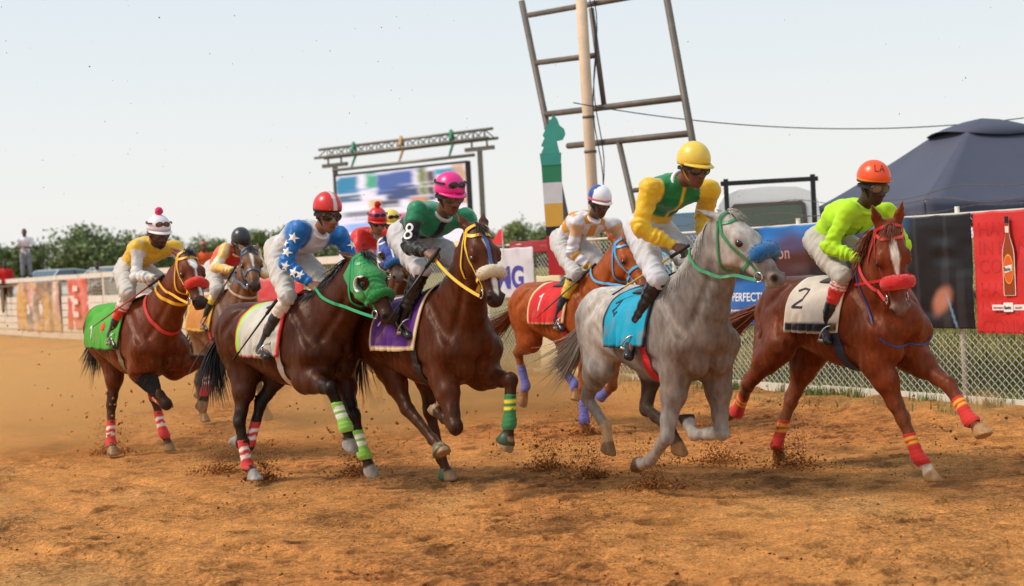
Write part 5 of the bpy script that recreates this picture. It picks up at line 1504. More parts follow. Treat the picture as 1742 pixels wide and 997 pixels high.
    if 'mud' in S:
        w = (S['mud'] * sstep(.1, .5, fbm(v, 11, 3, 8)) * sstep(1.85, 1.55, v[:, 2]))[:, None]; C = C * (1 - w) + np.array(lin((176, 140, 104))) * w
    link("breeches", mesh_from("breeches", v, fc, C), COTTON, root)
    # ---- boots
    for sd in 'RL':
        g = -1 if sd == 'R' else 1
        K, A, T = J[sd + 'K'], J[sd + 'A'], J[sd + 'T']
        pts = np.array([K, A, T]); Q = Field(pts.min(0) - .16, pts.max(0) + .16, voxel * 1.1)
        ax = unit(A - K); fw = unit(T - A)
        heel = A - fw * .05 + unit(ax) * .055
        Q.cone(K + (A - K) * S.get('boot0', .30), K + (A - K) * .7, .068, .056, k=.02); Q.cone(K + (A - K) * .7, A, .056, .047, k=.02)
        Q.cone(A + ax * .02, heel, .045, .032, k=.02)
        Q.cone(A + ax * .03, T, (.042, .046), (.038, .028), k=.025)
        Q.cone(heel + ax * .018, T + ax * .018, (.036, .014), (.038, .014), k=.008)
        v, fc = Q.mesh(2)
        t, d = seg_param(v, K, A)
        C = np.tile(np.array(lin(S.get('boot', (22, 21, 24)))), (len(v), 1))
        for t0, t1, rgb in S.get('gaiter', []):
            m = (t >= t0) & (t < t1) & (((v - A) @ ax) < .0); C[m] = lin(rgb)
        n = Q.grad(v); v = v + n * (.003 * np.sin(t * 46 + 3 * vnoise(v, 18, 3)) * sstep(.9, .6, t))[:, None]
        link("boot", mesh_from("boot", v, fc, C), LEATHER, root)
        if S.get('irons', True):
            b = MB(); c = A + fw * .085 + ax * .05
            up = unit(K - A); o = unit(np.cross(fw, up))
            arc = [c + o * .062 * math.cos(a) + up * (.012 + .115 * max(0, math.sin(a)) ** .8) for a in np.linspace(0, math.pi, 13)]
            b.tube(arc, .006, 6); b.bar(c + o * .064, c - o * .064, .035, .010, upv=tuple(fw))
            b.build("stirrup_iron", STEEL, root, True)
            top = K * .5 + A * .5 - V(0, g * .05, 0) + V(.02, 0, 0)
            b = MB(); q = [arc[6], arc[6] * .5 + top * .5 + V(0, g * .02, 0), top]
            b.ribbon(q, [V(0, g, 0.1)] * 3, .022, .005); b.build("stirrup_leather", cmat((46, 36, 30), .6), root)
    # ---- helmet
    if not S.get('nohelmet'): helmet(root, Hc, f, l, u, S, hs)
    J['face'] = (Hc, f, l, u)
    return J

def helmet(root, Hc, f, l, u, S, hs):
    hc = Hc + u * .050 * hs - f * .004
    rx, ry, rz = .128 * hs, .108 * hs, .122 * hs
    nu, nv = 64, 20
    vs, cs = [], []
    zmin = S.get('zmin', -.32)
    for j in range(nv + 1):
        ph = math.pi / 2 - (math.pi / 2 + math.asin(-zmin)) * j / nv
        for i in range(nu):
            th = 2 * math.pi * i / nu
            x, y, z = math.cos(ph) * math.cos(th), math.cos(ph) * math.sin(th), math.sin(ph)
            zz = z
            if z < 0: zz = z * (1 - .55 * max(0, math.cos(th)))        # cut higher over the brow
            vs.append(hc + f * rx * x + l * ry * y + u * rz * zz)
            c = S['helmet']
            for fn, rgb in S.get('hpat', []):
                if fn(x, y, z): c = rgb
            cs.append(lin(c))
    fs = [(j * nu + i, (j + 1) * nu + i, (j + 1) * nu + (i + 1) % nu, j * nu + (i + 1) % nu) for j in range(nv) for i in range(nu)]
    o = link("helmet", mesh_from("helmet", np.array(vs), np.array(fs), np.array(cs)), HELM if not S.get('capcloth') else SILK, root)
    md = o.modifiers.new("thick", 'SOLIDIFY'); md.thickness = .008; md.offset = -1
    # peak
    if S.get('peak', True):
        pk = []; n = 15
        pl = S.get('peakl', .055)
        for i in range(n):
            th = math.radians(-72 + 144 * i / (n - 1))
            base = hc + f * rx * 1.0 * math.cos(th) + l * ry * 1.02 * math.sin(th) - u * .020 * hs
            out = base + (f * math.cos(th) + l * .35 * math.sin(th)) * pl * max(.12, math.cos(th * 1.2)) - u * .016
            pk.append((base, out))
        vs = [p for q in pk for p in q]
        b = MB(); b._add(vs, [(2 * i, 2 * i + 1, 2 * i + 3, 2 * i + 2) for i in range(n - 1)])
        q = b.build("helmet_peak", cmat(S.get('peakc', S['helmet']), .4), root, True)
        md = q.modifiers.new("thick", 'SOLIDIFY'); md.thickness = .006; md.offset = 0
    if 'pompom' in S:
        b = MB(); b.ball((0, 0, 0), 1.0, 22, 16); vv = np.array(b.v); vv = vv * (.038 + .005 * vnoise(vv, 4, 3) + .004 * vnoise(vv, 9, 4))[:, None] + hc + u * (rz + .030)
        b.v = [tuple(x) for x in vv]; b.build("pompom", mat("pompom_wool_%d" % S['pompom'][2], lin(S['pompom']), .95, spec=.1, vary=.25, scale=60, bump=1.0, bscale=180, sheen=.3), root, True)
    # chin strap
    for e in (-1, 1):
        b = MB(); pts = bez([hc + l * e * ry * .98 - u * .03, Hc + l * e * .078 * hs - u * .06 + f * .02, Hc + l * e * .05 * hs - u * .11 + f * .05, Hc - u * .145 * hs + f * .055], 10)
        b.ribbon(pts, [l * e - u * .2] * 10, .014, .004); b.build("chin_strap", cmat(S.get('strap', (32, 28, 28)), .6), root)
    def goggle(zc, out, lens, rim, strapc, s=1.0, name="goggles"):
        g = empty(name); g.parent = root
        for e in (-1, 1):
            n = 14; ring = []
            for i in range(n):
                a = 2 * math.pi * i / n
                yy = e * (.036 + .033 * math.cos(a)) * s; zz = (.024 * math.sin(a) - .004 * math.cos(a)) * s
                th = yy / (.098 * hs)
                p = Hc + u * (zc + zz) + l * yy * 1.05 + f * (out * math.cos(th * .9))
                ring.append(p)
            c = sum(ring) / n + f * .012 * hs
            b = MB(); b.v = [tuple(c)] + [tuple(p + f * .004) for p in ring]; b.f = [(0, 1 + i, 1 + (i + 1) % n) for i in range(n)]; b.m = [0] * n
            b.build("lens", LENS[lens], g, True)
            b = MB(); b.tube(ring + [ring[0]], .0065 * s, 6); b.build("rim", cmat(rim, .4), g, True)
        pts = []; 
        for i in range(25):
            th = math.radians(50 + 260 * i / 24)
            pts.append(Hc + u * (zc + .008 * math.cos(th)) + f * math.cos(th) * (out + .004) * 1.02 + l * math.sin(th) * (.115 if out > .11 else .100) * hs)
        b = MB(); b.ribbon(pts, [unit(p - (Hc + u * zc)) for p in pts], .018 * s, .004); b.build("strap", cmat(strapc, .6), g)
    for gg in S.get('goggles', []): goggle(*gg)
    if 'cap_letters' in S:
        c0 = unit(V(*S['cap_letters'][0])); P0 = hc + f * rx * c0[0] + l * ry * c0[1] + u * rz * c0[2]; n = unit(f * c0[0] / rx + l * c0[1] / ry + u * c0[2] / rz)
        vv = unit(u - n * (u @ n)); uu = np.cross(vv, n); b = MB()
        for st in S['cap_letters'][1]:
            pts = []
            for x, y in st:
                p = P0 + uu * x + vv * y; r_ = p - hc; k_ = math.sqrt(((r_ @ f) / rx) ** 2 + ((r_ @ l) / ry) ** 2 + ((r_ @ u) / rz) ** 2); pts.append(hc + r_ / k_ * 1.012)
            b.ribbon(pts, [n] * len(pts), .008, .002)
        b.build("cap_lettering", cmat((110, 28, 20), .6), root)

HELM = attr_mat("helmet_cover", rough=.32, spec=.5, vary=.06, scale=12, bump=.05, bscale=80)
def _lens(name, rgb, rough=.08):
    m, nt, b = new_mat(name); b.inputs['Base Color'].default_value = (*lin(rgb), 1); b.inputs['Roughness'].default_value = rough
    b.inputs['Specular IOR Level'].default_value = .9; b.inputs['Coat Weight'].default_value = .6
    return m
LENS = {'dark': _lens("lens_dark", (14, 14, 18)), 'clear': _lens("lens_clear", (92, 74, 58)), 'brown': _lens("lens_brown", (58, 40, 30))}

def _short(J): return J
def rod(name, a, b, r0, r1, rgb, label, grip=None):
    """a whip in a rider's hand: slim tapering rod with grip and flap"""
    root = empty(name, tuple(a))
    a = np.array(a, float); b = np.array(b, float); d = unit(b - a)
    m = MB(); m.tube([a - a, (b - a) * .5, (b - a)], [r0, (r0 + r1) / 2, r1], 8); m.build("shaft", cmat(rgb, .4), root, True)
    m = MB(); m.tube([-d * .02, d * .16], [r0 * 1.35, r0 * 1.35], 8); m.build("grip", cmat(grip or (24, 22, 22), .7), root, True)
    m = MB(); m.bar((b - a) - d * .02, (b - a) + d * .10, .022, .006); m.build("flap", cmat((30, 26, 24), .6), root)
    return tag(root, label, "whip")
# ------------------------------------------------------------------ riders' colours
def star(root, jer, G, J, info, sd, t, around, r, rgb=(244, 240, 236)):
    a, b = (J[sd + 'S'], J[sd + 'E']) if t < 1 else (J[sd + 'E'], J[sd + 'W'])
    p = a + (b - a) * (t % 1); ax = unit(b - a)
    o = unit(around - ax * (around @ ax))
    P, N = G.march((p + o * .16)[None], (-o)[None], .0, .2); c, n = P[0], N[0]
    uu = unit(ax - n * (ax @ n)); vv = np.cross(n, uu)
    pts = []
    for k in range(10):
        rr = r if k % 2 == 0 else r * .42; an = math.pi / 2 + k * math.pi / 5 + .3
        q = c + (uu * math.cos(an) + vv * math.sin(an)) * rr
        q2, n2 = G.march((q + n * .05)[None], (-n)[None], .0, .1); pts.append(q2[0] + n2[0] * .013)
    m = MB(); m.v = [tuple(c + n * .015)] + [tuple(x) for x in pts]; m.f = [(0, 1 + i, 1 + (i + 1) % 10) for i in range(10)]; m.m = [0] * 10
    m.build("star", cmat(rgb, .6), jer)
def stars(sd, lst):
    def go(root, jer, G, J, info):
        for t, ar, r in lst: star(root, jer, G, J, info, sd, t, np.array(ar, float), r)
    return go
def strokes_on(sd, t, ar, size, strokes, rgb, w=.02, name="number"):
    def go(root, jer, G, J, info):
        a, b = (J[sd + 'S'], J[sd + 'E']) if t < 1 else (J[sd + 'E'], J[sd + 'W'])
        p = a + (b - a) * (t % 1); ax = unit(b - a); o = np.array(ar, float); o = unit(o - ax * (o @ ax))
        P, N = G.march((p + o * .16)[None], (-o)[None], .0, .2); c, n = P[0], N[0]
        vv = -unit(ax - n * (ax @ n)); uu = np.cross(vv, n)
        m = MB()
        for st in strokes:
            q = np.array([c + uu * (x - .5) * size + vv * (y - .5) * size * 1.5 for x, y in st])
            q2, n2 = G.march(q + n * .06, np.tile(-n, (len(q), 1)), .0, .12)
            m.ribbon(list(q2 + n2 * .012), list(n2), w, .003)
        m.build(name, cmat(rgb, .6), jer)
    return go
ZIP = lambda rgb: (lambda root, jer, G, J, info: None)
def circ(n=10, cx=.5, cy=.5, r=.4): return [(cx + r * math.cos(2 * math.pi * i / n), cy + r * .9 * math.sin(2 * math.pi * i / n)) for i in range(n + 1)]
EIGHT = [circ(12, .5, .78, .26), circ(12, .5, .26, .3)]
W_ = (212, 206, 202)
KITS = {
 'h1': dict(skin=(84, 54, 40), beard=.95, jersey=(224, 176, 46), pattern=[(W_, lambda i: i['sleeve'] * sstep(.12, .2, i['t'])), ((188, 178, 170), lambda i: i['sleeve'] * sstep(.2, .5, vnoise(i['v'], 9, 3)) * .5)],
    breeches=(226, 218, 210), mud=.3, boot=(24, 22, 24), boot0=.22, gaiter=[(0, .30, (238, 214, 208)), (.30, .34, (206, 46, 40)), (.34, .37, (238, 214, 208)), (.37, .62, (210, 44, 36))],
    helmet=(226, 216, 220), hpat=[(lambda x, y, z: -.14 < z < .0, (196, 176, 176))], peakc=(232, 226, 228), pompom=(236, 52, 110), strap=(96, 40, 44),
    goggles=[(-.010, .100, 'clear', (60, 44, 40), (70, 30, 34)), (.100, .120, 'clear', (96, 44, 44), (96, 44, 44), .9)], pitch=12, yaw=-4),
 'h2': dict(skin=(128, 88, 66), jersey=(240, 222, 190), pattern=[((206, 44, 36), lambda i: (1 - i['sleeve']) * sstep(-.02, .03, i['c'])), ((236, 178, 60), lambda i: i['sleeve'] * sstep(-.1, .3, vnoise(i['v'], 14, 6)) * .8), ((226, 96, 40), lambda i: (1 - i['sleeve']) * sstep(.03, -.02, i['c']))],
    breeches=(228, 222, 214), helmet=(44, 44, 46), peakc=(30, 30, 32), goggles=[(-.010, .100, 'dark', (30, 30, 30), (30, 30, 30))], pitch=32, gaiter=[(0, .4, (232, 196, 70))]),
 'h3': dict(collar=(232, 228, 226), skin=(138, 92, 70), jersey=(206, 200, 202), pattern=[((26, 106, 178), lambda i: np.maximum(i['sleeve'], sstep(.07, .10, np.abs(i['l'])) * sstep(-.32, -.22, i['along']))), ((214, 206, 204), lambda i: (1 - i['sleeve']) * .7 * sstep(.0, .5, vnoise(i['v'], 8, 2)) * sstep(.1, .07, np.abs(i['l'])))],
    badges=[stars('R', [(.28, (.6, -.8, .1), .045), (.72, (.5, -.9, .1), .042), (1.15, (.5, -.9, -.1), .040), (1.50, (.35, -.9, .1), .040), (.5, (-.2, -.9, .3), .034), (1.7, (.3, -.8, .5), .036)]), stars('L', [(.4, (.9, .2, .1), .042)])],
    breeches=(230, 222, 214), mud=.35, boot=(26, 24, 24), boot0=.16, gaiter=[(0, .36, (226, 206, 190))], helmet=(206, 40, 40), hpat=[(lambda x, y, z: abs(y) < .14, (206, 196, 190)), (lambda x, y, z: z < -.10, (30, 24, 26))],
    peak=False, goggles=[(-.010, .102, 'dark', (26, 24, 26), (26, 24, 26), 1.15)], pitch=14, yaw=-6),
 'h4': dict(skin=(150, 104, 78), jersey=(212, 40, 36), breeches=(226, 220, 214), helmet=(206, 36, 36), peakc=(200, 40, 40), pompom=(206, 34, 36), gaiter=[(0, .4, (206, 44, 44))],
    goggles=[(-.010, .102, 'dark', (26, 24, 26), (26, 24, 26)), (.100, .120, 'dark', (60, 60, 140), (60, 60, 140), .95)], pitch=14, yaw=-10),
 'h9': dict(skin=(120, 84, 64), jersey=(206, 44, 40), breeches=(226, 220, 214), helmet=(226, 196, 84), peakc=(220, 190, 80), goggles=[(-.010, .102, 'dark', (26, 24, 26), (26, 24, 26)), (.100, .120, 'dark', (40, 36, 30), (40, 36, 30), .95)], pitch=14, yaw=-10),
 'h5': dict(collar=(180, 176, 176), skin=(112, 74, 56), moustache=1, jersey=(34, 126, 88), pattern=[((24, 23, 26), lambda i: i['sleeve'] * sstep(.28, .36, i['t'])), ((24, 23, 26), lambda i: (1 - i['sleeve']) * sstep(.035, .02, np.abs(i['l'])) * sstep(.0, .04, i['c'])), ((28, 28, 30), lambda i: (1 - i['sleeve']) * sstep(-.30, -.36, i['along']))],
    badges=[strokes_on('R', .66, (.5, -.85, 0), .075, EIGHT, (236, 232, 230), .016)], breeches=(226, 220, 222), mud=.25, boot=(20, 19, 22), boot0=.02,
    helmet=(226, 34, 128), peakc=(222, 34, 124), strap=(50, 40, 40), goggles=[(-.012, .102, 'clear', (60, 44, 36), (30, 28, 28), 1.05), (.098, .122, 'dark', (70, 50, 90), (40, 30, 50), .95)], pitch=16, yaw=-6, wrist=(24, 120, 190)),
 'h6': dict(collar=(236, 230, 234), skin=(88, 58, 44), jersey=(212, 206, 210), pattern=[((206, 142, 38), lambda i: i['sleeve'] * (sstep(.02, .06, i['t']) * sstep(.48, .44, i['t']) * sstep(.0, .03, .02 + 0 * i['t']))), ((206, 142, 38), lambda i: i['sleeve'] * sstep(1.12, 1.16, i['t']) * sstep(1.34, 1.30, i['t'])), ((210, 146, 40), lambda i: i['sleeve'] * sstep(1.74, 1.78, i['t'])),
      ((206, 142, 38), lambda i: (1 - i['sleeve']) * (np.mod(np.floor(i['l'] / .085 + .5) + np.floor(i['along'] / .12), 2) > .5) * sstep(-.36, -.32, i['along']))],
    breeches=(228, 222, 218), boot=(30, 34, 46), boot0=.12, gaiter=[(0, .14, (26, 24, 26)), (.14, .50, (222, 188, 60))], helmet=(234, 230, 236), hpat=[(lambda x, y, z: y < -.15 and x < .2, (36, 66, 150)), (lambda x, y, z: y > .72, (230, 160, 40)), (lambda x, y, z: -.14 < z < .02, (228, 100, 96))],
    peakl=.03, goggles=[(-.012, .100, 'clear', (40, 34, 32), (30, 28, 28))], pitch=20, yaw=-4),
 'h7': dict(collar=(236, 232, 236), puff=1.18, skin=(104, 68, 52), jersey=(226, 182, 44), pattern=[((24, 118, 62), lambda i: (1 - i['sleeve']) * sstep(-.34, -.31, i['along']) * (1 - sstep(.018, .008, np.abs(i['l'] - .02)) * sstep(.0, .03, i['c'])))],
    breeches=(230, 228, 234), boot=(22, 20, 24), boot0=.0, gaiter=[(0, .52, (24, 22, 28))], helmet=(222, 190, 74), peakc=(216, 182, 66), peakl=.06, strap=(196, 132, 62), goggles=[(-.012, .104, 'dark', (18, 18, 20), (18, 18, 20), 1.15)], pitch=14, yaw=2, wr=.8),
 'h8': dict(skin=(66, 42, 32), jersey=(178, 222, 44), pattern=[((30, 40, 40), lambda i: (1 - i['sleeve']) * sstep(.010, .004, np.abs(i['l'] + .005)) * sstep(.0, .03, i['c']) * sstep(-.30, -.28, i['along']) * sstep(-.05, -.08, i['along']))], silk=False,
    breeches=(214, 204, 190), boot=(24, 23, 26), boot0=.14, gaiter=[(0, .08, (206, 56, 50)), (.08, .11, (240, 220, 210)), (.11, .14, (206, 56, 50)), (.14, .17, (240, 220, 210)), (.17, .20, (206, 56, 50)), (.20, .23, (240, 220, 210)), (.23, .52, (208, 50, 44))],
    helmet=(236, 80, 26), cap_letters=((.62, -.30, .62), [[(-.035, .03), (-.035, -.025), (-.01, -.025)], [(.0, -.025), (.016, .03), (.032, -.025)], [(.006, -.006), (.027, -.006)]]), hpat=[(lambda x, y, z: -.14 < z < -.06, (248, 150, 66)), (lambda x, y, z: z < -.16, (40, 26, 26))], peak=False, goggles=[(-.012, .102, 'clear', (70, 54, 46), (30, 26, 26), 1.15)], pitch=16, yaw=2),
}
RIDER_LABELS = {
 'h1': "rider in yellow and white silks with white pompom helmet, leftmost rider",
 'h2': "rider in orange and red silks with dark helmet, ducking behind horse's head",
 'h3': "rider in blue sleeves with white stars and red striped helmet",
 'h4': "rider in red silks with red pompom cap behind the starred rider",
 'h9': "rider in yellow helmet almost hidden behind the red pompom rider",
 'h5': "rider in green and black silks with bright pink helmet",
 'h6': "rider in white and orange patched silks with white and blue helmet",
 'h7': "rider in yellow and green silks with yellow cap on grey horse",
 'h8': "rider in neon yellow shirt with orange helmet, rightmost rider",
}
def reins(H, J, rgb, w=.022, sag=.03, black=False):
    """from the bit rings to the hands, parts of the horse's bridle"""
    for sy, hnd in ((-1, J['Rhand']), (1, J['Lhand'])):
        a = H['hp'](.48, sy * .068, -.085)
        mid = (a + hnd) / 2 + V(0, sy * .05, -sag)
        n0 = unit(V(0, sy, .3))
        P = bez([a, mid, hnd], 22)
        P2 = []
        for p in P:       # keep clear of the neck
            d = float(H['F'].sample(p[None])[0])
            if d < .02: p = p + H['F'].grad(p[None])[0] * (.02 - d)
            P2.append(p)
        P2 = smooth_line(np.array(P2), 2)
        for _ in range(6):
            d = H['F'].sample(P2); P2 = P2 + H['F'].grad(P2) * np.clip(.022 - d, 0, .05)[:, None]
        P2 = list(P2)
        b = MB(); b.ribbon(P2, [n0] * len(P2), w, .005); b.build("rein", cmat(rgb, .5), H['root'])
# ------------------------------------------------------------------ things behind the fence
RUST = mat("rusty_steel", lin((98, 88, 80)), .55, metal=.2, vary=.45, scale=5, bump=.3, bscale=50)
def on(s, z, off): return FP(s, z, off)
# leaning steel frame
g = empty("steel_frame"); tag(g, "tall leaning rusty steel frame with cross bars rising behind the fence", "frame")
O = 1.2
def member(nm, a, c, w, o=O): b = MB(); b.tube([FP(a[0], a[1], o), FP(c[0], c[1], o)], w * .40, 12); b.build(nm, RUST, g, True)
member("rail", (10.26, 5.95), (8.72, .35), .13); member("rail", (6.42, 5.55), (5.35, .35), .13)
member("cross_bar", (10.05, 5.69), (6.48, 5.44), .11); member("cross_bar", (9.9, 4.90), (8.2, 4.78), .11)
member("cross_bar", (9.70, 4.05), (6.12, 3.89), .12); member("cross_bar", (9.1, 3.49), (5.98, 3.38), .12)
member("strut", (8.27, 5.5), (8.06, 4.0), .10); member("strut", (7.72, 3.42), (6.8, .35), .11); member("rung", (7.40, 2.68), (7.02, 2.68), .09)
# pole
pm = mat("flaking_pole_paint", lin((206, 178, 150)), .7, vary=.35, scale=3, bump=.4, bscale=30)
g = empty("pole", tuple(FP(8.16, .2, 1.0))); tag(g, "tall cream painted rusty pole rising beside the horse head column", "pole")
b = MB(); b.tube([(0, 0, 0), (-.02, 0, 2.6), (-.05, 0, 6.5)], .085, 14); b.build("shaft", pm, g, True)
for z in (3.1, 3.62):
    b = MB(); b.tube([(-.02, 0, z), (-.02, 0, z + .04)], .095, 14); b.build("collar", RUST, g, True)
for dx, dy in ((.10, -.03), (.13, .02)):
    b = MB(); b.tube([V(dx + .05 * math.sin(t * 3 + dx * 30), dy, 6.4 - t * 1.0) for t in np.linspace(0, 5.6, 24)], .008, 4); b.build("hanging_cord", cmat((54, 50, 48), .7), g)
# wire crossing the sky
b = MB(); P = [V(1.1, 22.3, 4.0), V(1.8, 22.7, 3.86)]
pts = [V(1.05 + 9.5 * t, 22.6 + 1.5 * t, 4.02 - 2.1 * t + 1.95 * t * t) for t in np.linspace(0, 1.25, 40)]
b.tube(pts, .008, 4); tag(b.build("overhead_wire", cmat((44, 42, 42), .6)), "thin dark overhead wire sagging across the sky to the right", "wire")
# painted column with a horse head
g = empty("painted_column"); tag(g, "painted post in green, white, yellow, black, red topped by green horse head cutout", "post")
CU = unit(V(1, -.12, 0)); CN = V(CU[1], -CU[0], 0)
z = [(1.5, 2.07, (196, 34, 44)), (2.07, 2.20, (24, 24, 26)), (2.20, 2.53, (222, 168, 66)), (2.53, 2.83, (214, 210, 214)), (2.83, 3.10, (38, 128, 88))]
for a, c, rgb in z:
    b = MB(); k0, k1 = .115 + .018 * (a - 1.5), .115 + .018 * (c - 1.5)
    b.prism([(-k0, a), (k0, a), (k1, c), (-k1, c)], (FP(7.52, 0, -.14), CU, V(0, 0, 1), CN), .03); b.build("colour_band", cmat(rgb, .5), g)
b = MB(); b.bar(FP(7.52, -.1, -.065), FP(7.52, 3.05, -.065), .08, .05, upv=tuple(FN)); b.build("stake", WHITE_P, g)
b = MB(); b.prism([(-.14, 3.08), (.14, 3.08), (.155, 3.25), (-.155, 3.25)], (FP(7.52, 0, -.145), CU, V(0, 0, 1), CN), .035); b.build("neck_board", cmat((52, 148, 134), .5), g)
hh = [(-.135, .17), (.13, .17), (.10, .335), (.187, .35), (.228, .43), (.213, .505), (.15, .56), (.12, .655), (.064, .72), (.037, .655), (-.02, .635), (0, .60), (-.08, .53), (-.056, .505), (-.10, .43), (-.075, .39), (-.13, .28), (-.093, .26)]
b = MB(); b.prism([(x, 3.08 + y) for x, y in hh], (FP(7.52, 0, -.145), CU, V(0, 0, 1), CN), .03); b.build("horse_head_cutout", cmat((58, 156, 142), .5), g)

# video screen on a truss
SO = V(-.4, 46., 0); SU = unit(V(-5.7, 4.6, 0)); SN = V(-SU[1], SU[0], 0)
if SN[1] > 0: SN = -SN
def SP(u, z, o=0.): return SO + SU * u + SN * o + V(0, 0, z)
ALU = mat("truss_aluminium", lin((122, 116, 106)), .45, metal=.5, vary=.2)
ts = empty("screen_truss"); tag(ts, "metal lattice truss on two posts carrying the video screen", "truss")
for nm, z, o in (("chord", 5.44, .22), ("chord", 5.44, -.22), ("chord", 5.72, 0.)):
    b = MB(); b.tube([SP(-.1, z, o), SP(7.35, z, o)], .045, 8); b.build(nm, ALU, ts, True)
n = 16
for i in range(n):
    u0, u1 = 7.2 * i / n, 7.2 * (i + 1) / n
    for o in (.22, -.22):
        b = MB(); b.tube([SP(u0, 5.44, o), SP((u0 + u1) / 2, 5.72, 0)], .02, 5); b.tube([SP((u0 + u1) / 2, 5.72, 0), SP(u1, 5.44, o)], .02, 5); b.build("lattice_bar", ALU, ts)
for u in (.45, 6.65):
    b = MB(); b.bar(SP(u, .3), SP(u, 5.1), .16, .16); b.build("post", ALU, ts)
    b = MB(); b.bar(SP(u - .55, 5.16), SP(u + .55, 5.16), .12, .12); b.build("head_beam", ALU, ts)
    b = MB(); b.bar(SP(u - .3, 5.2), SP(u - .3, 5.42), .06, .06); b.bar(SP(u + .3, 5.2), SP(u + .3, 5.42), .06, .06); b.build("bracket", ALU, ts)
b = MB(); b.tube([SP(.55, 4.98, .15), SP(6.6, 4.98, .15)], .05, 8); b.build("hanging_bar", ALU, ts, True)
for u, rgb in ((1.55, (60, 136, 100)), (3.65, (196, 150, 104)), (5.75, (60, 136, 100))):
    b = MB(); b.tube([SP(u - .18, 5.5, .27), SP(u, 5.80, 0), SP(u + .15, 5.5, -.27), SP(u, 5.02, .15)], [.05, .06, .05, .035], 6); b.build("strap", cmat(rgb, .8), ts)
def screen_mat():
    m, nt, b = new_mat("screen_picture"); at = nt.nodes.new("ShaderNodeAttribute"); at.attribute_name = "Col"
    b.inputs['Base Color'].default_value = (.02, .02, .02, 1)
    nt.links.new(at.outputs['Color'], b.inputs['Emission Color']); b.inputs['Emission Strength'].default_value = 1.1
    return m
vs_ = empty("video_screen"); tag(vs_, "large outdoor video screen showing a blurred colourful picture", "screen")
nx, nz = 150, 80
u, w = np.meshgrid(np.linspace(0, 1, nx), np.linspace(0, 1, nz), indexing='ij')     # u from right to left
c = paint(u.shape, (236, 226, 236)); x = 1 - u
def blk(x0, x1, y0, y1, rgb, sft=.03, a=1.0):
    global c
    j = .02 * vnoise(np.stack([x * 3, w * 30, 0 * x], -1), 1, 3)
    c = over(c, rgb, a * sstep(x0 - sft, x0 + sft, x + j) * sstep(x1 + sft, x1 - sft, x + j) * sstep(y0 - .012, y0 + .012, w) * sstep(y1 + .012, y1 - .012, w))
blk(.0, .18, .78, .98, (40, 130, 166)); blk(.0, .2, .68, .76, (70, 100, 120)); blk(.25, .34, .82, 1.0, (64, 170, 130)); blk(.33, .62, .72, .98, (70, 96, 160)); blk(.4, .66, .66, .8, (60, 76, 120)); blk(.66, .72, .6, 1.0, (120, 130, 60))
blk(.72, .78, .62, .95, (80, 60, 56)); blk(.9, 1., .55, 1., (206, 160, 130)); blk(.78, .92, .9, .96, (60, 150, 180)); blk(.0, .45, .55, .63, (240, 236, 240)); blk(.05, .35, .50, .56, (90, 80, 100), .06, .8)
blk(.26, .36, .56, .68, (226, 180, 120)); blk(.34, .50, .58, .66, (90, 74, 96)); blk(.58, .70, .58, .68, (226, 140, 70)); blk(.24, .38, .40, .48, (226, 96, 60)); blk(.46, .80, .28, .50, (226, 96, 130)); blk(.05, .3, .32, .42, (150, 180, 236), .08)
blk(.0, .5, .18, .24, (200, 150, 170), .06, .7); blk(.1, .3, .16, .2, (70, 60, 100), .05, .8); blk(.0, 1., .0, .13, (232, 190, 70)); blk(.06, .2, .02, .12, (206, 110, 80), .04)
for k in range(26):
    y0 = random.random(); x0 = random.random() * .8; blk(x0, x0 + random.uniform(.1, .35), y0, y0 + random.uniform(.006, .02), random.choice([(250, 250, 252), (255, 240, 240), (120, 140, 200)]), .05, .7)
c = np.where(((np.arange(nz) % 9) == 0)[None, :, None], c * .93, c)
P = np.array([SP(.92 + 5.55 * a, 2.05 + 2.72 * d, .16) for a, d in zip(u.ravel(), w.ravel())])
idx = np.arange(nx * nz).reshape(nx, nz); fs = np.stack([idx[:-1, :-1], idx[1:, :-1], idx[1:, 1:], idx[:-1, 1:]], -1).reshape(-1, 4)
link("picture", mesh_from("picture", P, fs, c.reshape(-1, 3)), screen_mat(), vs_)
b = MB(); b.bar(SP(.86, 3.4, .05), SP(6.53, 3.4, .05), .16, 2.86); b.build("cabinet", cmat((26, 26, 30), .5), vs_)
for z in (4.80, 2.02):
    b = MB(); b.bar(SP(.84, z, .16), SP(6.55, z, .16), .06, .07); b.build("frame", cmat((24, 24, 28), .5), vs_)

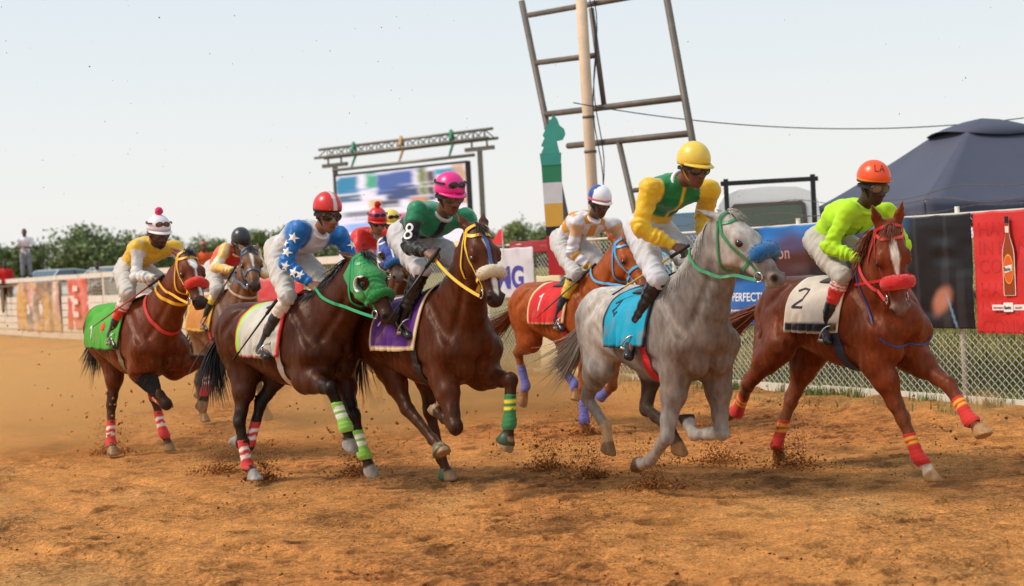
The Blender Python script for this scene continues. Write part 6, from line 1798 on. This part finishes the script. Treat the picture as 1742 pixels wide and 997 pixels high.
# trees: each one a trunk with limbs and a crown of leaf clumps
LEAF = attr_mat("foliage", rough=.75, spec=.15, vary=.3, scale=.8, bump=0)
BARK = mat("bark", lin((92, 76, 60)), .9, vary=.3, scale=6)
def tree(x, y, h, wd, tone, label, seed, n=900, narrow=1.0):
    rg = np.random.default_rng(seed)
    g = empty("tree", (x, y, .85)); tag(g, label, "tree", "trees on the far side of the infield")
    tr = MB(); tr.tube([(0, 0, -.3), (.08 * wd, 0, h * .3), (.02, .05, h * .62)], [.10 * h / 5, .08 * h / 5, .03 * h / 5], 7)
    for k in range(5):
        a = rg.uniform(0, 6.28); z0 = h * rg.uniform(.25, .5); tr.tube([(.04, 0, z0), (math.cos(a) * wd * .22, math.sin(a) * wd * .22, z0 + h * .18), (math.cos(a) * wd * .38, math.sin(a) * wd * .38, z0 + h * .30)], [.05 * h / 5, .03 * h / 5, .012], 5)
    tr.build("trunk", BARK, g, True)
    lobes = []
    for k in range(11):
        a = rg.uniform(0, 6.28); r = wd * .5 * rg.uniform(.1, .75); zz = h * rg.uniform(.30, .88); r *= 1.15 - .6 * abs(zz / h - .5)
        lobes.append((V(math.cos(a) * r, math.sin(a) * r, zz), wd * rg.uniform(.16, .28)))
    lobes.append((V(0, 0, h * .86), wd * .2)); 
    vs = np.zeros((n * 4, 3)); cs = np.zeros((n * 4, 3)); fs = []
    for i in range(n):
        c0, rr = lobes[rg.integers(len(lobes))]
        d = unit(rg.normal(0, 1, 3)); q = c0 + d * rr * V(1, 1, .85 * narrow) * rg.uniform(.35, 1.08)
        s = rg.uniform(.12, .27) * h / 6
        nn = unit(d + rg.normal(0, .6, 3)); a = unit(np.cross(nn, rg.normal(0, 1, 3))); b = np.cross(nn, a)
        for k in range(4):
            an = k * math.pi / 2 + rg.uniform(-.4, .4); vs[i * 4 + k] = q + (a * math.cos(an) + b * math.sin(an)) * s * rg.uniform(.5, 1.2) + nn * s * rg.uniform(-.3, .3)
        fs += [(i * 4, i * 4 + 1, i * 4 + 2), (i * 4, i * 4 + 2, i * 4 + 3)]
        cs[i * 4:i * 4 + 4] = np.array(lin(tone)) * rg.uniform(.65, 1.35)
    link("crown", mesh_from("crown", vs, np.array(fs), cs, smooth=False), LEAF, g)
tones = [(112, 124, 74), (122, 132, 80), (102, 116, 74), (128, 136, 88), (114, 126, 82)]
spots = [(x, h * .90, w * 1.2) for x, h, w in [(-54, 4.4, 7), (-50.5, 4.2, 6), (-47.5, 5.3, 6), (-44.6, 5.9, 6.5), (-41.6, 6.7, 7), (-38.6, 6.3, 6), (-36, 5.6, 6), (-33.4, 5.6, 6), (-31, 5.0, 5.5), (-28.4, 4.6, 5), (-25.2, 5.9, 4.4), (-22.6, 5.5, 5), (-19.5, 4.8, 6), (-16, 4.4, 6), (-12, 4.2, 6), (-8, 4.0, 6), (-4.6, 4.0, 5), (-1.9, 4.2, 4.5), (.7, 4.9, 4.2), (3.3, 4.0, 4.5), (6, 3.4, 5), (9, 3.3, 5), (11.8, 3.5, 5), (15, 3.2, 5)]]
near_of = ["far green tree behind the standing man in white", "far green tree behind the leftmost rider", "far green tree behind the orange capped spectator", "far green tree beyond the dark helmeted rider", "far tree low behind the video screen", "far tree behind the pink helmeted rider", "far tree behind the blue lettered sign", "far tree behind the painted column"]
for i, (x, h, wd) in enumerate(spots):
    px = 871 + 2600 * x / 150
    nm = near_of[0] if px < 120 else near_of[1] if px < 320 else near_of[2] if px < 400 else near_of[3] if px < 500 else near_of[4] if px < 760 else near_of[5] if px < 835 else near_of[6] if px < 920 else near_of[7]
    ordw = ["broad", "tall", "rounded", "low", "pale", "dense", "loose", "leafy"][i % 8]
    tree(x + random.uniform(-.5, .5), 146 + (i * 7 % 12), h, wd, tones[i % 5], ordw + " " + nm, 100 + i, 3000)
hv = MB(); rg = np.random.default_rng(9)
vs = np.zeros((5200 * 3, 3)); cs = np.zeros((5200 * 3, 3))
for i in range(5200):
    q = V(rg.uniform(-75, 24), rg.uniform(150, 170), .8 + abs(rg.normal(0, 1)) * 1.35); s = rg.uniform(.15, .5)
    for k in range(3): vs[i * 3 + k] = q + rg.normal(0, 1, 3) * s
    cs[i * 3:i * 3 + 3] = np.array(lin((92, 104, 66))) * rg.uniform(.6, 1.3)
o = link("undergrowth", mesh_from("undergrowth", vs, np.arange(5200 * 3).reshape(-1, 3), cs, smooth=False), LEAF); tag(o, "low dark undergrowth beneath the far line of trees", "undergrowth", kind="stuff")

# canopy tent
def canopy(cx, cy, half, ze, zp, base, rz, label, rgb):
    g = empty("canopy_tent", (cx, cy, base), rz); tag(g, label, "tent")
    fab = mat("canopy_fabric_%d" % rgb[0], lin(rgb), .75, vary=.10, scale=3, bump=.4, bscale=5)
    ze -= base; zp -= base; n = 16
    for q in range(4):
        a = q * math.pi / 2; c_, s_ = math.cos(a), math.sin(a)
        vs, fs = [], []
        for i in range(n + 1):
            t = i / n; hw = half * (1 - t) + .45 * t; x = half * (1 - t) + .45 * t; zz = ze + (zp - ze) * (t ** 1.12)
            for j in range(n + 1):
                y = hw * (2 * j / n - 1); sag = -.10 * math.sin(math.pi * j / n) * (1 - t) - .03 * math.sin(math.pi * j / n * 3) * (1 - t)
                vs.append((x * c_ - y * s_, x * s_ + y * c_, zz + sag))
        fs = np.array([(i * (n + 1) + j, i * (n + 1) + j + 1, (i + 1) * (n + 1) + j + 1, (i + 1) * (n + 1) + j) for i in range(n) for j in range(n)])
        o = link("roof_panel", mesh_from("roof_panel", np.array(vs), fs), fab, g); md = o.modifiers.new("thick", 'SOLIDIFY'); md.thickness = .01
        vs = []; 
        for i in range(5):
            for j in range(33):
                y = half * (2 * j / 32 - 1); zz = ze - .10 * math.sin(math.pi * j / 32) - .3 * i / 4; x = half + .02 + .03 * math.sin(j * .9) * i / 4
                vs.append((x * c_ - y * s_, x * s_ + y * c_, zz))
        fs = np.array([(i * 33 + j, i * 33 + j + 1, (i + 1) * 33 + j + 1, (i + 1) * 33 + j) for i in range(4) for j in range(32)])
        o = link("valance", mesh_from("valance", np.array(vs), fs), fab, g); md = o.modifiers.new("thick", 'SOLIDIFY'); md.thickness = .008
        b = MB(); x, y = half * c_ - half * s_, half * s_ + half * c_; b.bar((x * .985, y * .985, 0), (x * .985, y * .985, ze), .05, .05); b.build("leg", cmat((180, 180, 184), .4), g)
    vs = []; n = 20
    for i in range(6):
        for j in range(n):
            a = 2 * math.pi * j / n; r = .72 * (1 - i / 5) ** .7; sq = 1 / max(abs(math.cos(a)), abs(math.sin(a))) ** .6
            vs.append((r * sq * math.cos(a), r * sq * math.sin(a), zp - .10 + .24 * (i / 5) ** .8 + (.06 * math.cos(2 * a) if i == 0 else 0)))
    fs = np.array([(i * n + j, i * n + (j + 1) % n, (i + 1) * n + (j + 1) % n, (i + 1) * n + j) for i in range(5) for j in range(n)])
    o = link("vent_cap", mesh_from("vent_cap", np.array(vs), fs), fab, g); md = o.modifiers.new("thick", 'SOLIDIFY'); md.thickness = .01
canopy(7.15, 22.9, 2.0, 2.27, 3.36, .5, math.radians(12), "dark grey canopy tent with vented peak behind the fence at right", (70, 72, 90))
canopy(8.6, 20.6, 1.3, 2.02, 2.5, .3, math.radians(20), "low grey awning half hidden behind the red beer banner", (88, 86, 94))

# white truck
def truck(x, y, rz, base, label):
    g = empty("truck", (x, y, base), rz); tag(g, label, "truck")
    wm = mat("white_vehicle_paint", lin((244, 240, 236)), .35, vary=.03, coat=.2)
    # cab: rounded box by rings, local x across, y forward
    prof = [(-.80, .0, .35), (-.86, .0, 1.0), (-.84, .02, 1.15), (-.76, .05, 1.72), (-.66, .10, 1.86), (-.45, .14, 1.94), (0, .16, 1.97)]
    pts = prof + [(-a, b_, c_) for a, b_, c_ in prof[-2::-1]]
    vs = [];
    for yy, k, zz in ((0, 1.0, 0), (.06, 1.02, 0.01), (.8, 1.02, .02), (1.3, 1.0, -.02), (1.55, .96, -.12)):
        for a, b_, c_ in pts: vs.append((a * k, yy + b_ * .3, c_ + zz * (c_ > 1.3) - (.25 * max(0, c_ - 1.1) if yy > 1.5 else 0)))
    m = len(pts); fs = [(i * m + j, i * m + j + 1, (i + 1) * m + j + 1, (i + 1) * m + j) for i in range(4) for j in range(m - 1)]
    fs += [tuple(range(m)), tuple(4 * m + j for j in range(m - 1, -1, -1))] + [(i * m + m - 1, i * m, (i + 1) * m, (i + 1) * m + m - 1) for i in range(4)]
    b = MB(); b.v = vs; b.f = fs; b.m = [0] * len(fs); b.build("cab", wm, g)
    b = MB(); b.prism([(-.60, 1.30), (.60, 1.30), (.58, 1.66), (.52, 1.72), (-.52, 1.72), (-.58, 1.66)], ((0, -.012, 0), (1, 0, 0), (0, 0, 1), (0, 1, 0)), .03); b.build("window_seal", cmat((96, 84, 76), .5), g)
    b = MB(); b.prism([(-.54, 1.34), (.54, 1.34), (.52, 1.62), (.48, 1.66), (-.48, 1.66), (-.52, 1.62)], ((0, -.02, 0), (1, 0, 0), (0, 0, 1), (0, 1, 0)), .03); b.build("rear_window", cmat((70, 84, 66), .08, spec=.8), g)
    b = MB(); b.box((0, -1.25, .72), (1.8, 2.3, .10)); b.build("load_bed", wm, g)
    for sx in (-1, 1):
        b = MB(); b.box((sx * .9, -1.25, .95), (.05, 2.3, .42)); b.build("bed_side", wm, g)
        b = MB(); b.bar((sx * .66, -.35, .7), (sx * .66, -.35, 2.10), .07, .07); b.build("rack_post", cmat((26, 24, 26), .5), g)
        for yy in (-1.7, .9):
            w = empty("wheel"); w.parent = g; w.location = (sx * .78, yy, .36)
            b = MB(); b.tube([(-.1, 0, 0), (-.09, 0, 0), (.09, 0, 0), (.1, 0, 0)], [.30, .36, .36, .30], 22); b.build("tyre", cmat((24, 24, 24), .8), w, True)
            b = MB(); b.tube([(-.105, 0, 0), (.105, 0, 0)], .2, 16); b.build("rim", STEEL, w, True)
    b = MB(); b.bar((-.74, -.35, 2.03), (.74, -.35, 2.03), .06, .07); b.build("rack_bar", cmat((26, 24, 26), .5), g)
truck(4.05, 23.8, math.radians(-4), .72, "white truck cab with black rack behind the fence near the tent")

# parked cars
def car(x, y, rz, base, rgb, label):
    g = empty("parked_car", (x, y, base), rz); tag(g, label, "car", "cars parked behind the fence")
    pm_ = mat("car_paint_%d_%d" % (rgb[0], rgb[2]), lin(rgb), .25, vary=.03, coat=.6)
    # side profile (x along, z), half width with tumblehome
    low = [(-2.1, .35), (-2.15, .6), (-2.05, .85), (-1.2, .93), (1.0, .92), (1.9, .80), (2.1, .62), (2.1, .35)]
    b = MB(); vs = []; 
    for sy in (-1, 1):
        for px_, pz_ in low: vs.append((px_, sy * .84, pz_))
    n = len(low); b.v = vs; b.f = [tuple(range(n)), tuple(range(2 * n - 1, n - 1, -1))] + [(i, n + i, n + (i + 1) % n, (i + 1) % n) for i in range(n)]; b.m = [0] * len(b.f); b.build("body", pm_, g)
    top = [(-1.75, .92), (-1.15, 1.38), (-.5, 1.47), (.25, 1.45), (1.0, .92)]
    roof = MB(); vs = []
    for sy in (-1, 1):
        for px_, pz_ in [(-1.22, 1.36), (-.5, 1.46), (.28, 1.44), (.28, 1.38), (-.5, 1.40), (-1.22, 1.31)]: vs.append((px_, sy * .60, pz_))
    roof.v = vs; roof.f = [(0, 1, 4, 5), (1, 2, 3, 4), (11, 10, 7, 6), (10, 9, 8, 7)] + [(i, 6 + i, 6 + (i + 1) % 6, (i + 1) % 6) for i in range(6)]; roof.m = [0] * len(roof.f); roof.build("roof", pm_, g)
    gl = cmat((70, 88, 100), .06, spec=.8)
    def pane(nm, pts): q = MB(); q.poly(pts); o = q.build(nm, gl, g); md = o.modifiers.new("thick", 'SOLIDIFY'); md.thickness = .008
    pane("windscreen", [(.98, -.76, .93), (.98, .76, .93), (.30, .58, 1.40), (.30, -.58, 1.40)]); pane("rear_window", [(-1.74, -.74, .93), (-1.74, .74, .93), (-1.22, .58, 1.33), (-1.22, -.58, 1.33)])
    for sy in (-1, 1):
        pane("side_window", [(.90, sy * .80, .95), (.26, sy * .61, 1.39), (-.42, sy * .61, 1.41), (-.42, sy * .82, .95)]); pane("side_window", [(-.50, sy * .82, .95), (-.50, sy * .61, 1.41), (-1.18, sy * .60, 1.33), (-1.62, sy * .80, .95)])
        q = MB(); q.tube([(1.0, sy * .80, .92), (.28, sy * .60, 1.42)], .03, 6); q.build("pillar", pm_, g)
        q = MB(); q.tube([(-1.70, sy * .79, .92), (-1.2, sy * .59, 1.35)], .03, 6); q.build("pillar", pm_, g)
        for px_ in (-1.35, 1.3):
            w = empty("wheel"); w.parent = g; w.location = (px_, sy * .76, .31)
            q = MB(); q.tube([(0, -.1, 0), (0, -.09, 0), (0, .09, 0), (0, .1, 0)], [.26, .31, .31, .26], 20); q.build("tyre", cmat((24, 24, 24), .8), w, True)
            q = MB(); q.tube([(0, -.105, 0), (0, .105, 0)], .18, 14); q.build("rim", STEEL, w, True)
        q = MB(); q.box((2.08, sy * .62, .66), (.08, .3, .12)); q.build("headlight", cmat((220, 224, 226), .15), g)
car(-17.4, 58.2, math.radians(-120), .86, (196, 206, 214), "pale silver car with curved roof below the standing man in white")
car(-8.3, 42.6, math.radians(-110), .62, (120, 150, 190), "pale blue car behind the orange capped spectator")
car(3.15, 26.0, math.radians(-95), .95, (70, 140, 170), "blue car seen between the yellow rider's arms")
car(-13.3, 51.0, math.radians(-118), .80, (214, 208, 198), "whitish car roof behind the white board fence beside leftmost rider")

# things on the grass behind the fence at right
def crate(nm, s, off, size, rgb, label, cat, z0=0.):
    g = empty(nm, tuple(FP(s, infield_z(off) + z0, off)), math.radians(rnd(20))); tag(g, label, cat)
    b = MB(); b.box((0, 0, size[2] / 2), size); b.build("body", cmat(rgb, .5), g)
    b = MB(); b.box((0, 0, size[2] + .02), (size[0] * 1.05, size[1] * 1.05, .05)); b.build("lid", cmat(tuple(min(255, x + 18) for x in rgb), .5), g)
    for sy in (-1, 1):
        b = MB(); b.bar((sy * size[0] * .53, -.08, size[2] * .75), (sy * size[0] * .53, .08, size[2] * .75), .03, .04); b.build("handle", cmat((60, 60, 60), .5), g)
def rnd(a): return random.uniform(-a, a)
crate("cool_box", .75, 3.2, (.5, .34, .36), (214, 212, 208), "white cool box on grass behind the chain link fence", "cool box")
crate("cool_box", .25, 3.5, (.46, .34, .30), (84, 80, 130), "purple cool box beside the white one behind the fence", "cool box")
crate("plastic_crate", -1.2, 3.3, (.7, .4, .55), (168, 34, 44), "red plastic crate behind the fence below the red banner", "crate")
g = empty("table", tuple(FP(-.55, infield_z(2.1), 2.1)), math.radians(-35)); tag(g, "low pale blue table on the grass behind the fence", "table")
b = MB(); b.box((0, 0, .36), (1.9, .6, .04)); b.build("top", cmat((196, 206, 218), .4), g)
for sx in (-1, 1):
    for sy in (-1, 1):
        b = MB(); b.bar((sx * .85, sy * .24, 0), (sx * .85, sy * .24, .34), .04, .04); b.build("leg", cmat((120, 120, 124), .5), g)
g = empty("tarpaulin", tuple(FP(0, .2, 4.4))); tag(g, "dark tarpaulin wall hanging under the canopy behind the fence", "tarpaulin")
pts = [FP(a, 0, 4.6) - FP(0, .2, 4.4) + FN * .06 * math.sin(a * 7) for a in np.linspace(-3.5, 2.6, 60)]
vs = [p + V(0, 0, h) for p in pts for h in (.55, 1.3, 1.75)]
o = link("sheet", mesh_from("sheet", np.array(vs), np.array([(i * 3 + j, i * 3 + j + 1, i * 3 + j + 4, i * 3 + j + 3) for i in range(59) for j in range(2)])), cmat((40, 37, 42), .8), g)
md = o.modifiers.new("thick", 'SOLIDIFY'); md.thickness = .006
# small red flag on the fence
g = empty("pennant", tuple(FP(9.15, 1.98, -.05))); tag(g, "small red pennant flag standing on fence above the blue lettered sign", "flag")
b = MB(); b.tube([(0, 0, -.2), (0, 0, .30)], .01, 6); b.build("staff", WHITE_P, g)
b = MB(); b.prism([(-.42, .02), (0, .02), (.03, .20), (-.03, .26)], ((0, 0, 0), tuple(-FD), (0, 0, 1), tuple(-FN)), .006); b.build("flag", cmat((210, 40, 46), .6), g)

# ---- spectators
def stand(x, y, z, face, S, label, arms='cross', h=1.0):
    g = empty("person", (x, y, z), math.radians(face)); tag(g, label, "person", "spectators behind the fence")
    J = dict(P=(0, 0, .97), N=(.0, 0, 1.50), Hd=(.03, 0, 1.69), chin=(.1, 0, 1.55), RS=(0, -.19, 1.43), LS=(0, .19, 1.43),
             RHp=(0, -.09, .92), LHp=(0, .09, .92), RK=(.03, -.11, .50), LK=(.03, .11, .50), RA=(0, -.12, .09), LA=(0, .12, .09), RT=(.16, -.14, .045), LT=(.16, .14, .045))
    if arms == 'cross': J.update(RE=(.06, -.27, 1.17), LE=(.06, .27, 1.17), RW=(.20, -.04, 1.20), LW=(.22, .05, 1.16))
    else: J.update(RE=(-.02, -.25, 1.15), LE=(-.02, .25, 1.15), RW=(.06, -.25, .91), LW=(.06, .25, .91))
    J = {k: (V(*q) * h) for k, q in J.items()}
    S = dict(S); S.setdefault('irons', False); S.setdefault('boot0', .6); S.setdefault('pitch', 2); S.setdefault('silk', False); S.setdefault('nohelmet', True); S.setdefault('haircap', (22, 18, 18))
    build_rider(J, S, g, voxel=.016)
stand(-16.45, 52.0, 1.80, -72, dict(skin=(86, 58, 46), jersey=(232, 226, 234), short=True, breeches=(150, 152, 160), boot=(60, 56, 54)), "man in white t-shirt standing with folded arms above the fence", 'cross', 1.06)
stand(-7.72, 38.6, .84, -72, dict(skin=(92, 60, 46), jersey=(222, 92, 44), breeches=(70, 70, 84), boot=(40, 36, 36), haircap=(206, 84, 48)), "spectator in orange cap and orange shirt behind the fence", 'down')
stand(-12.45, 46.1, .60, -80, dict(skin=(74, 50, 42), jersey=(190, 186, 178), breeches=(60, 60, 70), boot=(40, 36, 36)), "dark haired spectator whose head shows over the white board fence", 'down')
stand(-17.25, 52.2, .85, -70, dict(skin=(74, 50, 42), jersey=(206, 44, 48), breeches=(60, 60, 70), boot=(40, 36, 36)), "spectator in red at the left edge behind the fence", 'down')
b = MB(); 
g = empty("platform", (-16.45, 52.0, .98)); tag(g, "wooden platform under the standing man in white behind the fence", "platform")
b.box((0, 0, .78), (1.6, 1.2, .06)); b.build("deck", cmat((150, 126, 100), .8), g)
for sx in (-1, 1):
    for sy in (-1, 1):
        b = MB(); b.bar((sx * .7, sy * .5, 0), (sx * .7, sy * .5, .76), .08, .08); b.build("leg", cmat((150, 126, 100), .8), g)
# ------------------------------------------------------------------ thrown dirt and dust
OCT = np.array([(1, 0, 0), (-1, 0, 0), (0, 1, 0), (0, -1, 0), (0, 0, 1), (0, 0, -1.)])
OCT_F = np.array([(0, 2, 4), (2, 1, 4), (1, 3, 4), (3, 0, 4), (2, 0, 5), (1, 2, 5), (3, 1, 5), (0, 3, 5)])
def chunks(name, pts, rads, label, cat, seed, rgbs=((160, 100, 52), (124, 74, 38), (186, 122, 66))):
    """many small rough lumps of earth in one mesh"""
    rg = np.random.default_rng(seed); n = len(pts); pts = np.asarray(pts); rads = np.asarray(rads)
    v = OCT[None] * rg.uniform(.55, 1.3, (n, 6, 1)) * rg.uniform(.55, 1.3, (n, 1, 3)) + rg.normal(0, .22, (n, 6, 3))
    q = rg.normal(0, 1, (n, 4)); q /= np.linalg.norm(q, axis=1, keepdims=True); w, x, y, z = q.T
    R = np.stack([1 - 2 * (y * y + z * z), 2 * (x * y - z * w), 2 * (x * z + y * w), 2 * (x * y + z * w), 1 - 2 * (x * x + z * z), 2 * (y * z - x * w), 2 * (x * z - y * w), 2 * (y * z + x * w), 1 - 2 * (x * x + y * y)], 1).reshape(n, 3, 3)
    v = np.einsum('nij,nkj->nki', R, v) * rads[:, None, None] + pts[:, None, :]
    pal = np.array([lin(c) for c in rgbs])[rg.integers(len(rgbs), size=n)] * rg.uniform(.75, 1.25, (n, 1))
    F_ = (OCT_F[None] + (np.arange(n) * 6)[:, None, None]).reshape(-1, 3)
    o = link(name, mesh_from(name, v.reshape(-1, 3), F_, np.repeat(pal, 6, 0), smooth=False), CLOD); tag(o, label, cat, kind="stuff")
    return o
CLOD = attr_mat("clod", rough=.95, spec=.1, vary=.25, scale=60, bump=.6, bscale=120)
rg = np.random.default_rng(3)
SPL = [(-4.14, 15.47, 1.0, .9, "behind the leftmost horse's hind hoof"), (-2.68, 13.5, 1.3, 1.0, "behind the green hooded horse's hind legs"), (-2.16, 12.85, .8, .7, "at the green hooded horse's near hind hoof"),
       (-1.40, 12.9, 1.0, .8, "under the green hooded horse's forelegs"), (.21, 12.6, .9, 1.0, "between the brown horse and the grey horse"), (.54, 12.05, 1.0, .9, "just left of the grey horse's hind hooves"), (.95, 11.3, 1.1, .9, "below the grey horse's near fore hoof"),
       (1.60, 12.5, 1.2, 1.0, "under the grey horse's far legs"), (2.14, 12.02, 1.3, 1.0, "at the rightmost horse's planted hind hoof"), (.64, 14.95, .8, .7, "at the blue wrapped legs of the chestnut behind")]
for i, (x, y, size, dens, where) in enumerate(SPL):
    n = int(1500 * dens)
    base = rg.random(n) < .22; up = rg.random(n) ** 1.35 * .42 * size
    dirn = rg.choice([-.5, .1, .7], n)
    q0 = np.stack([rg.normal(0, .12, n), rg.normal(0, .10, n), np.abs(rg.normal(0, .022, n))], 1) * size
    q1 = np.stack([rg.normal(0, 1, n) * (.05 + .16 * up) + dirn * up * .45, rg.normal(0, 1, n) * (.06 + .18 * up), up + .005], 1)
    P = np.where(base[:, None], q0, q1) + V(x, y, .01)
    R = np.where(base, rg.uniform(.003, .012, n), rg.uniform(.002, .0075, n) * (1.15 - up)); R = R * np.where(rg.random(n) < .04, 2.4, 1.0)
    chunks("dirt_splash", P, R, "burst of dark thrown dirt " + where, "dirt", 40 + i)
# loose clods lying on the track
n = 42000
dd = 1 / rg.uniform(1 / 24., 1 / 6.0, n); P = np.stack([rg.uniform(-.38, .38, n) * dd, dd, 0 * dd], 1)
ok = ((P - F0) @ FN < -.15) & (fbm(P * V(1, .7, 0), .55, 3, 31) + rg.normal(0, .24, n) > .12); P = P[ok]
P[:, 2] = dirt_h(P) + .002; R = rg.uniform(.002, .0075, len(P)) * np.where(rg.random(len(P)) < .05, 2.3, 1.0)
chunks("loose_clods", P, R, "loose crumbs and clods scattered over the brown track", "dirt", 77, ((130, 76, 38), (92, 52, 26), (176, 112, 58)))
# clods and specks in the air
P, R = [], []
for (x, y, z, sx, sz, n, rmax) in ((-3.9, 14.9, .45, .3, .22, 50, .022), (-2.3, 14.5, .5, .6, .3, 70, .014), (-1.2, 13.6, .45, .5, .25, 60, .018), (-.1, 13.2, .4, .6, .25, 60, .014), (3.35, 11.6, .28, .2, .13, 40, .017), (1.9, 12.6, .35, .25, .2, 40, .012), (-4.7, 14.5, .7, .8, .6, 60, .012)):
    for k in range(n): P.append(V(x + rg.normal(0, sx), y + rg.normal(0, .4), max(.03, z + rg.normal(0, sz)))); R.append(rg.uniform(.003, rmax))
for k in range(230): 
    d = rg.uniform(9, 15); P.append(V(d * rg.uniform(-.34, -.02) if rg.random() < .8 else d * rg.uniform(0, .33), d, rg.uniform(1.6, 1.75 + .26 * d))); R.append(rg.uniform(.002, .006))
chunks("flying_dirt", P, R, "specks and clods of dirt flying through the air", "dirt", 91)
# dust hanging over the track behind the horses
def dust(name, cen, size, dens, label, noise=1.0, seed=0):
    b = MB(); b.ball((0, 0, 0), 1.0, 20, 12); o = b.build(name, None, None, True, cen); o.scale = size
    m = bpy.data.materials.new(name + "_air"); m.use_nodes = True; nt = m.node_tree; nt.nodes.clear()
    out = nt.nodes.new("ShaderNodeOutputMaterial"); pv = nt.nodes.new("ShaderNodeVolumePrincipled")
    pv.inputs['Color'].default_value = (*lin((250, 202, 138)), 1); pv.inputs['Anisotropy'].default_value = .2
    tc = nt.nodes.new("ShaderNodeTexCoord")
    ln = nt.nodes.new("ShaderNodeVectorMath"); ln.operation = 'LENGTH'; nt.links.new(tc.outputs['Object'], ln.inputs[0])
    mr = nt.nodes.new("ShaderNodeMapRange"); nt.links.new(ln.outputs['Value'], mr.inputs[0])
    for k, x in zip((1, 2, 3, 4), (.1, 1.0, 1.0, 0.0)): mr.inputs[k].default_value = x
    mr.interpolation_type = 'SMOOTHSTEP'
    nz = nt.nodes.new("ShaderNodeTexNoise"); nz.inputs['Scale'].default_value = 2.2; nz.inputs['Detail'].default_value = 3
    mp = nt.nodes.new("ShaderNodeMapping"); mp.inputs['Location'].default_value = (seed * 3.1, seed * 1.7, 0); mp.inputs['Scale'].default_value = tuple(x / max(size) * 1.6 for x in size)
    nt.links.new(tc.outputs['Object'], mp.inputs[0]); nt.links.new(mp.outputs[0], nz.inputs['Vector'])
    m2 = nt.nodes.new("ShaderNodeMapRange"); nt.links.new(nz.outputs[0], m2.inputs[0])
    for k, x in zip((1, 2, 3, 4), (.35, .65, .15, 1.6)): m2.inputs[k].default_value = x
    mu = nt.nodes.new("ShaderNodeMath"); mu.operation = 'MULTIPLY'; nt.links.new(mr.outputs[0], mu.inputs[0]); nt.links.new(m2.outputs[0], mu.inputs[1])
    m3 = nt.nodes.new("ShaderNodeMath"); m3.operation = 'MULTIPLY'; nt.links.new(mu.outputs[0], m3.inputs[0]); m3.inputs[1].default_value = dens
    nt.links.new(m3.outputs[0], pv.inputs['Density']); nt.links.new(pv.outputs[0], out.inputs['Volume'])
    o.data.materials.append(m); tag(o, label, "dust", kind="stuff")
dust("dust_cloud", (-7.4, 21.5, .2), (5.6, 6.5, 1.35), .55, "tan dust hanging low over the track behind the leading pack", seed=1)
dust("dust_cloud", (-.4, 17.6, .15), (2.9, 2.2, 1.0), .9, "tan dust puff behind the chestnut horse's hooves", seed=4)
dust("dust_cloud", (-5.0, 16.0, .2), (2.0, 1.3, .9), .9, "tan dust puff around the leftmost horse's hind legs", seed=7)
dust("dust_cloud", (-1.9, 15.6, .15), (1.6, 1.2, .8), .7, "tan dust puff behind the green hooded horse's legs", seed=12)
dust("dust_cloud", (3.95, 13.0, .22), (.35, .3, .28), 2.6, "small dust puff under the rightmost horse's raised foreleg", seed=9)
HORSES = {}; RIDERS = {}
LABELS = {
 'h1': "bay horse with red noseband and green saddle cloth, leftmost of the field",
 'h2': "brown horse with blue bridle and white face mark behind the leftmost horse",
 'h3': "dark bay horse wearing a green blinker hood",
 'h4': "brown horse wearing a blue blinker hood in the gap between leaders",
 'h9': "brown horse mostly hidden behind the purple saddle cloth horse",
 'h5': "dark brown horse with white sheepskin noseband and purple saddle cloth",
 'h6': "chestnut horse with light blue bridle behind the grey horse",
 'h7': "grey horse with blue noseband and turquoise saddle cloth",
 'h8': "chestnut horse with red noseband, rightmost of the field",
}
for k in LABELS:
    S = SPECS[k]; S['pose'] = POSE[k]
    far = k in ('h2', 'h4', 'h9')
    HORSES[k] = build_horse(k, LABELS[k], S, .017 if far else .0134)
    r = empty("person", tuple(HORSES[k]['root'].location), HORSES[k]['root'].rotation_euler.z)
    tag(r, RIDER_LABELS[k], "person", "jockeys riding in the race")
    RIDERS[k] = build_rider(RIDE[k], KITS[k], r, voxel=.014 if far else .0106)
    reins(HORSES[k], RIDERS[k], S['tack'].get('rein', S['tack']['bridle']))
WHIPS = [((-3.24, 14.23, 1.77), (-3.79, 14.07, 1.39), (150, 40, 40), "thin red and black whip held by the leftmost rider"),
 ((-3.07, 17.05, 1.83), (-3.45, 17.2, 1.28), (40, 32, 30), "thin dark whip held by the rider in dark helmet"),
 ((-1.86, 12.01, 1.52), (-2.25, 12.42, 1.11), (28, 26, 28), "black whip lying beside the starred rider's boot"),
 ((-.52, 11.14, 1.85), (-.94, 11.16, 1.32), (26, 24, 26), "black whip held by the pink helmeted rider"),
 ((.82, 14.94, 1.66), (.30, 14.97, 1.23), (70, 66, 70), "grey whip held by the rider in white and orange"),
 ((1.24, 10.70, 1.78), (.80, 11.10, 1.50), (206, 172, 70), "yellow whip held by the rider on the grey horse")]
for a, b, rgb, lab in WHIPS: rod("riding_whip", a, b, .010, .006, rgb, lab)
